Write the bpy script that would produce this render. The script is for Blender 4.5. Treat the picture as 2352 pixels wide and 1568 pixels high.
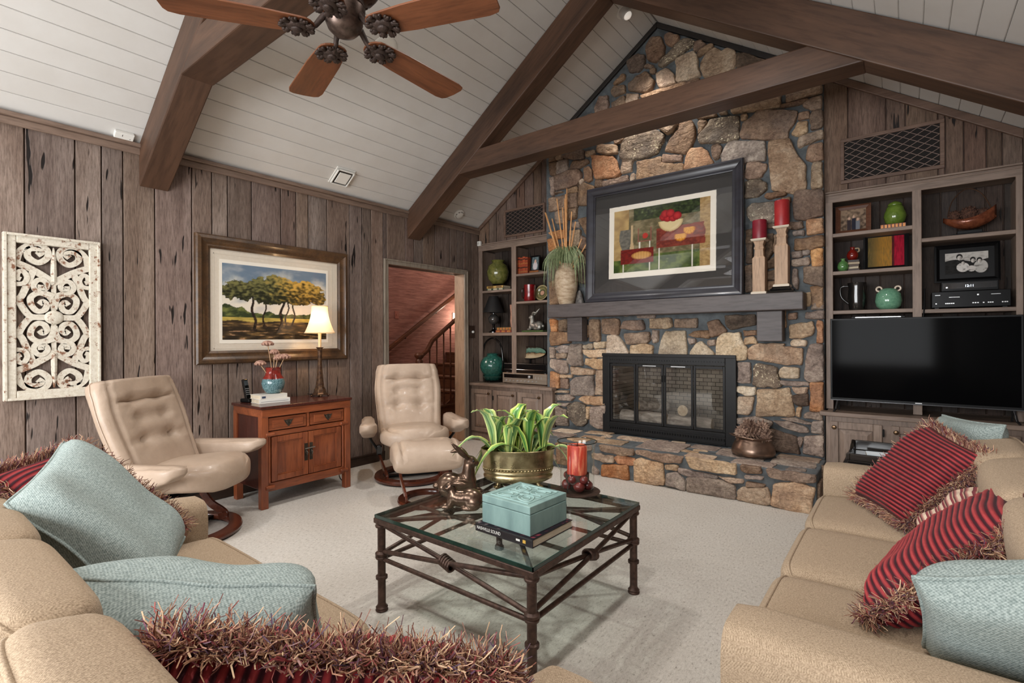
import bpy, bmesh, math, random
from mathutils import Vector, Matrix, noise

# ------------------------------------------------------------------ clear
for o in list(bpy.data.objects):
    bpy.data.objects.remove(o, do_unlink=True)
S = bpy.context.scene
COL = S.collection
RND = random.Random(7)
PI = math.pi

# ------------------------------------------------------------------ camera
FPX, YAW, ROLL, CX, CY, W, HH = 1161.4, math.radians(37.96), math.radians(.282), 1176., 775.9, 2352, 1568
CAM = Vector((4.424, -4.966, 1.30))
FWD = Vector((-math.sin(YAW), math.cos(YAW), 0))
_R0 = Vector((math.cos(YAW), math.sin(YAW), 0))
_D0 = Vector((0, 0, -1))
RIG = math.cos(ROLL) * _R0 + math.sin(ROLL) * _D0
DWN = -math.sin(ROLL) * _R0 + math.cos(ROLL) * _D0
cd = bpy.data.cameras.new('camera')
cam = bpy.data.objects.new('camera', cd)
COL.objects.link(cam)
cd.sensor_fit = 'HORIZONTAL'
cd.sensor_width = 36
cd.lens = FPX / W * 36
cd.shift_y = (CY - HH / 2) / W
cd.clip_start = .02
m3 = Matrix((RIG, -DWN, -FWD)).transposed()
cam.matrix_world = Matrix.Translation(CAM) @ m3.to_4x4()
S.camera = cam

# ------------------------------------------------------------------ world, lights, exposure
vs = S.view_settings
vs.view_transform = 'Standard'
vs.look = 'None'
vs.gamma = 1
vs.use_curve_mapping = False
vs.exposure = 0.12
wd = bpy.data.worlds.new('world')
S.world = wd
wd.use_nodes = True
wd.node_tree.nodes['Background'].inputs[0].default_value = (.75, .87, 1, 1)
wd.node_tree.nodes['Background'].inputs[1].default_value = 1.2

def area(name, loc, target, sx, sy, power, col):
    l = bpy.data.lights.new(name, 'AREA')
    l.shape = 'RECTANGLE'
    l.size, l.size_y, l.energy, l.color = sx, sy, power, col
    o = bpy.data.objects.new(name, l)
    COL.objects.link(o)
    o.location = loc
    o.rotation_euler = (Vector(target) - Vector(loc)).to_track_quat('-Z', 'Y').to_euler()
    return o

def spot(name, loc, target, power, col, angle=110, blend=.9, radius=.07):
    l = bpy.data.lights.new(name, 'SPOT')
    l.energy, l.color, l.spot_size, l.spot_blend, l.shadow_soft_size = power, col, math.radians(angle), blend, radius
    o = bpy.data.objects.new(name, l)
    COL.objects.link(o)
    o.location = loc
    o.rotation_euler = (Vector(target) - Vector(loc)).to_track_quat('-Z', 'Y').to_euler()
    return o

def point(name, loc, power, col, radius=.04):
    l = bpy.data.lights.new(name, 'POINT')
    l.energy, l.color, l.shadow_soft_size = power, col, radius
    o = bpy.data.objects.new(name, l)
    COL.objects.link(o)
    o.location = loc
    return o

# soft fill lamps added at assumed windows in the unseen wall behind the camera
area('window_light', (1.6, -7.35, 1.55), (1.9, 0, 1.3), 2.0, 1.6, 135, (.97, .985, 1))
area('window_light', (4.05, -7.35, 1.55), (3.0, 0, 1.3), 1.5, 1.6, 115, (.97, .985, 1))
# recessed downlights of the vaulted ceiling
WARM = (1, .955, .91)
# ------------------------------------------------------------------ pixel helpers
def ray(u, v): return FWD + RIG * ((u - CX) / FPX) + DWN * ((v - CY) / FPX)
def on(u, v, ax, val):
    d = ray(u, v)
    return CAM + d * ((val - CAM[ax]) / d[ax])
def ax_(u, v, x): return on(u, v, 0, x)
def ay(u, v, y): return on(u, v, 1, y)
def az(u, v, z): return on(u, v, 2, z)

# ------------------------------------------------------------------ object helpers
def tag(o, label=None, cat=None, group=None, kind=None):
    if label: o['label'] = label
    if cat: o['category'] = cat
    if group: o['group'] = group
    if kind: o['kind'] = kind
    return o

def thing(name, label=None, cat=None, loc=(0, 0, 0), rz=0, group=None, kind=None):
    o = bpy.data.objects.new(name, None)
    COL.objects.link(o)
    o.empty_display_size = .05
    o.matrix_world = Matrix.Translation(Vector(loc)) @ Matrix.Rotation(rz, 4, 'Z')
    o.matrix_basis = o.matrix_world
    return tag(o, label, cat, group, kind)

WM = {}
def wmat(o):
    m = o.matrix_basis.copy()
    p = o.parent
    while p:
        m = p.matrix_basis @ m
        p = p.parent
    return m

def link(name, me, mat=None, parent=None, loc=None):
    o = bpy.data.objects.new(name, me)
    COL.objects.link(o)
    if mat is not None and not me.materials: me.materials.append(mat)
    if parent: o.parent = parent
    if loc is not None: o.location = loc
    return o

def copy_tree(o, parent=None):
    c = o.copy()
    COL.objects.link(c)
    c.parent = parent
    for ch in list(o.children):
        copy_tree(ch, c)
    return c

def frame_from(t, up=Vector((0, 0, 1))):
    t = t.normalized()
    a = t.cross(up)
    if a.length < 1e-4: a = t.cross(Vector((1, 0, 0)))
    a.normalize()
    return a, a.cross(t).normalized()

class MB:
    def __init__(s): s.v = []; s.f = []
    def add(s, vs, fs, M=None):
        b = len(s.v)
        s.v += [(M @ Vector(p) if M else Vector(p)) for p in vs]
        s.f += [tuple(b + i for i in f) for f in fs]
        return s
    def box(s, c, d, M=None, rz=0):
        x, y, z = d[0] / 2, d[1] / 2, d[2] / 2
        vs = [(-x, -y, -z), (x, -y, -z), (x, y, -z), (-x, y, -z), (-x, -y, z), (x, -y, z), (x, y, z), (-x, y, z)]
        fs = [(3, 2, 1, 0), (4, 5, 6, 7), (0, 1, 5, 4), (1, 2, 6, 5), (2, 3, 7, 6), (3, 0, 4, 7)]
        T = Matrix.Translation(Vector(c)) @ Matrix.Rotation(rz, 4, 'Z')
        return s.add(vs, fs, M @ T if M else T)
    def bb(s, x0, x1, y0, y1, z0, z1, M=None):
        return s.box(((x0 + x1) / 2, (y0 + y1) / 2, (z0 + z1) / 2), (abs(x1 - x0), abs(y1 - y0), abs(z1 - z0)), M)
    def rings(s, R, closed=True, cap0=True, cap1=True, loop=False, M=None):
        n = len(R[0]); vs = [p for r in R for p in r]; fs = []
        m = len(R)
        for i in range(m if loop else m - 1):
            a, b = i * n, ((i + 1) % m) * n
            for j in range(n if closed else n - 1):
                k = (j + 1) % n
                fs.append((a + j, a + k, b + k, b + j))
        if not loop:
            if cap0: fs.append(tuple(reversed(range(n))))
            if cap1: fs.append(tuple((m - 1) * n + j for j in range(n)))
        return s.add(vs, fs, M)
    def tube(s, pts, r, n=8, loop=False, M=None, flat=None, up=None):
        pts = [Vector(p) for p in pts]; m = len(pts); R = []
        rr = r if isinstance(r, (list, tuple)) else [r] * m
        a = None
        for i in range(m):
            if loop: t = pts[(i + 1) % m] - pts[i - 1]
            else: t = pts[min(i + 1, m - 1)] - pts[max(i - 1, 0)]
            t.normalize()
            if up is not None: a, b = frame_from(t, up)
            elif a is None: a, b = frame_from(t)
            else:
                a = (a - t * a.dot(t))
                if a.length < 1e-5: a, b = frame_from(t)
                a.normalize(); b = a.cross(t).normalized()
            if flat:   # rectangular section flat=(wa, wb)
                wa, wb = flat
                R.append([pts[i] + a * wa * x + b * wb * y for x, y in ((-.5, -.5), (.5, -.5), (.5, .5), (-.5, .5))])
            else:
                R.append([pts[i] + (a * math.cos(q) + b * math.sin(q)) * rr[i] for q in [2 * PI * k / n for k in range(n)]])
        return s.rings(R, loop=loop, M=M)
    def lathe(s, prof, n=24, at=(0, 0, 0), M=None, sx=1, sy=1):
        R = [[Vector((at[0] + r * sx * math.cos(2 * PI * k / n), at[1] + r * sy * math.sin(2 * PI * k / n), at[2] + z)) for k in range(n)] for r, z in prof]
        return s.rings(R, M=M)
    def prism(s, poly, z0, z1, M=None):
        n = len(poly)
        vs = [(p[0], p[1], z0) for p in poly] + [(p[0], p[1], z1) for p in poly]
        fs = [tuple(reversed(range(n))), tuple(range(n, 2 * n))] + [(i, (i + 1) % n, n + (i + 1) % n, n + i) for i in range(n)]
        return s.add(vs, fs, M)
    def ball(s, c, r, n=12, m=8, M=None):
        rx, ry, rz = r if isinstance(r, (tuple, list)) else (r, r, r)
        vs = [(0, 0, -rz)]; fs = []
        for i in range(1, m):
            a = -PI / 2 + PI * i / m
            for k in range(n):
                q = 2 * PI * k / n
                vs.append((rx * math.cos(a) * math.cos(q), ry * math.cos(a) * math.sin(q), rz * math.sin(a)))
        vs.append((0, 0, rz)); L = len(vs) - 1
        for k in range(n):
            fs.append((0, 1 + (k + 1) % n, 1 + k))
            fs.append((L, L - n + k, L - n + (k + 1) % n))
        for i in range(m - 2):
            for k in range(n):
                a = 1 + i * n
                fs.append((a + k, a + (k + 1) % n, a + n + (k + 1) % n, a + n + k))
        T = Matrix.Translation(Vector(c))
        return s.add(vs, fs, M @ T if M else T)
    def grid(s, fn, nu, nv, M=None, wrapu=False):
        vs = [fn(i / (nu if wrapu else nu - 1), j / (nv - 1)) for j in range(nv) for i in range(nu)]
        fs = []
        for j in range(nv - 1):
            for i in range(nu if wrapu else nu - 1):
                k = (i + 1) % nu
                fs.append((j * nu + i, j * nu + k, (j + 1) * nu + k, (j + 1) * nu + i))
        return s.add(vs, fs, M)
    def mesh(s, name, mat=None, smooth=None, recalc=True):
        me = bpy.data.meshes.new(name)
        me.from_pydata([tuple(p) for p in s.v], [], s.f)
        if recalc:
            bm = bmesh.new(); bm.from_mesh(me)
            bmesh.ops.recalc_face_normals(bm, faces=bm.faces)
            bm.to_mesh(me); bm.free()
        if mat: me.materials.append(mat)
        if smooth is not None:
            me.shade_smooth()
            if smooth < 180: me.set_sharp_from_angle(angle=math.radians(smooth))
        return me
    def build(s, name, mat=None, parent=None, smooth=None, bevel=0, seg=2, sub=0, world=False, recalc=True):
        if world and parent is not None:
            inv = wmat(parent).inverted()
            s.v = [inv @ p for p in s.v]
        o = link(name, s.mesh(name, mat, smooth, recalc), None, parent)
        if bevel:
            b = o.modifiers.new('bevel', 'BEVEL')
            b.width, b.segments, b.limit_method, b.angle_limit = bevel, seg, 'ANGLE', math.radians(35)
            b.harden_normals = False
        if sub:
            m = o.modifiers.new('sub', 'SUBSURF'); m.levels = sub; m.render_levels = sub
        return o

def box_obj(name, mat, parent, x0, x1, y0, y1, z0, z1, bevel=.003, world=False):
    return MB().bb(x0, x1, y0, y1, z0, z1).build(name, mat, parent, None, bevel, 1, world=world)

def one(o, label, cat, group=None):        # a thing that is one mesh
    return tag(o, label, cat, group)

def text_mesh(name, txt, size, mat, parent, M, ext=.0006, width=None):
    cu = bpy.data.curves.new(name, 'FONT')
    cu.body = txt; cu.size = size; cu.extrude = ext; cu.align_x = 'CENTER'; cu.align_y = 'CENTER'
    t = bpy.data.objects.new(name, cu)
    COL.objects.link(t)
    bpy.context.view_layer.update()
    me = bpy.data.meshes.new_from_object(t.evaluated_get(bpy.context.evaluated_depsgraph_get()))
    bpy.data.objects.remove(t, do_unlink=True)
    if width:
        xs = [v.co.x for v in me.vertices]
        k = width / (max(xs) - min(xs))
        for v in me.vertices: v.co.x *= k
    me.transform(M)
    me.materials.clear(); me.materials.append(mat)
    return link(name, me, None, parent)

def sm(e0, e1, x):
    t = max(0., min(1., (x - e0) / (e1 - e0))) if e1 != e0 else float(x > e0)
    return t * t * (3 - 2 * t)
def mixc(a, b, t): return tuple(x + (y - x) * t for x, y in zip(a, b))
def nz(x, y, z=0.): return noise.noise(Vector((x, y, z)))
def fbm(x, y, z=0., o=4):
    s, a, t = 0, .5, 0
    for i in range(o):
        s += a * nz(x, y, z + i * 7.3); t += a; x *= 2.03; y *= 2.03; a *= .5
    return s / t

# ------------------------------------------------------------------ materials
def lin(c):
    c = c / 255
    return c / 12.92 if c <= .04045 else ((c + .055) / 1.055) ** 2.4
def RGB(r, g, b): return (lin(r), lin(g), lin(b), 1)

class NT:
    def __init__(s, name):
        s.m = bpy.data.materials.new(name); s.m.use_nodes = True
        s.t = s.m.node_tree; s.b = s.t.nodes['Principled BSDF']
    def n(s, kind, **kw):
        x = s.t.nodes.new(kind)
        for k, v in kw.items(): setattr(x, k, v)
        return x
    def l(s, a, b): s.t.links.new(a, b)
    def coord(s, scale=(1, 1, 1), rnd=False, which='Object', rot=(0, 0, 0)):
        tc = s.n('ShaderNodeTexCoord')
        out = tc.outputs[which]
        if rnd:
            oi = s.n('ShaderNodeObjectInfo')
            mu = s.n('ShaderNodeMath', operation='MULTIPLY'); mu.inputs[1].default_value = 53.7
            s.l(oi.outputs['Random'], mu.inputs[0])
            ad = s.n('ShaderNodeVectorMath', operation='ADD')
            s.l(out, ad.inputs[0]); s.l(mu.outputs[0], ad.inputs[1]); out = ad.outputs[0]
        mp = s.n('ShaderNodeMapping')
        mp.inputs['Scale'].default_value = scale
        mp.inputs['Rotation'].default_value = rot
        s.l(out, mp.inputs[0])
        return mp.outputs[0]
    def noise(s, vec, scale, detail=5, rough=.6, dist=0):
        x = s.n('ShaderNodeTexNoise'); x.inputs['Scale'].default_value = scale
        x.inputs['Detail'].default_value = detail; x.inputs['Roughness'].default_value = rough
        x.inputs['Distortion'].default_value = dist
        s.l(vec, x.inputs['Vector']); return x.outputs['Fac']
    def ramp(s, fac, stops):
        x = s.n('ShaderNodeValToRGB'); e = x.color_ramp.elements
        while len(e) < len(stops): e.new(.5)
        for i, (p, c) in enumerate(stops): e[i].position = p; e[i].color = c
        s.l(fac, x.inputs[0]); return x.outputs[0]
    def mix(s, a, b, fac, mode='MIX'):
        x = s.n('ShaderNodeMix', data_type='RGBA', blend_type=mode)
        for sock, val in ((x.inputs[0], fac), (x.inputs[6], a), (x.inputs[7], b)):
            if hasattr(val, 'links') or hasattr(val, 'node'): s.l(val, sock)
            else: sock.default_value = val
        return x.outputs[2]
    def math(s, op, a, b=0., c=None):
        x = s.n('ShaderNodeMath', operation=op)
        for i, val in enumerate((a, b) if c is None else (a, b, c)):
            if hasattr(val, 'node'): s.l(val, x.inputs[i])
            else: x.inputs[i].default_value = val
        return x.outputs[0]
    def sep(s, v):
        x = s.n('ShaderNodeSeparateXYZ'); s.l(v, x.inputs[0]); return x.outputs
    def tint(s, col, amt, hue=0.):
        oi = s.n('ShaderNodeObjectInfo'); h = s.n('ShaderNodeHueSaturation')
        s.l(s.math('MULTIPLY_ADD', oi.outputs['Random'], amt, 1 - amt / 2), h.inputs['Value'])
        if hue:
            r2 = s.math('FRACT', s.math('MULTIPLY', oi.outputs['Random'], 17.31))
            s.l(s.math('MULTIPLY_ADD', r2, hue, .5 - hue / 2), h.inputs["Hue"])
            r3 = s.math('FRACT', s.math('MULTIPLY', oi.outputs['Random'], 91.7))
            s.l(s.math('MULTIPLY_ADD', r3, .3, .8), h.inputs['Saturation'])
        s.l(col, h.inputs['Color']); return h.outputs[0]
    def bump(s, h, strength=.3, dist=.01):
        x = s.n('ShaderNodeBump'); x.inputs['Strength'].default_value = strength
        x.inputs['Distance'].default_value = dist
        s.l(h, x.inputs['Height']); s.l(x.outputs[0], s.b.inputs['Normal'])
    def done(s, col=None, rough=.5, metal=0, spec=.5, coat=0, alpha=1):
        if col is not None:
            if hasattr(col, 'node'): s.l(col, s.b.inputs['Base Color'])
            else: s.b.inputs['Base Color'].default_value = col
        if hasattr(rough, 'node'): s.l(rough, s.b.inputs['Roughness'])
        else: s.b.inputs['Roughness'].default_value = rough
        s.b.inputs['Metallic'].default_value = metal
        s.b.inputs['Specular IOR Level'].default_value = spec
        s.b.inputs['Coat Weight'].default_value = coat
        s.b.inputs['Coat Roughness'].default_value = .12
        return s.m

def flat(name, c, c2=None, rough=.5, metal=0, spec=.5, coat=0, scale=14, bump=0, bscale=80, stretch=(1, 1, 1), rnd=0, hue=0, lo=.35, hi=.65):
    t = NT(name)
    v = t.coord(stretch, rnd=True)
    n = t.noise(v, scale, 6)
    col = t.ramp(n, [(lo, c), (hi, c2 or c)])
    if rnd: col = t.tint(col, rnd, hue)
    if bump: t.bump(t.noise(v, bscale, 4), bump, .004)
    return t.done(col, rough, metal, spec, coat)

def wood(name, c1, c2, axis=2, scale=7, rough=.45, coat=0, rnd=.25, bump=.15, lng=.12, dark=None, fine=9):
    t = NT(name)
    st = [1, 1, 1]; st[axis] = lng
    v = t.coord(st, rnd=True)
    n1 = t.noise(v, scale, 7, .62, .6)
    col = t.ramp(n1, [(.3, c1), (.7, c2)])
    n2 = t.noise(v, scale * fine, 3, .6)
    col = t.mix(col, t.ramp(n2, [(.32, (.45, .42, .4, 1)), (.55, (1, 1, 1, 1))]), .55, 'MULTIPLY')
    if dark:
        n3 = t.noise(v, scale * 1.7, 3, .5, .8)
        col = t.mix(col, dark, t.ramp(n3, [(.62, (0, 0, 0, 1)), (.72, (1, 1, 1, 1))]))
    if rnd: col = t.tint(col, rnd)
    if bump: t.bump(n2, bump, .003)
    return t.done(col, rough, 0, .4, coat)

def plank_mat(name, c1, c2, c3):
    t = NT(name)
    v = t.coord((1, 1, .1), rnd=True)
    n1 = t.noise(v, 5, 6, .6, .8)
    col = t.ramp(n1, [(.28, c1), (.5, c2), (.72, c3)])
    n2 = t.noise(v, 120, 4, .7)
    col = t.mix(col, t.ramp(n2, [(.32, (.42, .39, .37, 1)), (.6, (1.06, 1.06, 1.06, 1))]), .85, 'MULTIPLY')
    v2 = t.coord((1, 1, .13), rnd=True)
    n3 = t.noise(v2, 26, 2, .45, .2)
    gate = t.noise(t.coord((1, 1, .5), rnd=True), 2.3, 2, .5)
    hol = t.math('ADD', n3, t.math('MULTIPLY', gate, .22))
    hm = t.ramp(hol, [(.795, (0, 0, 0, 1)), (.82, (1, 1, 1, 1))])
    col = t.mix(col, RGB(26, 19, 16), hm)
    col = t.tint(col, .32, .016)
    h = t.math('SUBTRACT', t.math('MULTIPLY', n2, .35), hm)
    t.bump(h, .5, .004)
    return t.done(col, .62, 0, .3)

def stone_mat(name, c1, c2, c3, spk=None):
    t = NT(name)
    v = t.coord((1, 1, 1), rnd=True)
    n1 = t.noise(v, 7, 7, .68, .6)
    col = t.ramp(n1, [(.34, c1), (.5, c2), (.64, c3)])
    pat = t.noise(v, 3.1, 3, .55)
    col = t.mix(col, t.mix(c1, (.25, .22, .2, 1), .35), t.ramp(pat, [(.52, (0, 0, 0, 1)), (.68, (.75, .75, .75, 1))]))
    n2 = t.noise(v, 48, 5, .7)
    col = t.mix(col, t.ramp(n2, [(.3, (.5, .47, .45, 1)), (.62, (1.1, 1.09, 1.07, 1))]), .9, 'MULTIPLY')
    if spk:
        n4 = t.noise(v, 60, 3, .6)
        g = t.noise(v, 9, 2, .5)
        col = t.mix(col, spk, t.ramp(t.math('ADD', n4, t.math('MULTIPLY', g, .5)), [(.86, (0, 0, 0, 1)), (.92, (1, 1, 1, 1))]))
    col = t.tint(col, .4, .012)
    n5 = t.noise(t.coord((1, 1, 1.7), rnd=True), 13, 4, .58, .9)
    t.bump(t.math('ADD', t.math('MULTIPLY', n2, .12), n5), .9, .03)
    return t.done(col, .8, 0, .25)

def fabric(name, c1, c2, scale=420, herring=False, bump=.35, rough=.9, sheen=.2, mott=None):
    t = NT(name)
    v = t.coord((1, 1, 1))
    if herring:
        x, y, z = t.sep(v)
        zz = t.math('PINGPONG', t.math('ADD', x, t.math('MULTIPLY', z, .35)), .009)
        u = t.math('ADD', t.math('ADD', y, z), t.math('MULTIPLY', zz, 1.1))
        w = t.math('SINE', t.math('MULTIPLY', u, 1250.))
        n = t.noise(v, 260, 3)
        h = t.math('ADD', t.math('MULTIPLY', w, .09), n)
    else:
        x, y, z = t.sep(v)
        a = t.math('MULTIPLY', t.math('SINE', t.math('MULTIPLY', t.math('ADD', x, t.math('MULTIPLY', z, .3)), scale * 2.2)), t.math('SINE', t.math('MULTIPLY', t.math('ADD', y, z), scale * 2.2)))
        h = t.math('ADD', t.math('MULTIPLY', a, .14), t.noise(v, scale * .55, 3))
    col = t.ramp(h, [(.3, c1), (.7, c2)])
    if mott: col = t.mix(col, mott, t.ramp(t.noise(v, 5, 3), [(.45, (0, 0, 0, 1)), (.75, (.6, .6, .6, 1))]))
    t.bump(h, bump, .003)
    t.b.inputs['Sheen Weight'].default_value = sheen * .25
    return t.done(col, rough, 0, .2)

def emission(name, c, s):
    t = NT(name)
    t.b.inputs['Emission Color'].default_value = c
    t.b.inputs['Emission Strength'].default_value = s
    return t.done(c, .5)

def glassy(name, c=(1, 1, 1, 1), tint_fac=1., rough=0., ior=1.45):
    # thin glass: straight-through transmission with Fresnel reflection
    m = bpy.data.materials.new(name); m.use_nodes = True
    t = m.node_tree; t.nodes.clear()
    o = t.nodes.new('ShaderNodeOutputMaterial'); mx = t.nodes.new('ShaderNodeMixShader')
    tr = t.nodes.new('ShaderNodeBsdfTransparent'); gl = t.nodes.new('ShaderNodeBsdfGlossy')
    fr = t.nodes.new('ShaderNodeFresnel')
    ge = t.nodes.new('ShaderNodeNewGeometry'); mr = t.nodes.new('ShaderNodeMapRange')
    mr.inputs[3].default_value = ior; mr.inputs[4].default_value = 1 / ior      # same Fresnel on both faces of a thin sheet
    t.links.new(ge.outputs['Backfacing'], mr.inputs[0]); t.links.new(mr.outputs[0], fr.inputs[0])
    tr.inputs[0].default_value = c; gl.inputs['Roughness'].default_value = rough
    t.links.new(fr.outputs[0], mx.inputs[0]); t.links.new(tr.outputs[0], mx.inputs[1])
    t.links.new(gl.outputs[0], mx.inputs[2]); t.links.new(mx.outputs[0], o.inputs[0])
    return m

def vcol_mat(name, rough=.6, spec=.3, coat=0):
    t = NT(name)
    a = t.n('ShaderNodeVertexColor'); a.layer_name = 'print'
    m = t.done(a.outputs[0], rough, 0, spec, coat)
    return m

def printed(name, fn, w, h, nu, nv, mat, parent, M):
    """flat print in local XZ plane (x right, z up, facing -y); fn(u, v) -> sRGB 0..255, v up"""
    vs = [(w * (i / (nu - 1) - .5), 0, h * (j / (nv - 1) - .5)) for j in range(nv) for i in range(nu)]
    fs = [(j * nu + i, j * nu + i + 1, (j + 1) * nu + i + 1, (j + 1) * nu + i) for j in range(nv - 1) for i in range(nu - 1)]
    me = bpy.data.meshes.new(name)
    me.from_pydata(vs, [], fs)
    at = me.color_attributes.new('print', 'FLOAT_COLOR', 'POINT')
    buf = []
    for j in range(nv):
        for i in range(nu):
            c = fn(i / (nu - 1), j / (nv - 1))
            buf += [lin(max(0, min(255, c[0]))), lin(max(0, min(255, c[1]))), lin(max(0, min(255, c[2]))), 1]
    at.data.foreach_set('color', buf)
    me.transform(M)
    me.materials.append(mat)
    return link(name, me, None, parent)

WHITE = flat('white_plastic', RGB(225, 224, 218), rough=.4)
BLACK = flat('black_plastic', RGB(15, 15, 16), rough=.4, spec=.2)
BLACKG = flat('black_gloss', RGB(12, 12, 13), rough=.08, spec=.6)
IRON = flat('black_iron', RGB(21, 21, 22), RGB(15, 15, 16), rough=.45, spec=.3, bump=.1)
M_PLANK = plank_mat('weathered_plank', RGB(98, 80, 71), RGB(124, 106, 96), RGB(144, 127, 117))
M_PLANKD = plank_mat('dark_plank', RGB(84, 65, 54), RGB(107, 85, 72), RGB(124, 102, 88))
M_SHELF = wood('shelf_wood', RGB(120, 102, 90), RGB(150, 131, 117), 0, 6, .5, rnd=.12)
M_SHELFV = wood('shelf_wood_upright', RGB(120, 102, 90), RGB(150, 131, 117), 2, 6, .5, rnd=.12)
M_BEAM = wood('beam_wood', RGB(58, 41, 31), RGB(95, 68, 51), 0, 5, .5, rnd=.1, bump=.2)
M_CEIL = flat('ceiling_paint', RGB(206, 204, 200), RGB(200, 197, 192), rough=.55, scale=3)
M_TRIM = wood('trim_wood', RGB(108, 88, 76), RGB(138, 118, 104), 1, 6, .5, rnd=.1)
M_TRIMX = wood('trim_wood_x', RGB(92, 70, 58), RGB(118, 94, 80), 0, 6, .5, rnd=.1)
M_DOORTRIM = wood('door_trim_wood', RGB(132, 120, 106), RGB(156, 146, 132), 2, 6, .5, rnd=.1)
M_MORTAR = flat('mortar', RGB(102, 108, 111), RGB(74, 78, 80), rough=.9, scale=12, bump=.5, bscale=40)
M_MORTARD = flat('mortar_dark', RGB(70, 70, 68), RGB(52, 50, 48), rough=.9, scale=12, bump=.5, bscale=40)
ST = {
 't': stone_mat('stone_tan', RGB(158, 129, 103), RGB(188, 160, 131), RGB(208, 184, 156)),
 'b': stone_mat('stone_brown', RGB(114, 90, 73), RGB(144, 117, 95), RGB(168, 141, 116)),
 'g': stone_mat('stone_grey', RGB(128, 113, 104), RGB(160, 143, 131), RGB(186, 170, 155)),
 's': stone_mat('stone_speckled', RGB(100, 90, 80), RGB(132, 118, 104), RGB(158, 144, 126), RGB(226, 214, 184)),
 'o': stone_mat('stone_orange', RGB(166, 115, 80), RGB(190, 141, 103), RGB(206, 162, 124)),
 'd': stone_mat('stone_dark', RGB(78, 64, 54), RGB(104, 86, 72), RGB(126, 106, 90)),
 'p': stone_mat('stone_pale', RGB(184, 160, 132), RGB(208, 186, 158), RGB(220, 202, 178)),
}
# ------------------------------------------------------------------ room dimensions
YF = -7.5                       # wall behind the camera
XR = 5.07                       # right wall
XA, ZA = 2.465, 4.458           # ridge
ZE = 2.733                      # eaves height
SL, SR = (ZA - ZE) / XA, (ZA - ZE) / (XR - XA)
def zroof(x): return ZE + SL * x if x < XA else ZA - SR * (x - XA)

# carpet ------------------------------------------------------------
t = NT('carpet')
v = t.coord((1, 1, 1))
n1 = t.noise(t.coord((1, .45, 1), rot=(0, 0, .12)), 95, 5, .75)
n2 = t.noise(v, 330, 3, .7)
nb = t.noise(v, 1.6, 3)
col = t.ramp(n1, [(.30, RGB(120, 112, 104)), (.41, RGB(208, 202, 193)), (.7, RGB(230, 225, 217))])
col = t.mix(col, t.ramp(n2, [(.34, (.5, .48, .47, 1)), (.47, (1, 1, 1, 1))]), .8, 'MULTIPLY')
col = t.mix(col, t.ramp(nb, [(.3, (.94, .93, .92, 1)), (.7, (1, 1, 1, 1))]), 1., 'MULTIPLY')
t.bump(t.math('ADD', n1, n2), .6, .006)
M_CARPET = t.done(col, .95, 0, .1)
fl = MB().bb(-.02, XR + .1, YF - .1, .4, -.1, 0).build('floor', M_CARPET)
tag(fl, kind='structure')

# left wall ---------------------------------------------------------
DY0, DY1, DZ = ax_(889.8, 640, 0).y, ax_(1064.9, 640, 0).y, 2.105   # door opening
wl = MB()
wl.bb(-.15, -.022, YF, DY0 - .001, 0, ZE + .06).bb(-.15, -.022, DY1 + .001, .35, 0, ZE + .06).bb(-.15, -.022, DY0, DY1, DZ, ZE + .06)
wall_left = tag(wl.build('wall_left', M_PLANKD), kind='structure')
gr = [57, 173, 234, 283, 356, 441, 487, 523, 578, 645, 680, 708, 751, 802.5, 831, 852.5, 888, 931, 951, 970, 999, 1033, 1050, 1064, 1083]
ys = [ax_(g, 500, 0).y for g in gr] + [0.]
y = ys[0]
pre = []
while y > YF:
    y -= RND.choice((.15, .2, .26, .3)); pre.append(max(y, YF))
ys = pre[::-1] + ys
for a, b in zip(ys[:-1], ys[1:]):
    if b - a < .01: continue
    c = (a + b) / 2
    spans = [(a, b, 0)]
    o0, o1 = DY0 - .055, DY1 + .055
    if b > o0 and a < o1:
        spans = [(max(a, o0), min(b, o1), DZ + .05)]
        if a < o0: spans.append((a, o0, 0))
        if b > o1: spans.append((o1, b, 0))
    for p, q, z0 in spans:
        if q - p < .008: continue
        MB().bb(-.02, RND.uniform(-.002, .002), p + .004, q - .004, z0, ZE).build('plank', M_PLANK, wall_left, None, .003, 1)
bb_ = tag(MB().bb(0, .018, YF, DY0 - .056, 0, .085).bb(0, .024, YF, DY0 - .056, .085, .1).build('baseboard_left', wood('baseboard_wood', RGB(52, 38, 30), RGB(72, 54, 44), 1), None, None, .004), kind='structure')
# crown moulding on the left wall
cr = MB().bb(.002, .022, YF, 0, ZE - .085, ZE - .035).bb(.002, .04, YF, 0, ZE - .035, ZE - .005)
tag(cr.build('trim_1', M_TRIM, None, None, .006), kind='structure')

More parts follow.
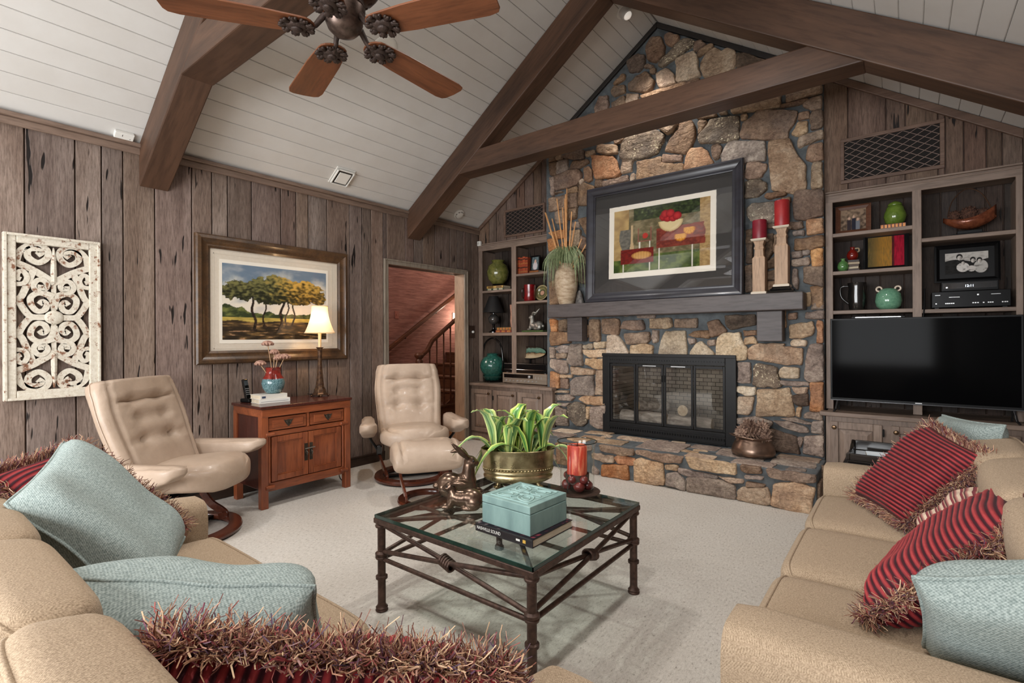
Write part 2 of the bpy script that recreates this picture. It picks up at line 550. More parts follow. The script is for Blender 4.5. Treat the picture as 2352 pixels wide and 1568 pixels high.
# gable wall planks -------------------------------------------------
wb = MB()
for x0, x1 in ((-.1, 1.14), (3.86, XR + .1)):
    n = [(x0, 2.46), (x1, 2.46), (x1, zroof(min(max(x1, 0), XR))), (x0, zroof(max(0, min(XR, x0))))]
    wb.prism(n, .024, .12, Matrix(((1, 0, 0, 0), (0, 0, 1, 0), (0, 1, 0, 0), (0, 0, 0, 1))))
wb.bb(-.15, 1.9, .32, .42, 0, 2.6).bb(3.17, XR + .15, .32, .42, 0, 2.6).bb(1.9, 3.17, .32, .42, 1.12, 2.6)
wall_back = tag(wb.build('wall_back', M_PLANKD), kind='structure')
XZ = Matrix(((1, 0, 0, 0), (0, 0, 1, 0), (0, 1, 0, 0), (0, 0, 0, 1)))      # (x, z, y) -> (x, y, z)
def gable_planks(xs):
    for a, b in zip(xs[:-1], xs[1:]):
        a += .004; b -= .004
        MB().prism([(a, 2.46), (b, 2.46), (b, zroof(b) - .004), (a, zroof(a) - .004)], RND.uniform(-.002, .002), .024, XZ).build('plank', M_PLANKD, wall_back, None, .003, 1)
gable_planks([0.0] + [ay(u, 470, 0).x for u in (1122.7, 1139.6, 1163, 1186, 1205, 1225, 1243.6)] + [1.13])
gable_planks([3.87] + [ay(u, 400, 0).x for u in (1948, 2035.7, 2080, 2155, 2171, 2214, 2266)] + [4.965, XR])
# rake trims under the sloping ceiling
def rake(name, x0, x1, mat, y0, y1, d0, d1):
    z0, z1 = zroof(x0), zroof(x1)
    tag(MB().prism([(x0, z0 - d1), (x1, z1 - d1), (x1, z1 - d0), (x0, z0 - d0)], y0, y1, XZ).build(name, mat, None, None, .005), kind='structure')
rake('trim_2', 0.0, 1.12, M_TRIMX, -.028, 0, .004, .055)
rake('trim_3', 3.9, XR, M_TRIMX, -.03, 0, .004, .07)
M_DKTRIM = flat('dark_trim', RGB(44, 38, 34), RGB(34, 30, 28), rough=.6, bump=.1)
rake('trim_4', 1.12, XA, M_DKTRIM, -.085, -.04, .004, .06)
rake('trim_5', XA, 3.9, M_DKTRIM, -.085, -.04, .004, .06)

# right wall and the wall behind the camera ---------------------------
wr = tag(MB().bb(XR, XR + .12, YF, .35, 0, ZE + .06).build('wall_right', M_PLANK), kind='structure')
a = YF
while a < 0:
    b = min(0, a + RND.choice((.14, .2, .26)))
    MB().bb(XR - .001, XR + .01, a + .004, b - .004, 0, ZE).build('plank', M_PLANK, wr, None, .003, 1)
    a = b
wf = MB()
WINS = ((.6, 2.6), (3.3, 4.8)); WZ0, WZ1 = .75, 2.35  # assumed windows, unseen, put in to give the fill lamps a source
xs_ = [-.1, .6, 2.6, 3.3, 4.8, XR + .1]
for i in range(5):
    x0, x1 = xs_[i], xs_[i + 1]
    if i in (1, 3): wf.bb(x0, x1, YF - .12, YF, 0, WZ0).bb(x0, x1, YF - .12, YF, WZ1, 2.7)
    else: wf.bb(x0, x1, YF - .12, YF, 0, 2.7)
wf.prism([(-.1, 2.7), (XR + .1, 2.7), (XA, ZA + .05)], YF - .12, YF, XZ)
tag(wf.build('wall_front', flat('front_wall_paint', RGB(186, 172, 156), rough=.7)), kind='structure')
M_PANE = glassy('window_glass')
for i, (x0, x1) in enumerate(WINS):
    w = MB()
    for z in (WZ0 + .03, (WZ0 + WZ1) / 2, WZ1 - .03): w.bb(x0, x1, YF - .08, YF - .03, z - .03, z + .03)
    for k in range(4):
        x = x0 + .03 + (x1 - x0 - .06) * k / 3
        w.bb(x - .025, x + .025, YF - .08, YF - .03, WZ0, WZ1)
    wo = tag(w.build('window_%d' % (i + 1), WHITE, None, None, .004), kind='structure')
    MB().bb(x0, x1, YF - .058, YF - .052, WZ0, WZ1).build('pane', M_PANE, wo)

# ceiling -------------------------------------------------------------
ce = MB()
ce.prism([(-.15, zroof(0) - .15 * SL + .02), (XA, ZA + .02), (XR + .15, ZE - .15 * SR + .02), (XR + .15, ZE - .15 * SR + .1), (XA, ZA + .12), (-.15, zroof(0) - .15 * SL + .1)], YF - .1, .35, XZ)
ceil = tag(ce.build('ceiling', flat('ceiling_gap', RGB(192, 186, 178), rough=.7)), kind='structure')
BW = .135
for side in (0, 1):
    L = math.hypot(XA if side == 0 else XR - XA, ZA - ZE)
    k = int(L / BW) + 1
    ux, uz = ((XA / L, (ZA - ZE) / L) if side == 0 else (-(XR - XA) / L, (ZA - ZE) / L))
    for i in range(k):
        s0, s1 = i * BW + (.0024 if i else 0), min(L, (i + 1) * BW)
        if s1 - s0 < .02: continue
        p = [((0 if side == 0 else XR) + ux * s, ZE + uz * s) for s in (s0, s1)]
        nx, nzz = (-uz, ux) if side == 0 else (uz, -ux)
        if nzz < 0: nx, nzz = -nx, -nzz
        poly = [p[0], p[1], (p[1][0] + nx * .02, p[1][1] + nzz * .02), (p[0][0] + nx * .02, p[0][1] + nzz * .02)]
        MB().prism(poly, YF, .02, XZ).build('ceiling_board', M_CEIL, ceil, None, .0035, 1)

# roof trusses ----------------------------------------------------------
def rafter(parent, x0, z0b, x1, z1b, dep, y0, y1):
    ang = math.atan2(z1b - z0b, x1 - x0)
    R = Matrix.Rotation(-ang, 4, 'Y')
    Ri = R.inverted()
    pts = [(x0, z0b), (x1, z1b), (x1, z1b + dep), (x0, z0b + dep)]
    loc = Vector((x0, 0, z0b))
    q = [Ri @ (Vector((p[0], 0, p[1])) - loc) for p in pts]
    o = MB().prism([(p.x, p.z) for p in q], y0, y1, XZ).build('rafter', M_BEAM, parent, None, .008, 2)
    o.matrix_basis = Matrix.Translation(loc) @ R
    return o
def truss(yc, label):
    t = thing('roof_truss', label, 'beam', (0, 0, 0), group='roof trusses')
    y0, y1 = yc - .095, yc + .095
    rafter(t, 0, ZE - .31, XA, ZA - .31, .302, y0, y1)
    rafter(t, XA, ZA - .31, XR, ZE - .31, .302, y0, y1)
    zb, zt = 2.98, 3.18
    xl = lambda z: (z - (ZE - .31)) / SL
    xr = lambda z: XA + ((ZA - .31) - z) / SR
    MB().prism([(xl(zb), zb), (xr(zb), zb), (xr(zt), zt), (xl(zt), zt)], y0 - .002, y1 + .002, XZ).build('tie_beam', M_BEAM, t, None, .008, 2)
truss(-1.11, 'dark brown timber truss in front of the stone chimney')
truss(-3.63, 'dark brown timber truss beside the ceiling fan')
truss(-6.15, 'dark brown timber truss nearest the windowed wall')

# doorway and stair hall ---------------------------------------------------
dc = MB()
w = .052
dc.bb(0, .022, DY0 - w, DY0, 0, DZ + w).bb(0, .022, DY1, DY1 + w, 0, DZ + w).bb(0, .022, DY0, DY1, DZ, DZ + w)
dc.bb(.0, .03, DY0 - w - .004, DY0 - w + .012, 0, DZ + w + .002).bb(.0, .03, DY1 + w - .012, DY1 + w + .004, 0, DZ + w + .002).bb(0, .03, DY0 - w, DY1 + w, DZ + w - .012, DZ + w + .004)
door = tag(dc.build('door_1', M_DOORTRIM, None, None, .003), kind='structure')
jb = MB().bb(-.16, 0.001, DY0 - .012, DY0, 0, DZ).bb(-.16, 0.001, DY1, DY1 + .012, 0, DZ).bb(-.16, 0.001, DY0, DY1, DZ, DZ + .012)
jb.build('door_jamb', wood('jamb_wood', RGB(140, 116, 94), RGB(166, 140, 116), 2), door)
t = NT('grasscloth')
v = t.coord((1, 1, 1))
n = t.noise(t.coord((1, .05, 1)), 90, 6, .7)
col = t.ramp(n, [(.3, RGB(86, 52, 47)), (.5, RGB(124, 84, 77)), (.72, RGB(156, 116, 107))])
t.bump(n, .3, .003)
M_GRASS = t.done(col, .85)
XH = -1.75
hw = MB().bb(XH - .1, XH, -3.2, 2.6, -.1, 3.6)
tag(hw.build('wall_hall', M_GRASS), kind='structure')
M_HALLP = flat('hall_paint', RGB(214, 184, 156), rough=.8)
tag(MB().bb(XH, -.15, 2.5, 2.6, 0, 3.6).bb(XH, -.15, -3.2, -3.1, 0, 3.6).build('wall_hall_end', M_HALLP), kind='structure')
tag(MB().bb(XH, -.15, -3.2, 2.6, 3.5, 3.6).bb(XH, -.15, -3.2, -.6, 2.45, 2.5).build('ceiling_hall', M_HALLP), kind='structure')
tag(MB().bb(-.15, -.14, DY1 + .02, 2.6, 0, 3.6).bb(-.16, -.15, .35, 2.6, 0, 3.6).build('wall_hall_side', M_HALLP), kind='structure')
tag(MB().bb(XH, 0, -3.2, 2.6, -.1, -.002).build('floor_hall', wood('hall_floor_wood', RGB(120, 82, 52), RGB(150, 108, 70), 1, 5)), kind='structure')
M_STAIR = wood('stair_wood', RGB(74, 46, 32), RGB(104, 68, 48), 0, 6, .4)
M_RAIL = wood('rail_wood', RGB(66, 38, 26), RGB(96, 58, 40), 1, 6, .35)
XB = -.78
st = thing('staircase', 'brown wooden staircase with turned balusters rising in the hall', 'staircase', (XB, -.3, 0))
rise, run, ys0 = .178, .27, -.22
nst = 10
for i in range(nst):
    y0 = ys0 + run * i; z = rise * (i + 1)
    MB().bb(XH + .004, XB + .03, y0 - .025, y0 + run + .004, z - .032, z).build('tread', M_STAIR, st, None, .006, world=True)
    MB().bb(XH + .004, XB, y0, y0 + .018, z - rise, z - .033).build('riser', M_STAIR, st, None, .002, world=True)
# skirt under the flight
MB().prism([(ys0 + .02, 0), (ys0 + run * nst, 0), (ys0 + run * nst, rise * nst - .04), (ys0 + .02, rise - .04)], XB - .03, XB - .006, Matrix(((0, 0, 1, 0), (1, 0, 0, 0), (0, 1, 0, 0), (0, 0, 0, 1)))).build('stringer', M_STAIR, st, world=True)
ry = lambda y: 1.13 + (y + .31) * .655
MB().tube([(XB, -.31, 1.06), (XB, -.2, 1.13), (XB, -.1, ry(-.1)), (XB, 2.2, ry(2.2))], 0, flat=(.06, .05)).build('handrail', M_RAIL, st, None, .015, 3, world=True)
MB().lathe([(.045, 0), (.045, .2), (.03, .23), (.028, .5), (.04, .62), (.026, .75), (.028, .9), (.05, .93), (.05, 1.0), (.036, 1.02), (.062, 1.05), (.066, 1.075), (.05, 1.1), (.01, 1.11)], 14, (XB, -.34, 0)).build('newel_post', M_RAIL, st, 40, world=True)
for i in range(nst):
    for k in (0, 1):
        y = ys0 + run * i + .07 + .135 * k
        z0 = rise * (i + 1); z1 = ry(y) - .02
        h = z1 - z0
        MB().lathe([(.016, z0), (.016, z0 + .16), (.010, z0 + .2), (.015, z0 + h * .45), (.009, z0 + h * .75), (.012, z1)], 8, (XB, y, 0)).build('baluster', M_RAIL, st, 40, world=True)
p0, p1 = ax_(890, 803, XH + .07), ax_(1046, 677, XH + .07)
d = (p1 - p0)
wh = thing('wall_handrail', 'dark wooden handrail fixed along the red grasscloth hall wall', 'handrail', p0)
MB().tube([p0 - d * .3, p0, p1, p1 + d * .4], 0, flat=(.05, .06)).build('rail', M_RAIL, wh, None, .012, 2, world=True)
for k in (-.2, .25, .7, 1.2):
    q = p0 + d * k
    MB().tube([(XH, q.y, q.z - .06), (XH + .05, q.y, q.z - .06), (XH + .07, q.y, q.z - .02)], .008, 8).build('bracket', IRON, wh, 40, world=True)
p = ax_(911, 723, XH)
sw = thing('hall_light_switch', 'red-brown light switch plate on the grasscloth hall wall', 'light switch', p)
MB().box((.004, 0, 0), (.008, .075, .118)).build('plate', flat('switch_red', RGB(128, 74, 64), rough=.5), sw, None, .003)
MB().box((.012, 0, 0), (.012, .01, .024)).build('toggle', flat('switch_red2', RGB(150, 96, 84), rough=.5), sw, None, .002)
p = ax_(1043, 727, XH)
sc = thing('hall_wall_lamp', 'small lit square lamp beside the stairs in the hall', 'wall lamp', p)
MB().box((.01, 0, 0), (.02, .1, .13)).build('back_plate', flat('lamp_plate', RGB(220, 200, 170), rough=.4), sw and sc, None, .003)
MB().box((.06, .02, -.02), (.07, .075, .075)).build('shade', emission('lamp_glow', (1, .8, .55, 1), 14), sc, None, .004)
point('hall_lamp_light', (XH + .25, p.y + .02, p.z), 14, (1, .8, .62), .05)
point('hall_ceiling_light', (-1.0, -1.7, 2.3), 34, (1, .87, .77), .1)  # unseen fill lamp without a fixture, added to brighten the hall
point('stair_light', (-.9, 1.2, 3.2), 30, (1, .87, .77), .1)  # another unseen fill, added over the flight for brightness
# ------------------------------------------------------------------ stone chimney
YS = -.055        # mortar face
FX0, FX1, FZ1 = 1.95, 3.12, 1.06     # firebox opening
cb = MB()
def chim(x0, x1, z0, z1):
    cb.bb(x0, x1, YS, .3, z0, z1)
chim(1.115, FX0, 0, FZ1); chim(FX1, 3.885, 0, FZ1); chim(FX0, FX1, 0, .28); chim(1.115, 3.885, FZ1, 2.4)
cb.prism([(1.115, 2.4), (3.885, 2.4), (3.885, zroof(3.885)), (XA, ZA), (1.115, zroof(1.115))], YS, .1, XZ)
chimney = tag(cb.build('wall_chimney', M_MORTAR), kind='structure')

def clean_poly(pts):
    """nip the corners of an outline and break its long edges into a slightly ragged line"""
    n = len(pts); out = []
    for i in range(n):
        a, b, c = pts[i - 1], pts[i], pts[(i + 1) % n]
        da, dc = (a - b), (c - b)
        out.append(b + da * min(.3, .009 / max(da.length, 1e-4)))
        out.append(b + dc * min(.3, .009 / max(dc.length, 1e-4)))
        k = int(dc.length / .055)
        for j in range(1, k + 1):
            f = j / (k + 1)
            nn = Vector((-dc.y, dc.x)).normalized()
            out.append(b + dc * f + nn * RND.uniform(-.005, .005))
    return out

def stone(parent, pts2, depth, mat, tf, name='stone'):
    """pts2: outline Vectors (a, b) on a plane; tf(a, b, d) -> world, d outwards"""
    c0 = sum(pts2, Vector((0, 0))) / len(pts2)
    P = clean_poly([p + (p - c0).normalized() * .012 for p in pts2])
    n = len(P)
    c = sum(P, Vector((0, 0))) / n
    ext = max((p - c).length for p in P)
    sd = RND.uniform(0, 99)
    tx, ty = RND.uniform(-.07, .07), RND.uniform(-.09, .09)
    def dd(p, k): return depth * k + (p.x - c.x) * tx + (p.y - c.y) * ty + .009 * nz(p.x * 13 + sd, p.y * 13, sd) + .005 * nz(p.x * 31 + sd, p.y * 31, sd)
    R = []
    for shrink, k in ((.0, -.5), (.0, .68), (.005, .9), (.014, 1.0)):
        ring = []
        for p in P:
            e = c - p
            q = p + e * min(.5, shrink / max(e.length, 1e-4)) + Vector((nz(p.x * 25, p.y * 25, sd), nz(p.x * 25, p.y * 25, sd + 9))) * .004
            ring.append(tf(q.x, q.y, dd(q, k) if k > 0 else depth * k))
        R.append(ring)
    for s, k in ((.3, 1.02), (.62, 1.03)):
        R.append([tf((p + (c - p) * s).x, (p + (c - p) * s).y, dd(p + (c - p) * s, k) + .005 * nz(p.x * 9, p.y * 9, sd + 4)) for p in P])
    m = MB(); m.rings(R, cap0=False, cap1=False)
    ci = len(m.v); m.v.append(tf(c.x, c.y, dd(c, 1.05))); b0 = (len(R) - 1) * n
    m.f += [(b0 + j, b0 + (j + 1) % n, ci) for j in range(n)]
    o = m.build(name, mat, parent, 50, recalc=False)
    return o

def pip(x, y, P):
    r = False; j = len(P) - 1
    for i in range(len(P)):
        if (P[i].y > y) != (P[j].y > y) and x < (P[j].x - P[i].x) * (y - P[i].y) / (P[j].y - P[i].y) + P[i].x: r = not r
        j = i
    return r

def parse(txt, ox, oy, sc):
    out = []
    for ln in txt.strip().split('\n'):
        k, rest = ln.split(':')
        q = [float(c) for c in rest.replace(';', ' ').replace(',', ' ').split()]
        out.append((k.strip(), [(ox + q[i] / sc, oy + q[i + 1] / sc) for i in range(0, len(q), 2)]))
    return out

SA = parse('''b: 770,190 850,180 880,260 875,340 800,395 735,375 728,270
b: 890,165 940,145 1010,165 1000,205 945,250 905,235
s: 1020,220 1090,195 1150,215 1150,245 1000,345 870,440 835,430 850,390 960,290
b: 1165,225 1215,215 1255,240 1180,290 1150,290
b: 1195,300 1290,240 1320,245 1310,275 1205,345 1188,335
t: 985,375 1150,310 1175,350 1175,440 1205,505 1195,525 1015,580 995,565 1000,470
t: 1290,300 1340,275 1400,310 1440,275 1510,290 1530,350 1520,430 1400,520 1240,525 1215,460 1220,400
d: 1550,330 1620,310 1760,330 1850,345 1700,420 1550,460
d: 550,390 640,335 705,345 700,420 650,480 570,485
b: 705,450 740,420 780,430 760,455
b: 760,470 800,460 800,495 765,500
b: 430,590 500,510 525,515 515,555 440,605
b: 640,540 720,495 790,570 770,640 720,675 570,655 565,600
t: 820,510 900,460 960,510 985,590 850,630 825,580
b: 410,660 440,620 520,610 525,670 430,705
b: 300,720 370,705 375,780 350,850 270,880 260,810
b: 415,770 520,705 530,800 480,850 420,850
t: 545,690 645,690 640,780 545,790
b: 1010,600 1190,545 1190,640 950,720 700,740 680,710 850,650''', 1300, 40, 3.92)
SB = parse('''b: 150,880 250,860 245,915 150,935
b: 270,860 350,830 370,880 330,900 280,905
b: 350,850 560,780 705,740 710,880 560,890 420,880
b: 150,960 270,940 280,1010 260,1145 170,1150 150,1050
g: 285,945 435,895 455,1060 290,1145 275,1090
b: 540,930 770,900 790,950 640,1030 490,1050
t: 745,770 880,745 885,800 800,830 750,845
t: 945,660 1010,650 1250,670 1255,800 1100,810 945,780
t: 1215,590 1370,545 1350,590 1240,650
o: 840,830 1060,830 1205,860 1250,970 1280,1070 1320,1130 1240,1190 910,1210 870,1050
b: 250,1170 430,1100 620,1065 675,1140 660,1210 600,1310 270,1400 245,1300
g: 165,1200 235,1190 240,1400 220,1485 190,1480
b: 720,1050 790,1020 840,1080 845,1220 790,1260 730,1230
t: 645,1260 700,1220 715,1250 670,1310
b: 240,1440 360,1420 350,1440 250,1465
b: 450,1390 600,1340 610,1430 460,1450
b: 640,1330 740,1280 890,1350 900,1420 900,1640 640,1640
b: 920,1225 1020,1235 1015,1340 915,1345
b: 1040,1260 1430,1160 1430,1250 1040,1350
t: 1350,910 1530,895 1490,980 1490,1080 1345,1120 1335,1040
t: 1490,1150 1540,1135 1540,1240 1480,1250
s: 1310,820 1340,650 1430,530 1870,420 2020,500 2010,600 1900,800 1740,860 1550,895 1350,895
t: 1950,390 2250,305 2160,440 2080,475
t: 1600,940 1990,860 2005,900 2000,960 2200,970 2330,960 2330,1090 2330,1200 1590,1290''', 1240, 240, 7.128)
SC_ = parse('''b: 150,620 290,600 330,700 345,830 290,990 215,1080 0,1050 -80,1040 0,860 100,700
b: 380,570 650,500 650,545 480,580
t: 710,480 790,460 795,505 715,510
t: 890,430 1060,370 1570,240 1570,420 1230,450 900,500
t: 1680,210 2160,100 2160,200 1890,270 1680,345
b: 1600,380 1950,290 1980,310 1900,350 1610,420
t: 1920,370 2060,280 2170,250 2165,420 2050,445 1930,400
b: 400,640 430,600 510,610 510,660 440,770 400,790
s: 540,680 570,600 780,570 970,540 975,830 960,870 750,910 430,930 410,840
t: 1020,530 1095,520 1085,585 1015,595
b: 1060,640 1200,540 1280,460 1450,460 1820,480 1780,620 1680,750 1680,850 1500,880 1030,855 1010,800
b: 1860,500 1980,470 1985,560 1850,590
t: 1840,640 1960,620 1960,760 1870,815 1750,790
b: 2040,480 2190,465 2200,680 2030,725 2020,600
t: 1870,840 2180,750 2215,800 2190,860 1870,985 1845,960
b: 1990,980 2210,930 2205,1150 2100,1190 1960,1160
o: 230,1130 300,1020 450,1010 520,1060 600,1190 590,1250 200,1340
b: 600,970 690,950 725,1000 690,1140 630,1160 600,1060
g: 720,1110 830,920 900,895 1340,910 1360,1040 1350,1180 1100,1190 1060,1210 750,1215
b: 1100,1220 1200,1205 1380,1240 1360,1320 1300,1410 1140,1440 1080,1430
s: 1080,1490 1280,1460 1370,1510 1370,1600 1250,1690 1080,1720
t: 1430,930 1720,880 1800,1080 1930,1250 1950,1500 1930,1640 1850,1660 1470,1600 1440,1250 1420,1040
t: 2060,1210 2180,1220 2190,1560 2030,1580 2040,1350
b: -110,1090 165,1105 150,1195 -110,1205''', 1540, 180, 6.272)
SD_ = parse('''s: 130,410 200,350 460,330 475,580 370,585 200,560 150,500
b: 370,235 590,215 590,250 420,290 360,280
b: 560,290 640,280 650,330 560,320
b: 710,230 760,200 1040,190 1050,490 820,540 710,530 700,360
b: 660,580 790,570 800,640 670,655
o: 860,560 1045,535 1055,690 860,725
g: 690,690 810,675 810,730 700,735
b: 720,780 1050,735 1050,860 900,900 710,905
g: 680,940 785,925 785,990 680,1000
g: 800,920 880,910 880,950 810,965
g: 680,1030 860,1000 880,1060 850,1090 680,1100
o: 905,910 1040,895 1040,1085 920,1095
b: 820,1120 1050,1115 1050,1350 900,1310 820,1290
g: 690,1140 740,1150 750,1330 740,1380 680,1300
b: 900,1360 1060,1350 1065,1560 1000,1600 920,1560
d: 125,850 200,840 210,1060 125,1060
d: 120,680 200,660 200,820 125,840
b: 370,1180 490,1150 500,1270 380,1260
b: 370,1290 500,1280 490,1390 370,1390
d: 110,1110 200,1100 210,1400 120,1415
d: 370,720 450,720 440,920 380,1040 350,1000
b: 460,740 500,730 490,930 450,930
d: 370,1060 490,980 490,1110 370,1130
b: 380,600 470,590 470,640 380,640''', 1690, 400, 5.229)
SE = parse('''b: 50,380 100,355 240,340 260,480 60,515
b: 270,330 365,315 370,460 275,480
b: 130,530 240,500 245,650 140,650
b: 270,490 360,475 350,590 270,610
b: 390,610 500,585 500,800 460,760
o: 45,840 130,820 150,940 60,965
o: 60,760 200,730 230,810 140,820
t: 290,740 400,730 400,880 300,930
b: 410,790 470,830 480,930 410,940
b: 60,970 230,990 170,1300 60,1300
b: 60,1310 150,1300 180,1550 60,1560
b: 380,960 490,960 490,1100 380,1080
d: 370,1120 490,1120 480,1330 370,1300''', 1250, 380, 4.9)
SG = parse('''o: 80,70 165,95 160,220 90,225
b: 190,90 290,80 285,220 200,225
b: 80,240 200,240 330,250 325,375 90,410 75,330
b: 580,90 700,85 715,330 690,350 590,355
b: 740,75 950,75 960,200 945,270 750,250
b: 1030,100 1250,85 1280,200 1200,210 985,190
t: 1370,70 1620,60 1640,160 1560,190 1370,185
b: 1690,70 1950,60 1950,180 1690,175
b: 1030,260 1340,240 1350,340 1300,380 1060,390
g: 1395,220 1465,225 1455,350 1400,370 1385,300
p: 820,290 930,280 980,340 1070,490 1080,560 795,560 815,400
t: 1120,410 1290,395 1385,420 1385,560 1120,560
p: 1560,240 1800,225 1825,560 1470,560 1500,400
p: 500,405 600,390 620,420 600,450 500,445
p: 640,370 780,365 770,440 660,450
p: 500,465 790,465 790,565 590,560 520,520
t: 540,580 790,585 790,715 640,700 530,650
g: 145,450 220,415 320,420 310,500 200,500
t: 165,510 280,515 270,570 170,580
g: 75,440 130,450 135,560 80,565
g: 340,400 480,400 470,560 490,660 370,665 305,610 325,510
g: 80,590 280,610 300,760 200,760 80,690
t: 345,680 640,725 635,785 460,785 355,780
o: 80,750 190,790 190,950 85,950
t: 205,785 350,790 345,825 210,825
b: 210,850 300,845 300,960 215,950
g: 345,880 400,830 620,800 640,1050 350,1045 345,960
t: 665,740 800,740 800,1040 660,1035
t: 130,985 300,990 300,1020 110,1020
g: 165,1050 300,1045 380,1080 340,1120 170,1115
g: 95,1040 145,1050 145,1145 95,1140
t: 450,1100 500,1065 800,1065 800,1165 640,1170 530,1150
g: 170,1150 330,1150 290,1190 200,1185
g: 80,1190 120,1175 280,1240 300,1440 150,1430 75,1410
s: 315,1190 400,1145 520,1180 545,1300 540,1400 490,1440 420,1430 330,1330
t: 545,1210 595,1205 580,1350 550,1340
g: 600,1210 800,1180 800,1490 680,1470 590,1420''', 1250, 720, 5.6)
SH = parse('''b: 330,260 450,225 540,355 440,400 370,420
d: 540,180 870,165 880,280 600,330 550,260
b: 110,400 180,360 330,350 360,400 330,440 200,425
g: 105,440 175,450 180,490 130,505
p: 135,600 200,510 250,480 400,620 400,670 135,670
g: 335,470 410,460 415,515 345,520
p: 440,560 455,450 520,390 700,380 720,480 775,550 770,680 600,690 450,670
b: 750,350 890,350 890,400 770,410
t: 770,440 860,420 895,500 770,505
b: 1280,160 1360,140 1355,210 1270,215
t: 1290,290 1540,250 1555,330 1530,400 1420,430 1290,435
o: 1600,240 1690,250 1690,480 1600,485
p: 1305,490 1330,460 1465,465 1460,530 1310,520
g: 1480,140 1690,115 1695,210 1470,205
g: 1540,100 1570,0 1680,0 1690,90
t: 820,560 940,500 1220,510 1200,540 1420,560 1410,745 1240,740 820,680
g: 1520,520 1690,515 1690,920 1500,935 1455,890 1480,700
g: 680,730 820,730 825,950 680,945
s: 880,760 920,735 1130,790 1140,900 1180,990 1100,1010 1040,990 930,1000 860,970
p: 1170,830 1210,780 1385,790 1375,900 1180,890
g: 1185,930 1490,950 1500,985 1320,985 1185,970
p: 680,1000 880,1010 875,1090 780,1100 680,1060
t: 1320,1010 1490,1010 1470,1070 1370,1075
d: 1320,1110 1490,1090 1495,1210 1400,1220 1330,1170
o: 1525,960 1695,960 1685,1270 1520,1270
t: 690,1130 860,1125 830,1270 800,1320 680,1310
t: 915,1040 1270,1020 1300,1160 1330,1340 900,1340 920,1180
t: 1370,1250 1420,1250 1400,1350 1355,1330
g: 1470,1310 1620,1300 1650,1360 1650,1390 1460,1360
g: 660,1370 890,1355 1070,1410 1060,1460 660,1430
g: 1100,1400 1280,1410 1460,1470 1500,1530 1400,1530 1200,1470
g: 1180,1370 1350,1370 1530,1420 1530,1440 1280,1400
g: 1550,1420 1670,1400 1670,1550 1545,1530''', 1560, 690, 5.057)
SI = parse('''d: 1740,20 1830,30 2050,100 2080,265 1850,230 1760,200
g: 2070,110 2120,110 2090,200
g: 2140,100 2310,90 2310,290 2120,250''', 1340, 980, 4.2)
tf_face = lambda a, b, d: Vector((a, YS - d, b))
POLY = []
for grp in (SA, SB, SC_, SD_, SE, SG, SH, SI):  # stone hues, plus weaker light higher up put into the darker upper classes
    for k, pts in grp:
        P = []
        for u, vv in pts:
            q = ay(u, vv, YS - .03)
            x = min(max(q.x, 1.125), 3.878)
            z = max(.302, min(q.z, zroof(x) - .07))
            P.append(Vector((x, z)))
        POLY.append((k, P))
for k, P in POLY:
    stone(chimney, P, RND.uniform(.036, .055), ST[k], tf_face)
# stones that the beam, the picture and the mantel hide: irregular blocks in the free places
def fill(parent, polys, x0, x1, z0, z1, ok, tf, mats, tries, sizes, depth=.03):
    made = []
    for i in range(tries):
        w = RND.uniform(*sizes); h = w * RND.uniform(.45, .95)
        cx, cz = RND.uniform(x0 + w / 2, x1 - w / 2), RND.uniform(z0 + h / 2, z1 - h / 2)
        g = .014
        test = [(cx + sx * (w / 2 + g), cz + sz * (h / 2 + g)) for sx in (-1, -.5, 0, .5, 1) for sz in (-1, -.5, 0, .5, 1)]
        if any(not ok(a, b) for a, b in test): continue
        if any(pip(a, b, P) for P in polys for a, b in test): continue
        if any(abs(p.x - cx) < w / 2 + g and abs(p.y - cz) < h / 2 + g for P in polys for p in P): continue
        P = [Vector((cx + sx * w / 2 + RND.uniform(-.012, .012), cz + sz * h / 2 + RND.uniform(-.012, .012))) for sx, sz in ((-1, -1), (0, -1.04), (1, -1), (1, 1), (0, 1.04), (-1, 1))]
        polys.append(P)
        stone(parent, P, depth * RND.uniform(.8, 1.1), ST[RND.choice(mats)], tf)
polys = [P for k, P in POLY]
okc = lambda a, b: 1.13 < a < 3.875 and .3 < b < zroof(a) - .075 and not (1.84 < a < 3.23 and b < 1.15) and not (1.72 < a < 3.26 and 1.72 < b < 2.86)
for sz in ((.2, .34), (.12, .2), (.06, .12)):
    fill(chimney, polys, 1.125, 3.88, .3, 4.3, okc, tf_face, 'btbg', 500, sz)

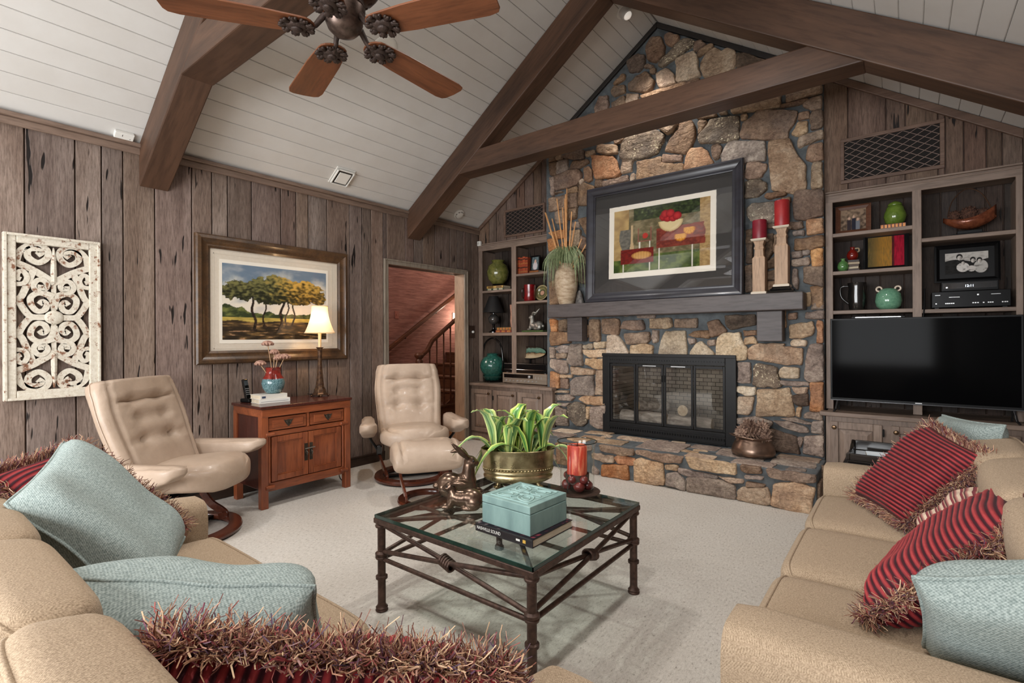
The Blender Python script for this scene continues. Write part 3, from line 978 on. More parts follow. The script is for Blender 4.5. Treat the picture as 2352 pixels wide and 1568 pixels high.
# ------------------------------------------------------------------ hearth
HX0, HX1, HY, HZ = 1.27, 3.9, -.68, .285
hearth = thing('hearth', 'raised fieldstone hearth running along the foot of the fireplace', 'hearth', (2.5, -.4, 0))
MB().bb(HX0, HX1, HY, YS - .045, 0, HZ).build('mortar_bed', M_MORTAR, hearth, None, .01, world=True)
SK = parse('''b: 150,170 250,155 470,200 480,270 380,275 170,230
b: 505,215 950,260 930,350 760,335 510,260
t: 985,285 1050,275 1460,325 1460,460 1240,430 1040,395
b: 1525,350 1700,365 1710,450 1600,440 1525,420
b: 1775,375 1850,385 2230,450 2230,540 2050,530 1810,480
t: 90,255 280,285 290,340 200,335 95,300
o: 300,300 350,275 490,310 480,370 330,350
o: 190,365 420,370 430,510 185,480
t: 490,330 550,310 760,360 770,560 660,550 500,520
t: 800,370 905,375 900,420 800,410
g: 920,400 1160,450 1150,490 1000,470 920,440
g: 810,460 900,445 970,520 980,610 800,560
g: 1010,490 1240,500 1450,570 1460,700 1350,690 1010,620
g: 1170,450 1290,475 1280,500 1175,485
t: 1300,480 1530,510 1530,545 1420,540
g: 1570,465 1720,480 1720,510 1570,500
b: 1580,530 1740,555 1740,580 1580,580
t: 1495,620 1540,590 1770,590 1800,740 1700,755 1490,700
t: 1850,560 2050,540 2230,600 2180,840 2000,800 1820,750
g: 90,380 140,430 130,470 90,460''', 1340, 980, 4.2)
tf_h = lambda a, b, d: Vector((a, HY - d, b))
hp = []
inv = wmat(hearth).inverted()
for k, pts in SK:
    P = []
    for u, vv in pts:
        q = ay(u, vv, HY - .02)
        P.append(Vector((min(max(q.x, HX0), HX1 - .01), max(.004, min(q.z, HZ + .0)))))
    hp.append(P)
    stone(hearth, P, RND.uniform(.025, .04), ST[k], lambda a, b, d: inv @ tf_h(a, b, d))
for sz in ((.18, .3), (.08, .16)):
    fill(hearth, hp, HX0, 2.2, .005, HZ, lambda a, b: HX0 < a < HX1 and .004 < b < HZ, lambda a, b, d: inv @ tf_h(a, b, d), 'tbgo', 200, sz, .028)
sp_ = []
for sz in ((.2, .3), (.1, .18)):
    fill(hearth, sp_, HY + .005, YS - .06, .004, HZ, lambda a, b: HY < a < YS - .05 and .002 < b < HZ, lambda a, b, d: inv @ Vector((HX1 + d * .6, a, b)), 'btg', 200, sz, .03)
tp = []
for sz in ((.26, .4), (.16, .26), (.08, .14)):
    fill(hearth, tp, HX0 + .01, HX1 - .01, HY + .005, YS - .03, lambda a, b: HX0 < a < HX1 and HY < b < YS - .035, lambda a, b, d: inv @ Vector((a, b, HZ + d * .3)), 'tgptg', 300, sz, .03)
# ------------------------------------------------------------------ built-in bookcases
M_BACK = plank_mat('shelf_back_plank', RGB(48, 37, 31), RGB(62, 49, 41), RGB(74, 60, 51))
BD = .30
def bookcase(name, label, x0, x1, zb, zt, uprights, shelves, extra):
    t = thing(name, label, 'bookcase', ((x0 + x1) / 2, .15, zb))
    for a, b in uprights:
        MB().bb(a, b, -.012, .01, zb, zt - .07).build('face_stile', M_SHELFV, t, None, .003, world=True)
        MB().bb((a + b) / 2 - .01, (a + b) / 2 + .01, .01, BD - .012, zb, zt - .07).build('upright', M_SHELFV, t, None, .002, world=True)
    h = MB().bb(x0, x1, -.012, .01, zt - .075, zt)
    h.build('header', M_SHELF, t, None, .003, world=True)
    MB().bb(x0, x1, -.03, .0, zt, zt + .014).bb(x0, x1, -.02, 0, zt - .022, zt - .012).build('cap_moulding', M_SHELF, t, None, .004, world=True)
    MB().bb(x0, x1, .01, BD - .012, zt - .05, zt - .03).build('top_panel', M_SHELF, t, None, 0, world=True)
    for a, b, z, th in shelves:
        MB().bb(a, b, -.008, BD - .012, z - th, z).build('shelf', M_SHELF, t, None, .004, world=True)
    x = x0
    while x < x1 - .01:
        b = min(x1, x + RND.choice((.1, .13, .16)))
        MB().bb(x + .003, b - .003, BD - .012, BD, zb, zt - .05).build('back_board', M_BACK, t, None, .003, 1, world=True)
        x = b
    return t
bookcase('built_in_bookcase', 'brown wooden built-in bookcase between the doorway and the stone chimney', .004, 1.108, .735, 2.505,
         [(.006, .07), (.553, .623), (1.085, 1.106)],
         [(.05, .565, 1.912, .028), (.61, 1.1, 2.088, .028), (.61, 1.1, 1.748, .028), (.05, 1.1, 1.37, .04)], 0)
bookcase('built_in_bookcase', 'brown wooden built-in bookcase standing above the large black television', 3.892, XR - .004, .697, 2.485,
         [(3.892, 3.944), (4.462, 4.518), (5.03, XR - .004)],
         [(3.93, 4.47, 2.152, .03), (3.93, 4.47, 1.838, .03), (3.93, 4.47, 1.513, .03), (4.51, 5.04, 2.043, .03), (4.51, 5.04, 1.502, .03)], 0)

M_KNOB = flat('bronze_knob', RGB(108, 86, 64), rough=.3, metal=.9)
def panel_door(parent, x0, x1, y, z0, z1, knob=None, hinge=None):
    """raised-panel door whose face is at y (towards -y)"""
    o = MB()
    w = .055
    o.bb(x0, x0 + w, y, y + .02, z0, z1).bb(x1 - w, x1, y, y + .02, z0, z1).bb(x0 + w, x1 - w, y, y + .02, z0, z0 + w).bb(x0 + w, x1 - w, y, y + .02, z1 - w, z1)
    d = o.build('door', M_SHELFV, parent, None, .004, world=True)
    a, b, c, e = x0 + w + .004, x1 - w - .004, z0 + w + .004, z1 - w - .004
    k = .035
    R = [[Vector((p, yy, q)) for p, q in ((a + s, c + s), (b - s, c + s), (b - s, e - s), (a + s, e - s))] for s, yy in ((0, y + .018), (0, y + .013), (k, y + .001), (k + .001, y + .001))]
    MB().rings(R).build('raised_panel', M_SHELFV, d, None, 0, world=True)
    if knob:
        MB().lathe([(.006, 0), (.006, .012), (.015, .018), (.017, .026), (.012, .033), (.0, .035)], 12, M=Matrix.Translation((knob[0], y, knob[1])) @ Matrix.Rotation(PI / 2, 4, 'X')).build('knob', M_KNOB, d, 40, world=True)
    if hinge:
        MB().box((hinge[0], y - .004, hinge[1]), (.012, .008, .05)).tube([(hinge[0], y - .008, hinge[1] - .03), (hinge[0], y - .008, hinge[1] + .03)], .004, 8).build('hinge', IRON, d, 40, world=True)
    return d
YC = -.18
t = thing('base_cabinet', 'brown three-door base cabinet under the bookcase by the doorway', 'cabinet', (.6, 0, 0))
MB().bb(.004, 1.108, YC + .022, BD, .0, .697).bb(1.108, 1.25, YC + .022, -.102, 0, .697).build('body', M_SHELFV, t, None, .003, world=True)
XD = [ay(u, 960, YC).x for u in (1082, 1129, 1133, 1184.5, 1189.6, 1245)]
for i in range(3):
    a, b = max(XD[2 * i], .01), XD[2 * i + 1]
    panel_door(t, a, b, YC, .12, .655, (b - .03, .61), (a + .0, .56) if i == 1 else None)
one(MB().bb(.004, 1.09, YC - .025, BD - .014, .70, .733).bb(1.09, 1.272, YC - .025, -.102, .70, .733).build('countertop', M_SHELF, None, None, .006), 'wooden countertop carrying the teal lantern jar and the silver stereo', 'countertop')
t = thing('base_cabinet', 'brown base cabinet with raised-panel doors under the television', 'cabinet', (4.5, 0, 0))
MB().bb(3.905, XR - .004, YC + .022, BD, 0, .658).build('body', M_SHELFV, t, None, .003, world=True)
for i, (a, b, kx, hx) in enumerate(((3.937, 4.274, 3.965, 4.283), (4.327, 4.66, 4.36, None), (4.70, 5.03, 4.99, None))):
    panel_door(t, a, b, YC, .11, .618, (kx, .575), (hx, .56) if hx else None)
one(MB().bb(3.865, XR - .004, YC - .025, -.102, .661, .695).bb(3.905, XR - .004, -.102, BD - .014, .661, .695).build('countertop', M_SHELF, None, None, .006), 'wooden countertop on which the large black television stands', 'countertop')

# lattice vent grilles on the gable wall -------------------------------------------
M_VDARK = flat('vent_dark', RGB(22, 17, 15), rough=.9)
M_LATT = flat('lattice_metal', RGB(124, 104, 94), rough=.5, metal=.4)
def grille(label, c0, c1, nbar):
    a, b = ay(*c0, -.004), ay(*c1, -.004)
    x0, x1, z1, z0 = a.x, b.x, (a.z), (b.z)
    t = thing('vent_grille', label, 'vent', ((x0 + x1) / 2, 0, z0), group='wall vents')
    w = .028
    f = MB().bb(x0, x1, -.022, -.004, z0, z0 + w).bb(x0, x1, -.022, -.004, z1 - w, z1).bb(x0, x0 + w, -.022, -.004, z0 + w, z1 - w).bb(x1 - w, x1, -.022, -.004, z0 + w, z1 - w)
    f.build('frame', M_TRIMX, t, None, .004, world=True)
    MB().bb(x0 + w, x1 - w, -.008, -.004, z0 + w, z1 - w).build('backing', M_VDARK, t, world=True)
    X0, X1, Z0, Z1 = x0 + w, x1 - w, z0 + w, z1 - w
    H = Z1 - Z0; st = H / 6.0; k = .6
    for sg in (1, -1):
        s = -H / k - st
        while s < (X1 - X0) + H / k:
            # line x = X0 + s + sg*(z-Z0)/k
            pts = []
            for z in (Z0, Z1):
                pts.append((X0 + s + ((z - Z0) if sg > 0 else (Z1 - z)) / k, z))
            (xa, za), (xb, zb) = pts
            def clip(xv):
                tt = (xv - xa) / (xb - xa); return (xv, za + (zb - za) * tt)
            P = [(xa, za), (xb, zb)]
            lo, hi = min(xa, xb), max(xa, xb)
            if hi > X0 + .01 and lo < X1 - .01:
                Q = []
                for q in P:
                    if q[0] < X0: q = clip(X0)
                    if q[0] > X1: q = clip(X1)
                    Q.append(q)
                MB().tube([(Q[0][0], -.012 - .002 * sg, Q[0][1]), (Q[1][0], -.012 - .002 * sg, Q[1][1])], 0, flat=(.003, .0042)).build('lattice_bar', M_LATT, t, world=True)
            s += st / k * 1.0
    return t
grille('smaller lattice vent grille above the bookcase by the doorway', (1158.6, 484), (1253, 531.7), 8)
grille('larger lattice vent grille above the bookcase with the television', (1930, 322), (2170, 386), 8)

# ------------------------------------------------------------------ mantel
M_MANT = wood('mantel_wood', RGB(76, 70, 70), RGB(98, 90, 88), 0, 6, .45, rnd=.05, bump=.2)
t = thing('mantel_shelf', 'charcoal brown timber mantel shelf with two block corbels on the chimney', 'mantel', (2.5, -.15, 1.52))
MB().bb(1.281, 3.766, -.29, YS - .045, 1.521, 1.666).build('shelf', M_MANT, t, None, .008, world=True)
for a, b in ((1.488, 1.672), (3.402, 3.602)):
    MB().bb(a, b, -.22, YS - .04, 1.26, 1.520).build('corbel', M_MANT, t, None, .006, world=True)

# ------------------------------------------------------------------ fireplace insert
t = NT('firebox_brick')
bk = t.n('ShaderNodeTexBrick'); bk.inputs['Color1'].default_value = RGB(170, 160, 144); bk.inputs['Color2'].default_value = RGB(140, 132, 120); bk.inputs['Mortar'].default_value = RGB(60, 56, 52)
bk.inputs['Scale'].default_value = 6
t.l(t.coord((1, 1, 1), rot=(PI / 2, 0, 0)), bk.inputs['Vector'])
M_FB = t.done(bk.outputs[0], .9)  # brick lightened in colour, standing in for light that never reaches inside
M_FGLASS = glassy('fire_glass', (.9, .9, .9, 1), ior=1.6)
fi = thing('fireplace_insert', 'black metal fireplace insert with four folding glass doors', 'fireplace', (2.535, -.1, .29))
A, B, Z0, Z1 = 1.862, 3.208, .296, 1.134
ia, ib, iz0, iz1 = 1.945, 3.112, .415, 1.03
MB().bb(A, ia, -.115, -.075, Z0, Z1).bb(ib, B, -.115, -.075, Z0, Z1).bb(ia, ib, -.115, -.075, iz1, Z1).bb(ia, ib, -.115, -.075, Z0, iz0).build('surround', IRON, fi, None, .004, world=True)
MB().bb(A, B, -.128, -.115, Z1 - .03, Z1).build('top_strip', IRON, fi, None, .003, world=True)
m = MB()
for k in range(46):
    x = ia + .01 + (ib - ia - .02) * k / 45
    m.box((x, -.119, .352), (.012, .01, .02)); m.box((x, -.119, 1.068), (.008, .004, .008))
tag(m.build('perforated_vents', BLACK, fi, world=True), kind='stuff')
for z in (.32, .385): MB().bb(ia, ib, -.124, -.115, z - .006, z + .006).build('louvre', IRON, fi, None, .002, world=True)
fb = MB()
fb.bb(FX0, FX1, .44, .46, .3, 1.0).bb(FX0, FX0 + .02, -.05, .45, .3, 1.0).bb(FX1 - .02, FX1, -.05, .45, .3, 1.0).bb(FX0, FX1, -.05, .45, .29, .31).bb(FX0, FX1, -.05, .45, 1.0, 1.03)
fb.build('firebox', M_FB, fi, world=True)
dw = (ib - ia) / 4
for i in range(4):
    x0, x1 = ia + dw * i + .003, ia + dw * (i + 1) - .003
    w = .02
    d = MB().bb(x0, x0 + w, -.106, -.09, iz0 + .004, iz1 - .004).bb(x1 - w, x1, -.106, -.09, iz0 + .004, iz1 - .004).bb(x0 + w, x1 - w, -.106, -.09, iz0 + .004, iz0 + .028).bb(x0 + w, x1 - w, -.106, -.09, iz1 - .03, iz1 - .004).build('glass_door', IRON, fi, None, .002, world=True)
    MB().bb(x0 + w - .004, x1 - w + .004, -.1, -.096, iz0 + .02, iz1 - .02).build('pane', M_FGLASS, d, world=True)
    if i in (1, 2):
        hx = x1 - .01 if i == 1 else x0 + .01
        MB().tube([(hx, -.11, .86), (hx, -.122, .86), (hx, -.122, .92), (hx, -.11, .92)], .004, 6).build('handle', IRON, d, world=True)
        MB().bb((x0 + x1) / 2 - .07, (x0 + x1) / 2 + .07, -.109, -.106, iz1 - .022, iz1 - .014).build('draught_slots', flat('slot_light', RGB(190, 190, 190), rough=.4, metal=.5), d, world=True)
# wrought grate and ceramic logs
g = thing('log_grate', 'black iron grate holding the logs inside the firebox', 'grate', (2.53, .17, .31))
for k in range(7):
    x = 2.2 + .11 * k
    MB().tube([(x, -.03, .42), (x, -.02, .38), (x, .32, .38), (x, .33, .42)], .008, 6).build('grate_bar', IRON, g, world=True)
for y in (.05, .28): MB().tube([(2.16, y, .37), (2.9, y, .37)], .008, 6).build('cross_bar', IRON, g, world=True)
for x in (2.2, 2.86):
    for y in (.05, .28): MB().tube([(x, y, .37), (x, y, .31)], .008, 6).build('leg', IRON, g, world=True)
M_LOG = flat('log_bark', RGB(186, 176, 162), RGB(112, 102, 92), rough=.95, scale=30, bump=.9, bscale=60, stretch=(.25, 1, 1))  # log tones raised as well, in place of light inside the firebox
M_LOGE = flat('log_end', RGB(196, 178, 150), RGB(164, 142, 112), rough=.9, scale=40)
LG = [((2.02, .035, .462), (2.5, .03, .462), .07, 'bark log lying foremost on the grate, away from the copper pot'),
      ((2.53, .04, .455), (2.95, .05, .455), .064, 'bark log lying foremost on the grate, next to the copper pot'),
      ((2.1, .15, .442), (2.92, .16, .442), .05, 'long bark log lying across the middle of the grate'),
      ((2.15, .262, .442), (2.88, .268, .442), .048, 'long bark log lying at the back of the grate'),
      ((2.2, .02, .585), (2.42, .27, .565), .055, 'short bark log laid slantwise over the end of the pile'),
      ((2.68, .0, .575), (2.7, .28, .55), .058, 'short bark log laid crosswise with its pale cut end to the glass')]
for i, (p, q, r, lb) in enumerate(LG):
    p, q = Vector(p), Vector(q)
    lg = thing('fire_log', lb, 'log', p.lerp(q, .5), group='logs in the firebox')
    pts = [p.lerp(q, k / 8) for k in range(9)]
    MB().tube(pts, [r * (1 + .12 * nz(k * .7, i * 3.3)) for k in range(9)], 14).build('bark', M_LOG, lg, 60, world=True)
    d = (q - p).normalized()
    for a_, b_ in ((p - d * .002, p + d * .004), (q - d * .004, q + d * .002)): MB().tube([a_, b_], r * .92, 14).build('cut_end', M_LOGE, lg, 40, world=True)
# ------------------------------------------------------------------ ceiling fan and ceiling fittings
M_FANB = flat('fan_bronze', RGB(104, 88, 80), RGB(66, 54, 48), rough=.36, metal=.75, scale=30)
M_FANBR = flat('fan_bracket_bronze', RGB(72, 58, 52), RGB(48, 38, 34), rough=.5, metal=.5, scale=60, bump=.5, bscale=120)
M_BLADE = wood('fan_blade_wood', RGB(92, 54, 33), RGB(128, 78, 50), 0, 8, .4, rnd=.15)
FZ = 2.66
fan = thing('ceiling_fan', 'bronze ceiling fan with five brown wooden blades hanging from the ridge', 'ceiling fan', (2.466, -3.652, FZ))
UPM = Matrix.Translation((0, 0, .17))
MB().tube([(0, 0, .44), (0, 0, ZA - FZ - .03)], .017, 12).build('downrod', M_FANB, fan, 40)
MB().lathe([(.0, ZA - FZ - .02), (.075, ZA - FZ - .03), (.07, ZA - FZ - .09), (.02, ZA - FZ - .14)], 20).build('canopy', M_FANB, fan, 40)
MB().lathe([(.02, .28), (.06, .27), (.14, .24), (.195, .19), (.205, .13), (.195, .08), (.165, .05), (.15, .02), (.13, -.005), (.08, -.03), (.06, -.04)], 36, M=UPM).build('motor_housing', M_FANB, fan, 40)
m = MB()
for k in range(16):
    a = 2 * PI * k / 16
    M_ = UPM @ Matrix.Rotation(a, 4, 'Z')
    m.ball((.128, 0, .035), (.02, .022, .032), 8, 6, M_); m.ball((.155, 0, .16), (.016, .02, .03), 8, 6, M_)
    m.ball((.105, 0, -.005), (.02, .018, .014), 8, 6, M_)
tag(m.build('leaf_relief', M_FANBR, fan, 60), kind='stuff')
MB().lathe([(.06, -.03), (.086, -.035), (.09, -.06), (.087, -.064), (.09, -.068), (.088, -.105), (.076, -.13), (.08, -.135), (.07, -.16), (.05, -.18), (.02, -.192), (0, -.195)], 28, M=UPM).build('switch_housing', M_FANB, fan, 35)
MB().box((.055, -.056, .12), (.008, .022, .012), rz=-.8).build('switch', BLACK, fan)
for k in range(5):
    a = math.radians(20 + 72 * k)
    R = Matrix.Rotation(a, 4, 'Z') @ Matrix.Rotation(math.radians(-4), 4, 'X')
    # blade outline
    out = []
    x0, x1 = .125, .715
    for i in range(9):
        q = PI / 2 + PI * i / 8
        out.append((x0 + .05 + .055 * math.cos(q), .065 * math.sin(q)))
    out += [(.32, -.078), (x1 - .06, -.088)]
    for i in range(7):
        q = -PI / 2 + PI * i / 6
        out.append((x1 - .045 + .045 * math.copysign(abs(math.cos(q)) ** .7, math.cos(q)), .085 * math.copysign(abs(math.sin(q)) ** .6, math.sin(q))))
    out += [(x1 - .06, .088), (.32, .078)]
    b = MB().prism(out, -.004, .004).build('blade', M_BLADE, fan, None, .002, 1)
    b.matrix_basis = R
    bm_ = MB().tube([(.07, 0, .07), (.095, 0, .04), (.12, 0, .006), (.15, 0, -.008), (.18, 0, -.01)], [.018, .014, .012, .013, .016], 8)
    bm_.ball((.195, 0, -.01), (.05, .04, .016), 16, 8)
    bm_.ball((.195, 0, -.024), (.026, .022, .012), 12, 8)
    for j in range(9):
        q = 2 * PI * j / 9
        Mq = Matrix.Translation((.195, 0, -.012)) @ Matrix.Rotation(q, 4, 'Z') @ Matrix.Translation((.05, 0, 0)) @ Matrix.Rotation(.25, 4, 'Y')
        bm_.ball((0, 0, 0), (.028, .013, .008), 8, 6, Mq)
        bm_.ball((.012, .011, .002), (.013, .008, .007), 6, 5, Mq)
        bm_.ball((.012, -.011, .002), (.013, .008, .007), 6, 5, Mq)
    c = bm_.build('blade_bracket', M_FANBR, fan, 60)
    c.matrix_basis = R

def on_slope(u, v):
    d = ray(u, v)
    tt = (ZE + SL * CAM.x - CAM.z) / (d.z - SL * d.x)
    return CAM + d * tt
nL = Vector((SL, 0, -1)).normalized()           # down into the room from the left slope
def slope_frame(p):
    up = Vector((1, 0, SL)).normalized(); yv = Vector((0, 1, 0))
    m = Matrix((up, yv, -nL)).transposed().to_4x4()      # local z points out of the room
    return Matrix.Translation(p) @ m
def slope_thing(name, label, cat, p):
    o = thing(name, label, cat, p)
    o.matrix_basis = slope_frame(p)
    return o
# eyeball light beside the truss
p = on_slope(1432, 25)
e = slope_thing('eyeball_light', 'white eyeball spotlight in the ceiling boards near the ridge', 'ceiling light', p)
MB().lathe([(.06, -.006), (.075, -.006), (.075, .0), (.06, .002)], 24).build('trim_ring', WHITE, e, 40)
MB().lathe([(.055, .0), (.057, -.05), (.052, -.07), (.045, -.075)], 24).build('housing', flat('eyeball_white', RGB(196, 194, 190), rough=.4), e, 40)
MB().ball((0, 0, -.07), (.042, .042, .03), 16, 8).build('lamp', emission('spot_lens', (1, .93, .84, 1), .35), e, 60)
spot('eyeball_lamp_light', p + nL * .14, (2.5, -.06, 1.9), 90, WARM, 80, .8, .05)
# round recessed light partly behind a blade
p = on_slope(884, 112)
e = slope_thing('recessed_light', 'round white recessed light behind the fan blades', 'ceiling light', p)
MB().lathe([(.075, -.004), (.1, -.004), (.105, .0), (.07, .003)], 32).build('trim_ring', WHITE, e, 40)
MB().lathe([(.0, -.002), (.076, -.002), (.076, .001)], 32).build('lens', emission('recessed_lens', (1, .95, .88, 1), 1.5), e)
spot('recessed_lamp_light', p + nL * .05, p + Vector((.3, 0, -2.5)), 110, WARM, 140, .9, .09)
# unseen recessed lights of the same kind, added to light the room
nR = Vector((-SR, 0, -1)).normalized()
for k, (x, y, side) in enumerate(((3.55, -2.35, 1), (3.55, -4.6, 1), (1.4, -4.9, 0), (1.1, -6.4, 0), (3.9, -6.4, 1))):
    p = Vector((x, y, zroof(x)))
    o = thing('recessed_light', 'round white recessed light in the ceiling boards away from the fan', 'ceiling light', p, group='recessed ceiling lights')
    nn = nR if side else nL
    up = Vector((0, 1, 0)).cross(-nn)
    o.matrix_basis = Matrix.Translation(p) @ Matrix((up, Vector((0, 1, 0)), -nn)).transposed().to_4x4()
    MB().lathe([(.075, -.004), (.1, -.004), (.105, .0), (.07, .003)], 32).build('trim_ring', WHITE, o, 40)
    MB().lathe([(.0, -.002), (.076, -.002), (.076, .001)], 32).build('lens', bpy.data.materials['recessed_lens'], o)
    spot('recessed_lamp_light', p + nn * .05, p + Vector((0, 0, -2.5)), 110, WARM, 140, .9, .09)
# smoke detector
p = on_slope(1053, 490)
e = slope_thing('smoke_detector', 'round white smoke detector near the corner of the ceiling', 'smoke detector', p)
MB().lathe([(.068, 0), (.07, -.012), (.064, -.022), (.05, -.026)], 28).build('base', WHITE, e, 40)
MB().lathe([(.05, -.024), (.047, -.04), (.03, -.046), (0, -.047)], 24).build('cover', WHITE, e, 40)
m = MB()
for k in range(8):
    q = 2 * PI * k / 8
    m.box((.048 * math.cos(q), .048 * math.sin(q), -.032), (.006, .02, .008), rz=q)
m.build('slots', flat('detector_slot', RGB(120, 112, 100), rough=.6), e)
# square ceiling speaker / diffuser above the painting
p = on_slope(785, 405)
e = slope_thing('ceiling_diffuser', 'square white air diffuser in the ceiling above the painting', 'vent', p)
MB().box((0, 0, -.004), (.20, .20, .008)).build('flange', WHITE, e, None, .004)
MB().bb(-.062, .062, -.062, .062, -.034, -.026).build('centre_plate', WHITE, e, None, .004)
m = MB()
for s, z in ((.09, -.02),):
    for a, b, c, d in ((-s, s, -s, -s + .012), (-s, s, s - .012, s), (-s, -s + .012, -s, s), (s - .012, s, -s, s)): m.bb(a, b, c, d, z - .012, z + .004)
m.build('louvre', WHITE, e, None, .003)
MB().box((0, 0, -.011), (.165, .165, .006)).build('throat', flat('diffuser_gap', RGB(70, 62, 56)), e)  # dark sheet painting the shade in the gap behind the centre plate
# alarm boxes
p = on_slope(284, 308)
e = slope_thing('alarm_box', 'white rectangular sensor box above the crown moulding', 'sensor', p)
MB().box((0, 0, -.014), (.055, .115, .028)).build('case', WHITE, e, None, .005)
MB().box((.006, -.012, -.0285), (.014, .003, .001)).box((-.012, .035, -.0285), (.004, .004, .001)).build('marks', BLACK, e)
p = ay(1098.5, 560, -.03)
e = thing('motion_sensor', 'small white motion sensor in the corner above the bookcase', 'sensor', (.045, -.032, p.z - .03))
MB().box((0, 0, .03), (.055, .035, .062)).build('case', WHITE, e, None, .006)
MB().box((.0, -.0185, .03), (.03, .004, .034)).build('lens', flat('sensor_lens', RGB(190, 186, 178), rough=.3), e, None, .001)
p = ax_(1083, 762, .0)
e = thing('light_switch', 'dark brown switch plate with a white knob beside the doorway', 'light switch', (0.003, p.y, p.z))
MB().box((.004, 0, 0), (.008, .1, .16)).build('plate', flat('switch_brown', RGB(60, 44, 36), rough=.4), e, None, .003)
MB().lathe([(.016, 0), (.016, .014), (.012, .02), (0, .021)], 14, M=Matrix.Translation((.008, .01, 0)) @ Matrix.Rotation(PI / 2, 4, 'Y')).build('knob', WHITE, e, 40)
# ------------------------------------------------------------------ left wall: carved panel and painting
def dep(p): return (Vector(p) - CAM).dot(FWD)
def zat(p, v): return CAM.z + (CY - v) * dep(p) / FPX
YZ = Matrix(((0, 0, 1, 0), (1, 0, 0, 0), (0, 1, 0, 0), (0, 0, 0, 1)))    # (y, z, x) -> world
t = NT('distressed_white')
v = t.coord((1, 1, 1), rnd=True)
n = t.noise(v, 16, 7, .7)
n2 = t.noise(v, 60, 4, .7)
c = t.ramp(n2, [(.3, RGB(186, 176, 158)), (.6, RGB(208, 202, 188))])
c = t.mix(c, RGB(122, 82, 58), t.ramp(t.math('ADD', t.math('MULTIPLY', n, .75), t.math('MULTIPLY', n2, .25)), [(.54, (0, 0, 0, 1)), (.6, (1, 1, 1, 1))]))
t.bump(n2, .3, .004)
M_DIST = t.done(c, .8)
P0, P1 = ax_(5, 531, .03), ax_(231, 906, .03)
y0, y1, z1, z0 = P0.y, P1.y, P0.z, P1.z
sp = thing('carved_wall_panel', 'distressed white wooden panel of carved scrolls hanging on the plank wall', 'wall panel', (.03, (y0 + y1) / 2, z0))
w = .06
MB().bb(.004, .045, y0, y0 + w, z0, z1).build('frame_side', M_DIST, sp, None, .005, world=True)
MB().bb(.004, .045, y1 - w, y1, z0, z1).build('frame_side', M_DIST, sp, None, .005, world=True)
MB().bb(.004, .045, y0 + w, y1 - w, z0, z0 + w).build('frame_rail', M_DIST, sp, None, .005, world=True)
MB().bb(.004, .045, y0 + w, y1 - w, z1 - w, z1).build('frame_rail', M_DIST, sp, None, .005, world=True)
m = MB()
for a, b, c, d in ((y0 + .018, y1 - .018, z1 - .018, z1 - .002), (y0 + .018, y1 - .018, z0 + .002, z0 + .018), (y0 + .002, y0 + .018, z0 + .002, z1 - .002), (y1 - .018, y1 - .002, z0 + .002, z1 - .002)): m.bb(.045, .055, a, b, c, d)
m.build('raised_edge', M_DIST, sp, None, .003, world=True)
hy, hz = (y1 - y0) / 2 - w, (z1 - z0) / 2 - w
cy_, cz_ = (y0 + y1) / 2, (z0 + z1) / 2
def smooth_path(pts, n=5):
    out = []
    P = [Vector(p) for p in pts]
    for i in range(len(P) - 1):
        a, b, c, d = P[max(i - 1, 0)], P[i], P[i + 1], P[min(i + 2, len(P) - 1)]
        for k in range(n):
            s = k / n
            out.append(.5 * ((2 * b) + (c - a) * s + (2 * a - 5 * b + 4 * c - d) * s * s + (3 * b - a - 3 * c + d) * s ** 3))
    out.append(P[-1])
    return out
QUART = [
 ([(-1.0, .72), (-.88, .9), (-.55, 1.0), (-.22, .96), (-.17, .84), (-.42, .755), (-.68, .82), (-.68, .92), (-.47, .945), (-.34, .9), (-.44, .86)], .044),
 ([(-1.0, .73), (-.57, .65), (-.1, .52), (.02, .48)], .052),
 ([(-.55, .64), (-.83, .31), (-.93, .22), (-.7, .04), (-.5, .0), (-.12, .0)], .044),
 ([(-.0, .12), (-.1, .28), (-.4, .335), (-.62, .27), (-.6, .16), (-.45, .085), (-.27, .1), (-.2, .17), (-.3, .22), (-.4, .18)], .04),
 ([(-.0, .30), (-.2, .335), (-.45, .36), (-.55, .43), (-.45, .51), (-.28, .51), (-.18, .45), (-.24, .395), (-.36, .41), (-.36, .45)], .036),
 ([(-1.0, .44), (-.8, .46), (-.72, .54), (-.82, .62), (-.95, .6), (-.97, .53), (-.88, .51)], .034),
]
for qi, (pts, wd_) in enumerate(QUART):
    for sx in (1, -1):
        for sz in (1, -1):
            P = smooth_path([Vector((.0205 + .0011 * qi + .0003 * (sx + 2 * sz), cy_ + sx * p[0] * hy, cz_ + sz * p[1] * hz)) for p in pts], 9)
            MB().tube(P, 0, flat=(wd_ * .78, .02), up=Vector((1, 0, 0))).build('scroll', M_DIST, sp, None, .003, world=True)
for sz in (1, -1):
    MB().tube([(.022, cy_, cz_ + sz * hz * .98), (.024, cy_, cz_ + sz * hz * .85), (.022, cy_, cz_ + sz * hz * .5)], [.004, .014, .018], 8).build('spike', M_DIST, sp, 40, world=True)
    MB().tube([(.0185 + .0004 * sz, cy_, cz_ + sz * hz * .5), (.0185 + .0004 * sz, cy_, cz_ + sz * hz * .06)], 0, flat=(.026, .02), up=Vector((1, 0, 0))).build('centre_stem', M_DIST, sp, None, .004, world=True)
MB().ball((.03, cy_, cz_), (.016, .05, .045), 18, 10).build('medallion', M_DIST, sp, 60, world=True)

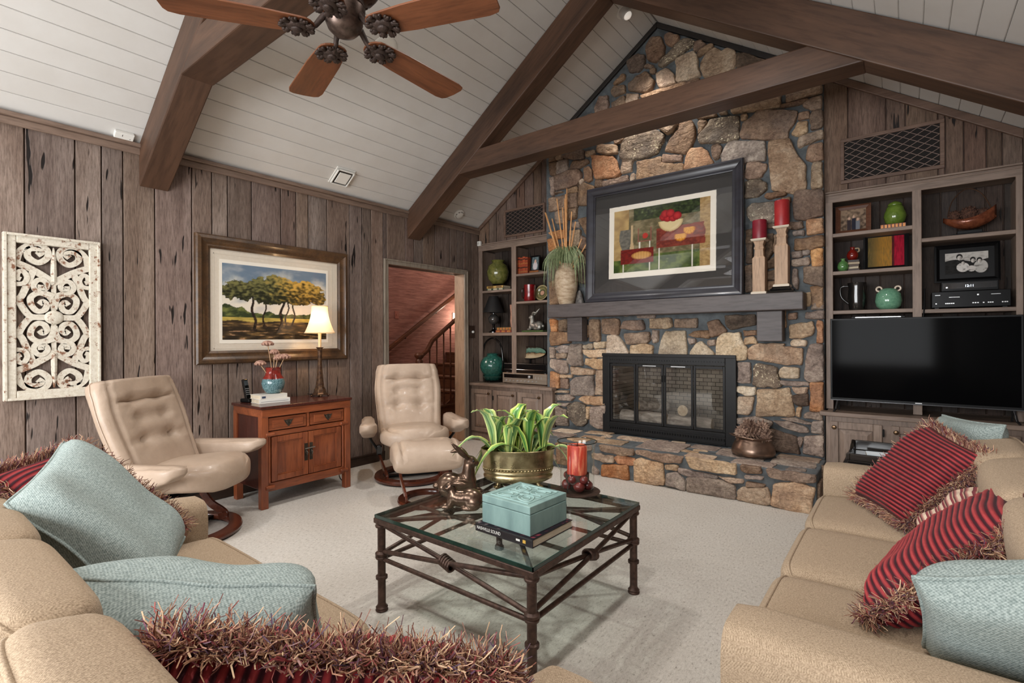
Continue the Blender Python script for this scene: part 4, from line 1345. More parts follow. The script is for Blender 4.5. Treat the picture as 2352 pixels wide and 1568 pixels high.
# ------------------------------------------------------------------ landscape painting
M_FRAME = wood('bronze_frame', RGB(56, 41, 29), RGB(94, 68, 44), 1, 10, .32, coat=.2, rnd=.1)
M_MAT = flat('picture_mat', RGB(216, 206, 190), RGB(210, 199, 182), rough=.85, scale=60)
M_PAPER = flat('print_paper', RGB(238, 231, 217), rough=.85)
M_PRINT = vcol_mat('print', .75, .2)
M_PGLASS = glassy('picture_glass', (1, 1, 1, 1), ior=1.38)
def frame_profile(parent, w, h, prof, mat, name='frame_member'):
    """picture frame in local XZ, facing -y; prof: list of (inset, -y height); four mitred members"""
    for k in range(4):
        def corner(sx, sz, ins, d): return Vector((sx * (w / 2 - ins), -d, sz * (h / 2 - ins)))
        cs = [((-1, -1), (1, -1)), ((1, -1), (1, 1)), ((1, 1), (-1, 1)), ((-1, 1), (-1, -1))][k]
        R = [[corner(*c, i, d) for i, d in prof] for c in cs]
        MB().rings(R).build(name, mat, parent, 30)
def landscape(u, v):
    n = fbm(u * 6, v * 6, 1); n2 = fbm(u * 22, v * 26, 4); n3 = fbm(u * 9, v * 40, 9)
    sky = mixc((232, 222, 204), (110, 128, 146), sm(.4, 1.0, v + n * .55))
    sky = mixc(sky, (196, 190, 186), sm(.1, .5, fbm(u * 4, v * 7, 3)) * .6)
    c = sky
    bush = .36 + .10 * sm(.35, .0, u) * (1 + nz(u * 9, 2)) + .05 * nz(u * 11, 5) + .02 * n2 + .04 * sm(.75, 1, u)
    if .28 < v < bush: c = mixc((52, 62, 34), (120, 124, 66), sm(-.3, .6, n2 + nz(u * 14, v * 14) * .6))
    if v <= .30: c = mixc((206, 180, 92), (150, 132, 60), sm(-.3, .5, n3))
    if v < .245 + .03 * nz(u * 5, 1):
        g = sm(-.45, .5, n3 + .3 * nz(u * 5, v * 12, 7))
        c = mixc((46, 36, 24), (156, 120, 70), g * g)
        if n3 > .28 and v < .2: c = mixc(c, (204, 158, 130), .5)
    for x0, lean, th in ((.285, -.05, .011), (.36, .03, .007), (.51, .06, .012), (.57, .05, .007), (.645, .02, .008)):
        base = .11 if th > .01 else .17
        if base < v < .6:
            xc = x0 + lean * (v - base) * 1.4 + .012 * math.sin(v * 22 + x0 * 30)
            if abs(u - xc) < th * (1.5 - v * 1.1) + (.01 if v < base + .03 else 0): c = mixc((34, 26, 20), (82, 60, 40), sm(-.2, .5, n2))
    # canopy
    cxs = ((.14, .66, .17, .13), (.33, .70, .16, .15), (.48, .74, .17, .15), (.62, .70, .2, .14), (.78, .72, .17, .13), (.9, .62, .1, .1), (.42, .56, .16, .08), (.7, .58, .14, .09))
    best = 9
    for a, b, rx, rz in cxs:
        best = min(best, ((u - a) / rx) ** 2 + ((v - b) / rz) ** 2)
    edge = 1 + .75 * n2 + .5 * nz(u * 12, v * 12, 2)
    if best < edge:
        lit = sm(.42, .75, u + .3 * n2 + .25 * (v - .6))
        d = sm(-.35, .45, n2 + .4 * nz(u * 30, v * 34, 3) + (v - .64) * 1.6)
        c = mixc(mixc((34, 36, 20), (122, 118, 70), d), mixc((70, 56, 22), (204, 164, 78), d), lit)
    return c
Y0, Y1 = ax_(449, 700, .03).y, ax_(798, 700, .03).y
Z0, Z1 = 1.100, 2.143
pw, ph = Y1 - Y0, Z1 - Z0
pt = thing('landscape_painting', 'framed landscape print of spreading trees on the plank wall above the red cabinet', 'painting', (.004, (Y0 + Y1) / 2, (Z0 + Z1) / 2), PI / 2)
frame_profile(pt, pw, ph, [(0, 0), (0, .03), (.012, .045), (.035, .05), (.05, .036), (.075, .03), (.09, .034), (.1, .026), (.108, .02), (.108, 0)], M_FRAME)
iw, ih = pw - .2, ph - .2
MB().bb(-iw / 2, iw / 2, -.012, -.004, -ih / 2, ih / 2).build('mat_board', M_MAT, pt)
# the sheet with its deckle edge, then the picture printed on it
def deckle(w, h, sd):
    out = []
    for (ax, az_), (bx, bz) in (((-1, -1), (1, -1)), ((1, -1), (1, 1)), ((1, 1), (-1, 1)), ((-1, 1), (-1, -1))):
        for k in range(40):
            s = k / 40
            j = .0025 * nz(k * .9, sd + ax + bz * 3)
            out.append(((ax + (bx - ax) * s) * (w / 2 + j), (az_ + (bz - az_) * s) * (h / 2 + j)))
    return out
q0, q1 = ax_(503.8, 593.7, .02), ax_(754, 785.9, .02)
sw_, sh_ = q1.y - q0.y, q0.z - q1.z
ox, oz = (q0.y + q1.y) / 2 - (Y0 + Y1) / 2, (q0.z + q1.z) / 2 - (Z0 + Z1) / 2
XZn = Matrix(((1, 0, 0, 0), (0, 0, -1, 0), (0, 1, 0, 0), (0, 0, 0, 1)))     # prism z -> -y
MB().prism(deckle(sw_, sh_, 3), .012, .0145, Matrix.Translation((ox, 0, oz)) @ XZn).build('print_sheet', M_PAPER, pt)
r0, r1 = ax_(510, 601.7, .02), ax_(749.5, 777.8, .02)
printed('picture', landscape, r1.y - r0.y, r0.z - r1.z, 210, 140, M_PRINT, pt, Matrix.Translation((ox, -.0153, oz)))
m = MB()
for s in (1.07,):
    a, b = sw_ * s / 2 + .01, sh_ * s / 2 + .02
    for x0_, x1_, z0_, z1_ in ((-a, a, -b, -b + .006), (-a, a, b - .006, b), (-a, -a + .006, -b, b), (a - .006, a, -b, b)): m.bb(ox + x0_, ox + x1_, -.0135, -.012, oz + z0_, oz + z1_)
m.build('embossed_line', M_MAT, pt)
MB().bb(-iw / 2 - .004, iw / 2 + .004, -.0215, -.0200, -ih / 2 - .004, ih / 2 + .004).build('glass', M_PGLASS, pt)

# ------------------------------------------------------------------ red-brown cabinet
M_RED = wood('red_cabinet_wood', RGB(112, 56, 33), RGB(162, 90, 54), 2, 7, .3, coat=.35, rnd=.15, bump=.1)
M_REDH = wood('red_cabinet_wood_h', RGB(112, 56, 33), RGB(162, 90, 54), 1, 7, .3, coat=.35, rnd=.15, bump=.1)
M_REDD = wood('red_cabinet_dark', RGB(62, 29, 23), RGB(88, 43, 34), 2, 7, .25, coat=.4, rnd=.1, bump=.08)
M_BRS = flat('dark_brass', RGB(92, 84, 74), RGB(64, 58, 52), rough=.4, metal=.8)
KX0, KX1, KY0, KY1, KZ = .09, .565, -3.115, -2.335, .785
cab = thing('side_cabinet', 'red-brown antique wooden cabinet with two drawers and two doors', 'cabinet', ((KX0 + KX1) / 2, (KY0 + KY1) / 2, 0))
B_ = lambda nm, mat, *a, bv=.004: MB().bb(*a).build(nm, mat, cab, None, bv, world=True)
for x in (KX0, KX1 - .055):
    for y in (KY0, KY1 - .055):
        B_('leg', M_RED, x, x + .055, y, y + .055, 0, KZ - .06)
B_('top', M_REDD, KX0 - .01, KX1 + .012, KY0 - .012, KY1 + .012, KZ - .022, KZ, bv=.006)
B_('cornice', M_REDH, KX0, KX1 + .005, KY0, KY1, KZ - .085, KZ - .022, bv=.008)
B_('side_panel', M_REDD, KX0 + .05, KX1 - .05, KY0 + .012, KY0 + .03, .14, KZ - .085)
B_('side_panel', M_REDD, KX0 + .05, KX1 - .05, KY1 - .03, KY1 - .012, .14, KZ - .085)
B_('back_panel', M_REDD, KX0 + .01, KX0 + .02, KY0 + .05, KY1 - .05, .14, KZ - .085)
B_('bottom_panel', M_REDD, KX0 + .02, KX1 - .02, KY0 + .05, KY1 - .05, .14, .155)
xf = KX1 - .012
ya, yb = KY0 + .055, KY1 - .055; ym = (ya + yb) / 2
B_('rail', M_REDH, xf - .03, xf, ya, yb, .548, .585)
B_('rail', M_REDH, xf - .03, xf, ya, yb, .125, .19)
B_('apron', M_REDH, KX1 - .06, KX1 - .03, ya, yb, .125, .16)
for a, b in ((ya, ym - .012), (ym + .012, yb)):
    d = B_('drawer', M_REDH, xf - .03, xf + .001, a + .006, b - .006, .592, .692)
    MB().bb(xf, xf + .007, a + .035, b - .035, .61, .674).build('drawer_panel', M_REDH, d, None, .006, world=True)
    c = (a + b) / 2
    MB().prism([(c - .04, .668), (c - .02, .662), (c, .668), (c + .02, .662), (c + .04, .668), (c + .025, .64), (c, .61), (c - .025, .64)], xf + .007, xf + .010, YZ).build('pull_plate', M_BRS, d, None, .001, world=True)
    MB().tube([(xf + .012, c - .016, .655), (xf + .02, c - .014, .635), (xf + .022, c, .628), (xf + .02, c + .014, .635), (xf + .012, c + .016, .655)], .003, 6).build('pull', M_BRS, d, 60, world=True)
B_('centre_post', M_REDH, xf - .03, xf - .002, ym - .012, ym + .012, .585, .70)
for k, (a, b) in enumerate(((ya + .03, ym - .002), (ym + .002, yb - .03))):
    f = MB(); w = .045; zz0, zz1 = .195, .543
    f.bb(xf - .022, xf, a, a + w, zz0, zz1).bb(xf - .022, xf, b - w, b, zz0, zz1).bb(xf - .022, xf, a + w, b - w, zz0, zz0 + w).bb(xf - .022, xf, a + w, b - w, zz1 - w, zz1)
    d = f.build('door', M_RED, cab, None, .004, world=True)
    MB().bb(xf - .018, xf - .010, a + w, b - w, zz0 + w, zz1 - w).build('door_panel', M_RED, d, None, .003, world=True)
    m = MB(); g = .008
    for q in ((a + w, a + w + g, zz0 + w, zz1 - w), (b - w - g, b - w, zz0 + w, zz1 - w), (a + w, b - w, zz0 + w, zz0 + w + g), (a + w, b - w, zz1 - w - g, zz1 - w)): m.bb(xf - .012, xf - .003, *q)
    m.build('panel_moulding', M_RED, d, None, .003, world=True)
    s = -1 if k == 0 else 1
    yy = ym + s * .022
    MB().bb(xf, xf + .004, yy - .014, yy + .014, .31, .45).build('lock_plate', M_BRS, d, None, .001, world=True)
    MB().tube([(xf + .006, yy, .395), (xf + .016, yy - .008, .375), (xf + .016, yy, .355), (xf + .016, yy + .008, .375), (xf + .006, yy, .395)], .003, 6).build('ring_pull', M_BRS, d, 60, world=True)
MB().tube([(xf + .012, ym - .035, .408), (xf + .012, ym + .05, .412)], .005, 8).build('lock_pin', flat('steel_pin', RGB(170, 166, 158), rough=.3, metal=.9), cab, 40, world=True)
for y in (ya + .012, yb - .012):
    MB().tube([(xf - .006, y, .19), (xf - .006, y, .548)], .011, 10).build('hinge_post', M_RED, cab, 40, world=True)
    for z in (.16, .565):
        MB().tube([(xf + .012, y - .035, z), (xf + .012, y + .035, z)], .016, 10).build('peg_bracket', M_RED, cab, None, .006, world=True)

# things on the cabinet ------------------------------------------------------------
M_PAGE = flat('book_pages', RGB(226, 214, 190), RGB(204, 190, 164), rough=.9, scale=200, stretch=(.1, .1, 1))
def book(label, loc, rz, w, d, h, mat, group=None, spine_txt=None, name='book'):
    """lying book: w along local x (spine length), d along y, spine at -y"""
    t = thing(name, label, 'book', loc, rz, group)
    MB().bb(-w / 2, w / 2, -d / 2, d / 2, 0, .003).bb(-w / 2, w / 2, -d / 2, d / 2, h - .003, h).bb(-w / 2, w / 2, -d / 2, -d / 2 + .004, .003, h - .003).build('cover', mat, t, None, .001)
    MB().bb(-w / 2 + .004, w / 2 - .004, -d / 2 + .004, d / 2 - .004, .003, h - .003).build('pages', M_PAGE, t)
    return t
CT = KZ + .0005
M_BW1 = flat('book_white', RGB(226, 222, 214), rough=.4)
b0 = Vector((.31, -2.915, CT))
k1 = book('lower white hardback of the pair under the red and blue jug', b0, math.radians(86), .245, .17, .034, M_BW1)
MB().bb(-.11, .11, -.0857, -.0851, .012, .016).build('spine_line', flat('spine_grey', RGB(150, 150, 150)), k1)
k2 = book('upper white hardback directly beneath the red and blue jug', b0 + Vector((-.01, -.01, .0345)), math.radians(92), .225, .165, .034, flat('book_cream', RGB(222, 218, 208), rough=.4))
MB().bb(-.1, -.07, -.0832, -.0826, .008, .024).build('spine_label', flat('spine_blue', RGB(60, 72, 96)), k2)
# jug with dried flower heads
t = NT('jug_glaze')
x, y, z = t.sep(t.coord((1, 1, 1)))
spk = t.ramp(t.noise(t.coord(), 150, 3, .7), [(.42, RGB(44, 84, 92)), (.58, RGB(124, 156, 160))])
redc = t.ramp(t.noise(t.coord(), 30, 3), [(.3, RGB(112, 32, 26)), (.7, RGB(150, 50, 40))])
c = t.mix(spk, redc, t.ramp(t.math('ADD', z, t.math('MULTIPLY', t.noise(t.coord(), 25, 2), .01)), [(.122, (0, 0, 0, 1)), (.128, (1, 1, 1, 1))]))
M_JUG = t.done(c, .18, 0, .5, .4)
jl = b0 + Vector((-.015, .03, .069))
jg = thing('jug', 'blue-grey pottery jug with red glazed neck and handle', 'jug', jl, -.6)
MB().lathe([(.045, 0), (.06, .01), (.082, .045), (.09, .085), (.08, .125), (.062, .15), (.056, .175), (.06, .205), (.064, .212), (.058, .212), (.052, .18), (.05, .05), (.0, .03)], 28).build('body', M_JUG, jg, 60)
MB().tube(smooth_path([(.057, 0, .2), (.095, 0, .205), (.108, 0, .17), (.095, 0, .13), (.075, 0, .125)], 5), .0095, 8).build('handle', M_JUG, jg, 60)
M_DRY = flat('dried_stem', RGB(196, 164, 128), RGB(160, 124, 92), rough=.9)
M_DRYF = flat('dried_flower', RGB(190, 152, 130), RGB(126, 88, 78), rough=.95, scale=60, bump=.8, bscale=120)
for k, (dx, dy, hz_, r) in enumerate(((-.02, -.035, .40, .044), (.0, .01, .33, .036), (.005, .04, .295, .03), (.02, .085, .29, .05), (-.01, -.10, .24, .042), (.01, .03, .28, .03))):
    fl_ = thing('dried_flower', ['tallest dried pink-brown flower head in the jug', 'dark dried flower head beneath the tallest one in the jug', 'small dried flower head in the middle of the bunch in the jug', 'wide dried flower head leaning towards the table lamp', 'drooping dried flower head leaning towards the phone', 'low dried flower head standing at the rim of the jug'][k], 'dried flower', jl + Vector((0, 0, .03)), 0, 'dried flowers in the jug')
    h = hz_ - .03
    MB().tube(smooth_path([(dx * .1, dy * .1, .0), (dx * .25, dy * .3, h * .45), (dx, dy, h)], 5), .004, 6).build('stem', M_DRY, fl_, 60)
    m = MB()
    m.lathe([(.005, -.012), (r * .6, -.004), (r, .012), (r * .8, .026), (r * .3, .034), (0, .035)], 14, (dx, dy, h))
    for j in range(10):
        q = 2 * PI * j / 10
        m.ball((dx + r * .85 * math.cos(q), dy + r * .85 * math.sin(q), h + .006), (r * .26, r * .26, r * .3), 6, 5)
    m.build('flower_head', M_DRYF, fl_, 60)
# cordless phone on its base
ph_ = thing('cordless_phone', 'black cordless telephone standing in its base behind the books', 'telephone', (.16, -3.02, CT), PI / 2 + .3)
MB().bb(-.045, .045, -.05, .05, 0, .03).build('base', BLACK, ph_, None, .008)
R_ = Matrix.Translation((0, .01, .02)) @ Matrix.Rotation(math.radians(-14), 4, 'X')
hs = MB().box((0, 0, .085), (.046, .026, .17), R_).build('handset', BLACKG, ph_, None, .008, 3)
MB().box((0, -.0135, .135), (.034, .002, .04), R_).build('screen', flat('phone_screen', RGB(70, 78, 84), rough=.15), ph_)
m = MB()
for r in range(4):
    for c_ in range(3): m.box((-.013 + .013 * c_, -.0138, .04 + .016 * r), (.008, .003, .007), R_)
tag(m.build('keys', flat('phone_keys', RGB(140, 140, 140), rough=.4), ph_), kind='stuff')
# table lamp --------------------------------------------------------------------------
lp = Vector((.253, -2.438, CT))
lamp = thing('table_lamp', 'lit bronze table lamp with a cream bell shade on the red cabinet', 'lamp', lp, .35)
kpx = dep(lp) / FPX
ZS0, ZS1 = zat(lp, 762) - lp.z, zat(lp, 701) - lp.z
M_LBR = flat('lamp_bronze', RGB(112, 84, 60), RGB(66, 46, 36), rough=.35, metal=.6, scale=40)
sq = lambda r, z: [Vector((r * a, r * b, z)) for a, b in ((-1, -.45), (-.45, -1), (.45, -1), (1, -.45), (1, .45), (.45, 1), (-.45, 1), (-1, .45))]
zc = zat(lp, 795) - lp.z
MB().rings([sq(r, z) for r, z in ((.062, .012), (.062, .024), (.05, .032), (.046, .06), (.036, .08), (.028, .14), (.021, .22), (.017, .3), (.018, zc - .03), (.026, zc - .006), (.034, zc))]).build('body', M_LBR, lamp, None, .002)
for a, b in ((1, 1), (1, -1), (-1, 1), (-1, -1)): MB().ball((.05 * a, .05 * b, .008), (.011, .011, .008), 8, 6).build('foot', M_LBR, lamp, 60)
MB().tube([(0, 0, zc), (0, 0, ZS0 + .03)], .014, 12).build('candle_sleeve', flat('candle_sleeve', RGB(232, 206, 160), rough=.5), lamp, 40)
M_SHADE = bpy.data.materials.new('lamp_shade'); M_SHADE.use_nodes = True
tt = M_SHADE.node_tree; bs = tt.nodes['Principled BSDF']; bs.inputs['Base Color'].default_value = RGB(238, 222, 196); bs.inputs['Roughness'].default_value = .9
tr_ = tt.nodes.new('ShaderNodeBsdfTranslucent'); tr_.inputs[0].default_value = RGB(255, 232, 196)
mx_ = tt.nodes.new('ShaderNodeMixShader'); mx_.inputs[0].default_value = .28
tt.links.new(bs.outputs[0], mx_.inputs[1]); tt.links.new(tr_.outputs[0], mx_.inputs[2]); tt.links.new(mx_.outputs[0], tt.nodes['Material Output'].inputs[0])
wb_, wt_ = 36 * kpx, 19 * kpx
prof = []
for k in range(9):
    s = k / 8
    prof.append((wb_ + (wt_ - wb_) * (1 - (1 - s) ** 2.0) , ZS0 + (ZS1 - ZS0) * s))
def shade_ring(r, z):
    out = []
    for i in range(4):
        a0 = PI / 4 + i * PI / 2
        for dq, f in ((-.62, 1.02), (-.3, .93), (.0, .9), (.3, .93), (.62, 1.02)):
            out.append(Vector((r * f * math.cos(a0 + dq), r * f * math.sin(a0 + dq), z)))
    return out
MB().rings([shade_ring(r, z) for r, z in prof], cap0=False, cap1=False).build('shade', M_SHADE, lamp, 50)
m = MB()
for z, r in ((ZS0, wb_), (ZS1, wt_)):
    MB().tube(shade_ring(r * 1.01, z), .0035, 6, loop=True).build('shade_trim', flat('shade_trim', RGB(216, 190, 150), rough=.8), lamp, 60)
MB().ball((0, 0, (ZS0 + ZS1) / 2), (.022, .022, .032), 12, 8).build('bulb', emission('bulb_glow', (1, .78, .5, 1), 25), lamp, 60)
point('table_lamp_light', lp + Vector((0, 0, (ZS0 + ZS1) / 2)), 10, (1, .66, .36), .03)
# lamp cord behind the cabinet and the wall outlet with its plugs
one(MB().tube(smooth_path([lp + Vector((-.06, -.02, .006)), lp + Vector((-.085, -.07, .02)), lp + Vector((-.12, -.03, .012)), lp + Vector((-.15, .1, .004)), (.05, -2.29, CT + .004), (.045, -2.27, .6), (.055, -2.255, .3), (.05, -2.25, .38)], 6), .003, 6).build('lamp_cord', BLACK, None, 60), 'black lamp cord trailing over the back of the red cabinet', 'cord')
ol = thing('wall_outlet', 'dark wall outlet with a black plug beside the red cabinet', 'outlet', (.002, -2.12, .36))
MB().box((.004, 0, 0), (.008, .08, .12)).build('plate', flat('outlet_brown', RGB(70, 54, 44)), ol, None, .002)
MB().box((.03, .0, .02), (.045, .045, .06)).build('plug', BLACK, ol, None, .006)
MB().box((.02, .0, -.035), (.03, .03, .03)).build('plug', BLACK, ol, None, .005)
one(MB().tube(smooth_path([(.05, -2.12, .345), (.07, -2.1, .25), (.06, -2.1, .08), (.12, -2.16, .008), (.3, -2.26, .006), (.45, -2.3, .006)], 6), .004, 6).build('power_cord', BLACK, None, 60), 'black power cord lying on the carpet beside the red cabinet', 'cord')
# ------------------------------------------------------------------ leather recliners
t = NT('beige_leather')
v = t.coord()
n1 = t.noise(v, 5, 4); n2 = t.noise(v, 240, 3)
col = t.ramp(n1, [(.3, RGB(170, 149, 130)), (.7, RGB(188, 167, 148))])
t.bump(t.math('ADD', t.math('MULTIPLY', n2, .4), t.noise(t.coord((1, .5, 1)), 22, 4, .6, 1.2)), .3, .006)
M_LEA = t.done(col, .4, 0, .4, .08)
M_CHWD = wood('chair_wood', RGB(60, 26, 16), RGB(98, 48, 30), 0, 8, .25, coat=.5, rnd=.1)
def spow(c, e): return math.copysign(abs(c) ** e, c)
def sring(cx, cy, cz, ax, ay_, w, h, n=36, e=.5, mod=None):
    """superellipse ring in the plane of the unit vectors ax, ay_"""
    out = []
    for k in range(n):
        q = 2 * PI * k / n
        a, b = w * spow(math.cos(q), e), h * spow(math.sin(q), e)
        if mod: a, b = mod(a, b)
        out.append(Vector((cx, cy, cz)) + ax * a + ay_ * b)
    return out
X_ = Vector((1, 0, 0)); Y_ = Vector((0, 1, 0)); Z_ = Vector((0, 0, 1))
def interp(tab, s):
    for (a, va), (b, vb) in zip(tab[:-1], tab[1:]):
        if s <= b:
            k = (s - a) / (b - a); k = k * k * (3 - 2 * k)
            return va + (vb - va) * k
    return tab[-1][1]
def recliner(label, loc, rz, wide=1.0):
    t = thing('recliner', label, 'armchair', loc, rz, 'leather recliners')
    # back: swept along a leaning curve
    C_ = smooth_path([(0, -.10, .36), (0, -.16, .5), (0, -.23, .68), (0, -.29, .84), (0, -.34, .96), (0, -.37, 1.035)], 8)
    n = len(C_)
    buttons = [(-.11, .36), (.11, .36), (-.1, .52), (.1, .52), (-.11, .68), (.11, .68)]
    R = []
    for i, c in enumerate(C_):
        s = i / (n - 1)
        tn = (C_[min(i + 1, n - 1)] - C_[max(i - 1, 0)]).normalized()
        nf = Vector((0, tn.z, -tn.y))
        w = interp([(0, .25), (.1, .29), (.55, .315), (.8, .30), (.95, .285), (1, .26)], s) * wide
        h = interp([(0, .05), (.1, .075), (.6, .075), (.75, .085), (.93, .09), (1, .035)], s)
        def mod(a, b, s=s, w=w, h=h):
            if b > 0:
                L = .82
                for bx, bs in buttons:
                    dx, ds = a - bx, (s - bs) * L
                    r = math.hypot(dx, ds)
                    b -= .042 * math.exp(-(r / .038) ** 2)
                    ang = math.atan2(ds, dx)
                    b -= .015 * math.exp(-(r / .09) ** 2) * math.cos(ang * 4 + bx * 30) ** 4
                # horizontal folds between the buttons, seam towards the side bolsters
                for bs in (.36, .68):
                    b -= .026 * math.exp(-(((s - bs) * L) / .012) ** 2) * sm(.26, .2, abs(a))
                b -= .018 * math.exp(-((abs(a) - (w - .065)) / .008) ** 2)
                b += .012 * sm(.1, .0, abs(abs(a) - (w - .03))) * 0
                b += .01 * math.sin(s * 90) * .12 * sm(w - .07, w - .03, abs(a))
                b -= .004 * max(0, math.sin(a * 95 + 3 * nz(a * 9, s * 6))) * sm(.74, .84, s) * sm(.99, .93, s)
            return a, b
        R.append(sring(c.x, c.y, c.z, X_, nf, w, h, 64, .62, mod))
    MB().rings(R).build('backrest', M_LEA, t, 80)
    for s_ in (-1, 1):
        MB().tube([R[i][0 if s_ > 0 else 32] + Vector((s_ * .002, 0, 0)) for i in range(2, n)], .005, 6).build('side_piping', M_LEA, t, 60)
    # seat cushion: swept front to back, rounded in plan
    R = []
    N = 22
    for i in range(N):
        s = i / (N - 1)
        y = -.2 + .58 * s
        k = max(0, (s - .62) / .38)
        w = .31 * math.sqrt(max(.02, 1 - (k * .96) ** 2.6)) if k > 0 else .31 - .02 * (1 - s)
        ht = (.085 if s < .9 else .085 * math.sqrt(max(.05, 1 - ((s - .9) / .1) ** 2 * .9))) * (1 if s > .04 else .6)
        zc = .395 + .03 * sm(.1, .75, s) - .02 * sm(.8, 1, s)
        def mod(a, b, s=s, w=w):
            if b > 0:
                b += .022 * (1 - (a / max(w, .01)) ** 2)
                b -= .022 * math.exp(-((abs(a) - (w - .055)) / .009) ** 2)
                b -= .02 * math.exp(-((s - .88) / .02) ** 2)
            return a, b
        R.append(sring(0, y, zc, X_, Z_, w, ht, 48, .6, mod))
    MB().rings(R).build('seat', M_LEA, t, 80)
    # padded arms
    for s_ in (-1, 1):
        R = []
        N = 16
        for i in range(N):
            s = i / (N - 1)
            y = -.27 + .6 * s
            e = math.sqrt(max(.03, 1 - max(0, (s - .82) / .18) ** 2)) * (1 if s > .08 else .7)
            hh = interp([(0, .095), (.55, .078), (.85, .048), (1, .032)], s)
            R.append(sring(s_ * (.385 + .03 * s), y, .562 - hh + .012 * sm(.8, 1, s), X_, Z_, (.062 + .016 * sm(.5, .9, s)) * e, hh * (.35 + .65 * e), 28, .52, lambda a, b, s=s: (a, b - .007 * max(0, math.sin(s * 70 + a * 40)) * sm(.7, .95, s) - (.012 * math.exp(-((abs(a) - .045) / .006) ** 2) if b > 0 else 0))))
        MB().rings(R).build('armrest', M_LEA, t, 80)
        MB().tube(smooth_path([(s_ * .40, .1, .47), (s_ * .385, .05, .40), (s_ * .33, -.02, .30), (s_ * .30, -.05, .24)], 5), .013, 8).build('arm_support', BLACKG, t, 60)
        MB().box((s_ * .30, -.05, .27), (.05, .07, .09)).build('tilt_knob', BLACKG, t, None, .012)
        P = smooth_path([(s_ * .30, -.07, .3), (s_ * .295, -.08, .22), (s_ * .27, .0, .13), (s_ * .25, .1, .08), (s_ * .24, .13, .055), (s_ * .235, .09, .042)], 6)
        MB().tube(P, 0, flat=(.05, .02), up=Vector((1, 0, 0))).build('bentwood_leg', M_CHWD, t, None, .006, 2)
    N = 48
    def rr(r, z): return [Vector((r * math.cos(2 * PI * k / N), r * math.sin(2 * PI * k / N), z)) for k in range(N)]
    MB().rings([rr(.345, .012), (rr(.35, .03)), rr(.342, .046), rr(.27, .046), rr(.262, .03), rr(.266, .012)], loop=True).build('base_ring', M_CHWD, t, 40)
    MB().rings([rr(.33, 0), rr(.33, .012), rr(.28, .012), rr(.28, 0)], loop=True).build('base_foot', BLACK, t, 40)
    MB().bb(-.27, .27, -.03, .03, .018, .04).build('cross_bar', BLACK, t, None, .004)
    MB().lathe([(.05, .04), (.035, .06), (.03, .24), (.07, .26), (.1, .31)], 20).build('swivel_column', BLACK, t, 40)
    MB().bb(-.2, .2, -.12, .1, .27, .31).build('mechanism', BLACK, t, None, .01)
    return t
recliner('beige leather recliner between the carved panel and the red cabinet', (.62, -3.66, 0), math.radians(34 - 90), 1.09)
recliner('beige leather recliner in front of the doorway, footstool before it', (.76, -1.80, 0), math.radians(-33 - 90))
ot = thing('footstool', 'beige leather footstool on a bentwood ring base', 'footstool', (1.39, -2.2, 0), math.radians(-33 - 90))
R = []
N = 20
for i in range(N):
    s = i / (N - 1)
    y = -.2 + .4 * s
    e = math.sqrt(max(.06, 1 - abs(2 * s - 1) ** 5))
    def mod(a, b, s=s):
        if b > 0:
            for bx in (-.09, .09):
                r = math.hypot(a - bx, (s - .5) * .4)
                b -= .034 * math.exp(-(r / .03) ** 2)
            b -= .024 * math.exp(-((abs(a) - .205) / .009) ** 2)
        b += .012 * math.cos(s * PI * 2) * -1
        return a, b
    R.append(sring(0, y, .36 + .02 * math.sin(s * PI), X_, Z_, .275 * (e * .12 + .88), .106 * e, 64, .45, mod))
MB().rings(R).build('pad', M_LEA, ot, 80)
for s_ in (-1, 1):
    MB().tube(smooth_path([(s_ * .2, -.12, .27), (s_ * .2, .0, .2), (s_ * .19, .1, .14), (s_ * .18, .15, .09), (s_ * .17, .1, .05)], 6), 0, flat=(.045, .018), up=Vector((1, 0, 0))).build('bentwood_leg', M_CHWD, ot, None, .005, 2)
N = 40
def rr(r, z): return [Vector((r * math.cos(2 * PI * k / N), r * math.sin(2 * PI * k / N), z)) for k in range(N)]
MB().rings([rr(.225, 0), rr(.23, .02), rr(.222, .036), rr(.165, .036), rr(.158, .02), rr(.162, 0)], loop=True).build('base_ring', M_CHWD, ot, 40)
# ------------------------------------------------------------------ coffee table
TC = Vector((2.88, -3.0, 0)); TH = .47; TZ = .46
M_TIRON = flat('table_iron', RGB(98, 76, 66), RGB(68, 52, 46), rough=.45, metal=.55, scale=40, bump=.15)
M_TGLASS = glassy('table_glass', (.90, .965, .945, 1), ior=1.5)
M_GEDGE = flat('glass_edge', RGB(34, 62, 54), RGB(20, 44, 38), rough=.08, spec=.6, scale=6)
tb = thing('coffee_table', 'square iron coffee table with a thick glass top', 'table', TC)
L = .443
def bar(n, a, b, r=.0105): return MB().tube([a, b], r, 10).build(n, M_TIRON, tb, 40)
for sx in (-1, 1):
    for sy in (-1, 1):
        prof = [(.028, 0), (.03, .006), (.026, .012), (.029, .018), (.022, .026), (.019, .034), (.019, .15), (.028, .154), (.028, .166), (.019, .17), (.019, .246), (.028, .25), (.03, .258), (.027, .262), (.03, .266), (.03, .276), (.019, .284), (.019, .396), (.028, .4), (.03, .408), (.027, .412), (.028, .42), (.028, .432)]
        MB().lathe(prof, 18, (sx * L, sy * L, 0)).build('leg', M_TIRON, tb, 35)
m = .03
MB().bb(-TH, TH, -TH, -TH + m, TZ - .04, TZ - .016).build('top_rail', M_TIRON, tb, None, .003)
MB().bb(-TH, TH, TH - m, TH, TZ - .04, TZ - .016).build('top_rail', M_TIRON, tb, None, .003)
MB().bb(-TH, -TH + m, -TH + m, TH - m, TZ - .04, TZ - .016).build('top_rail', M_TIRON, tb, None, .003)
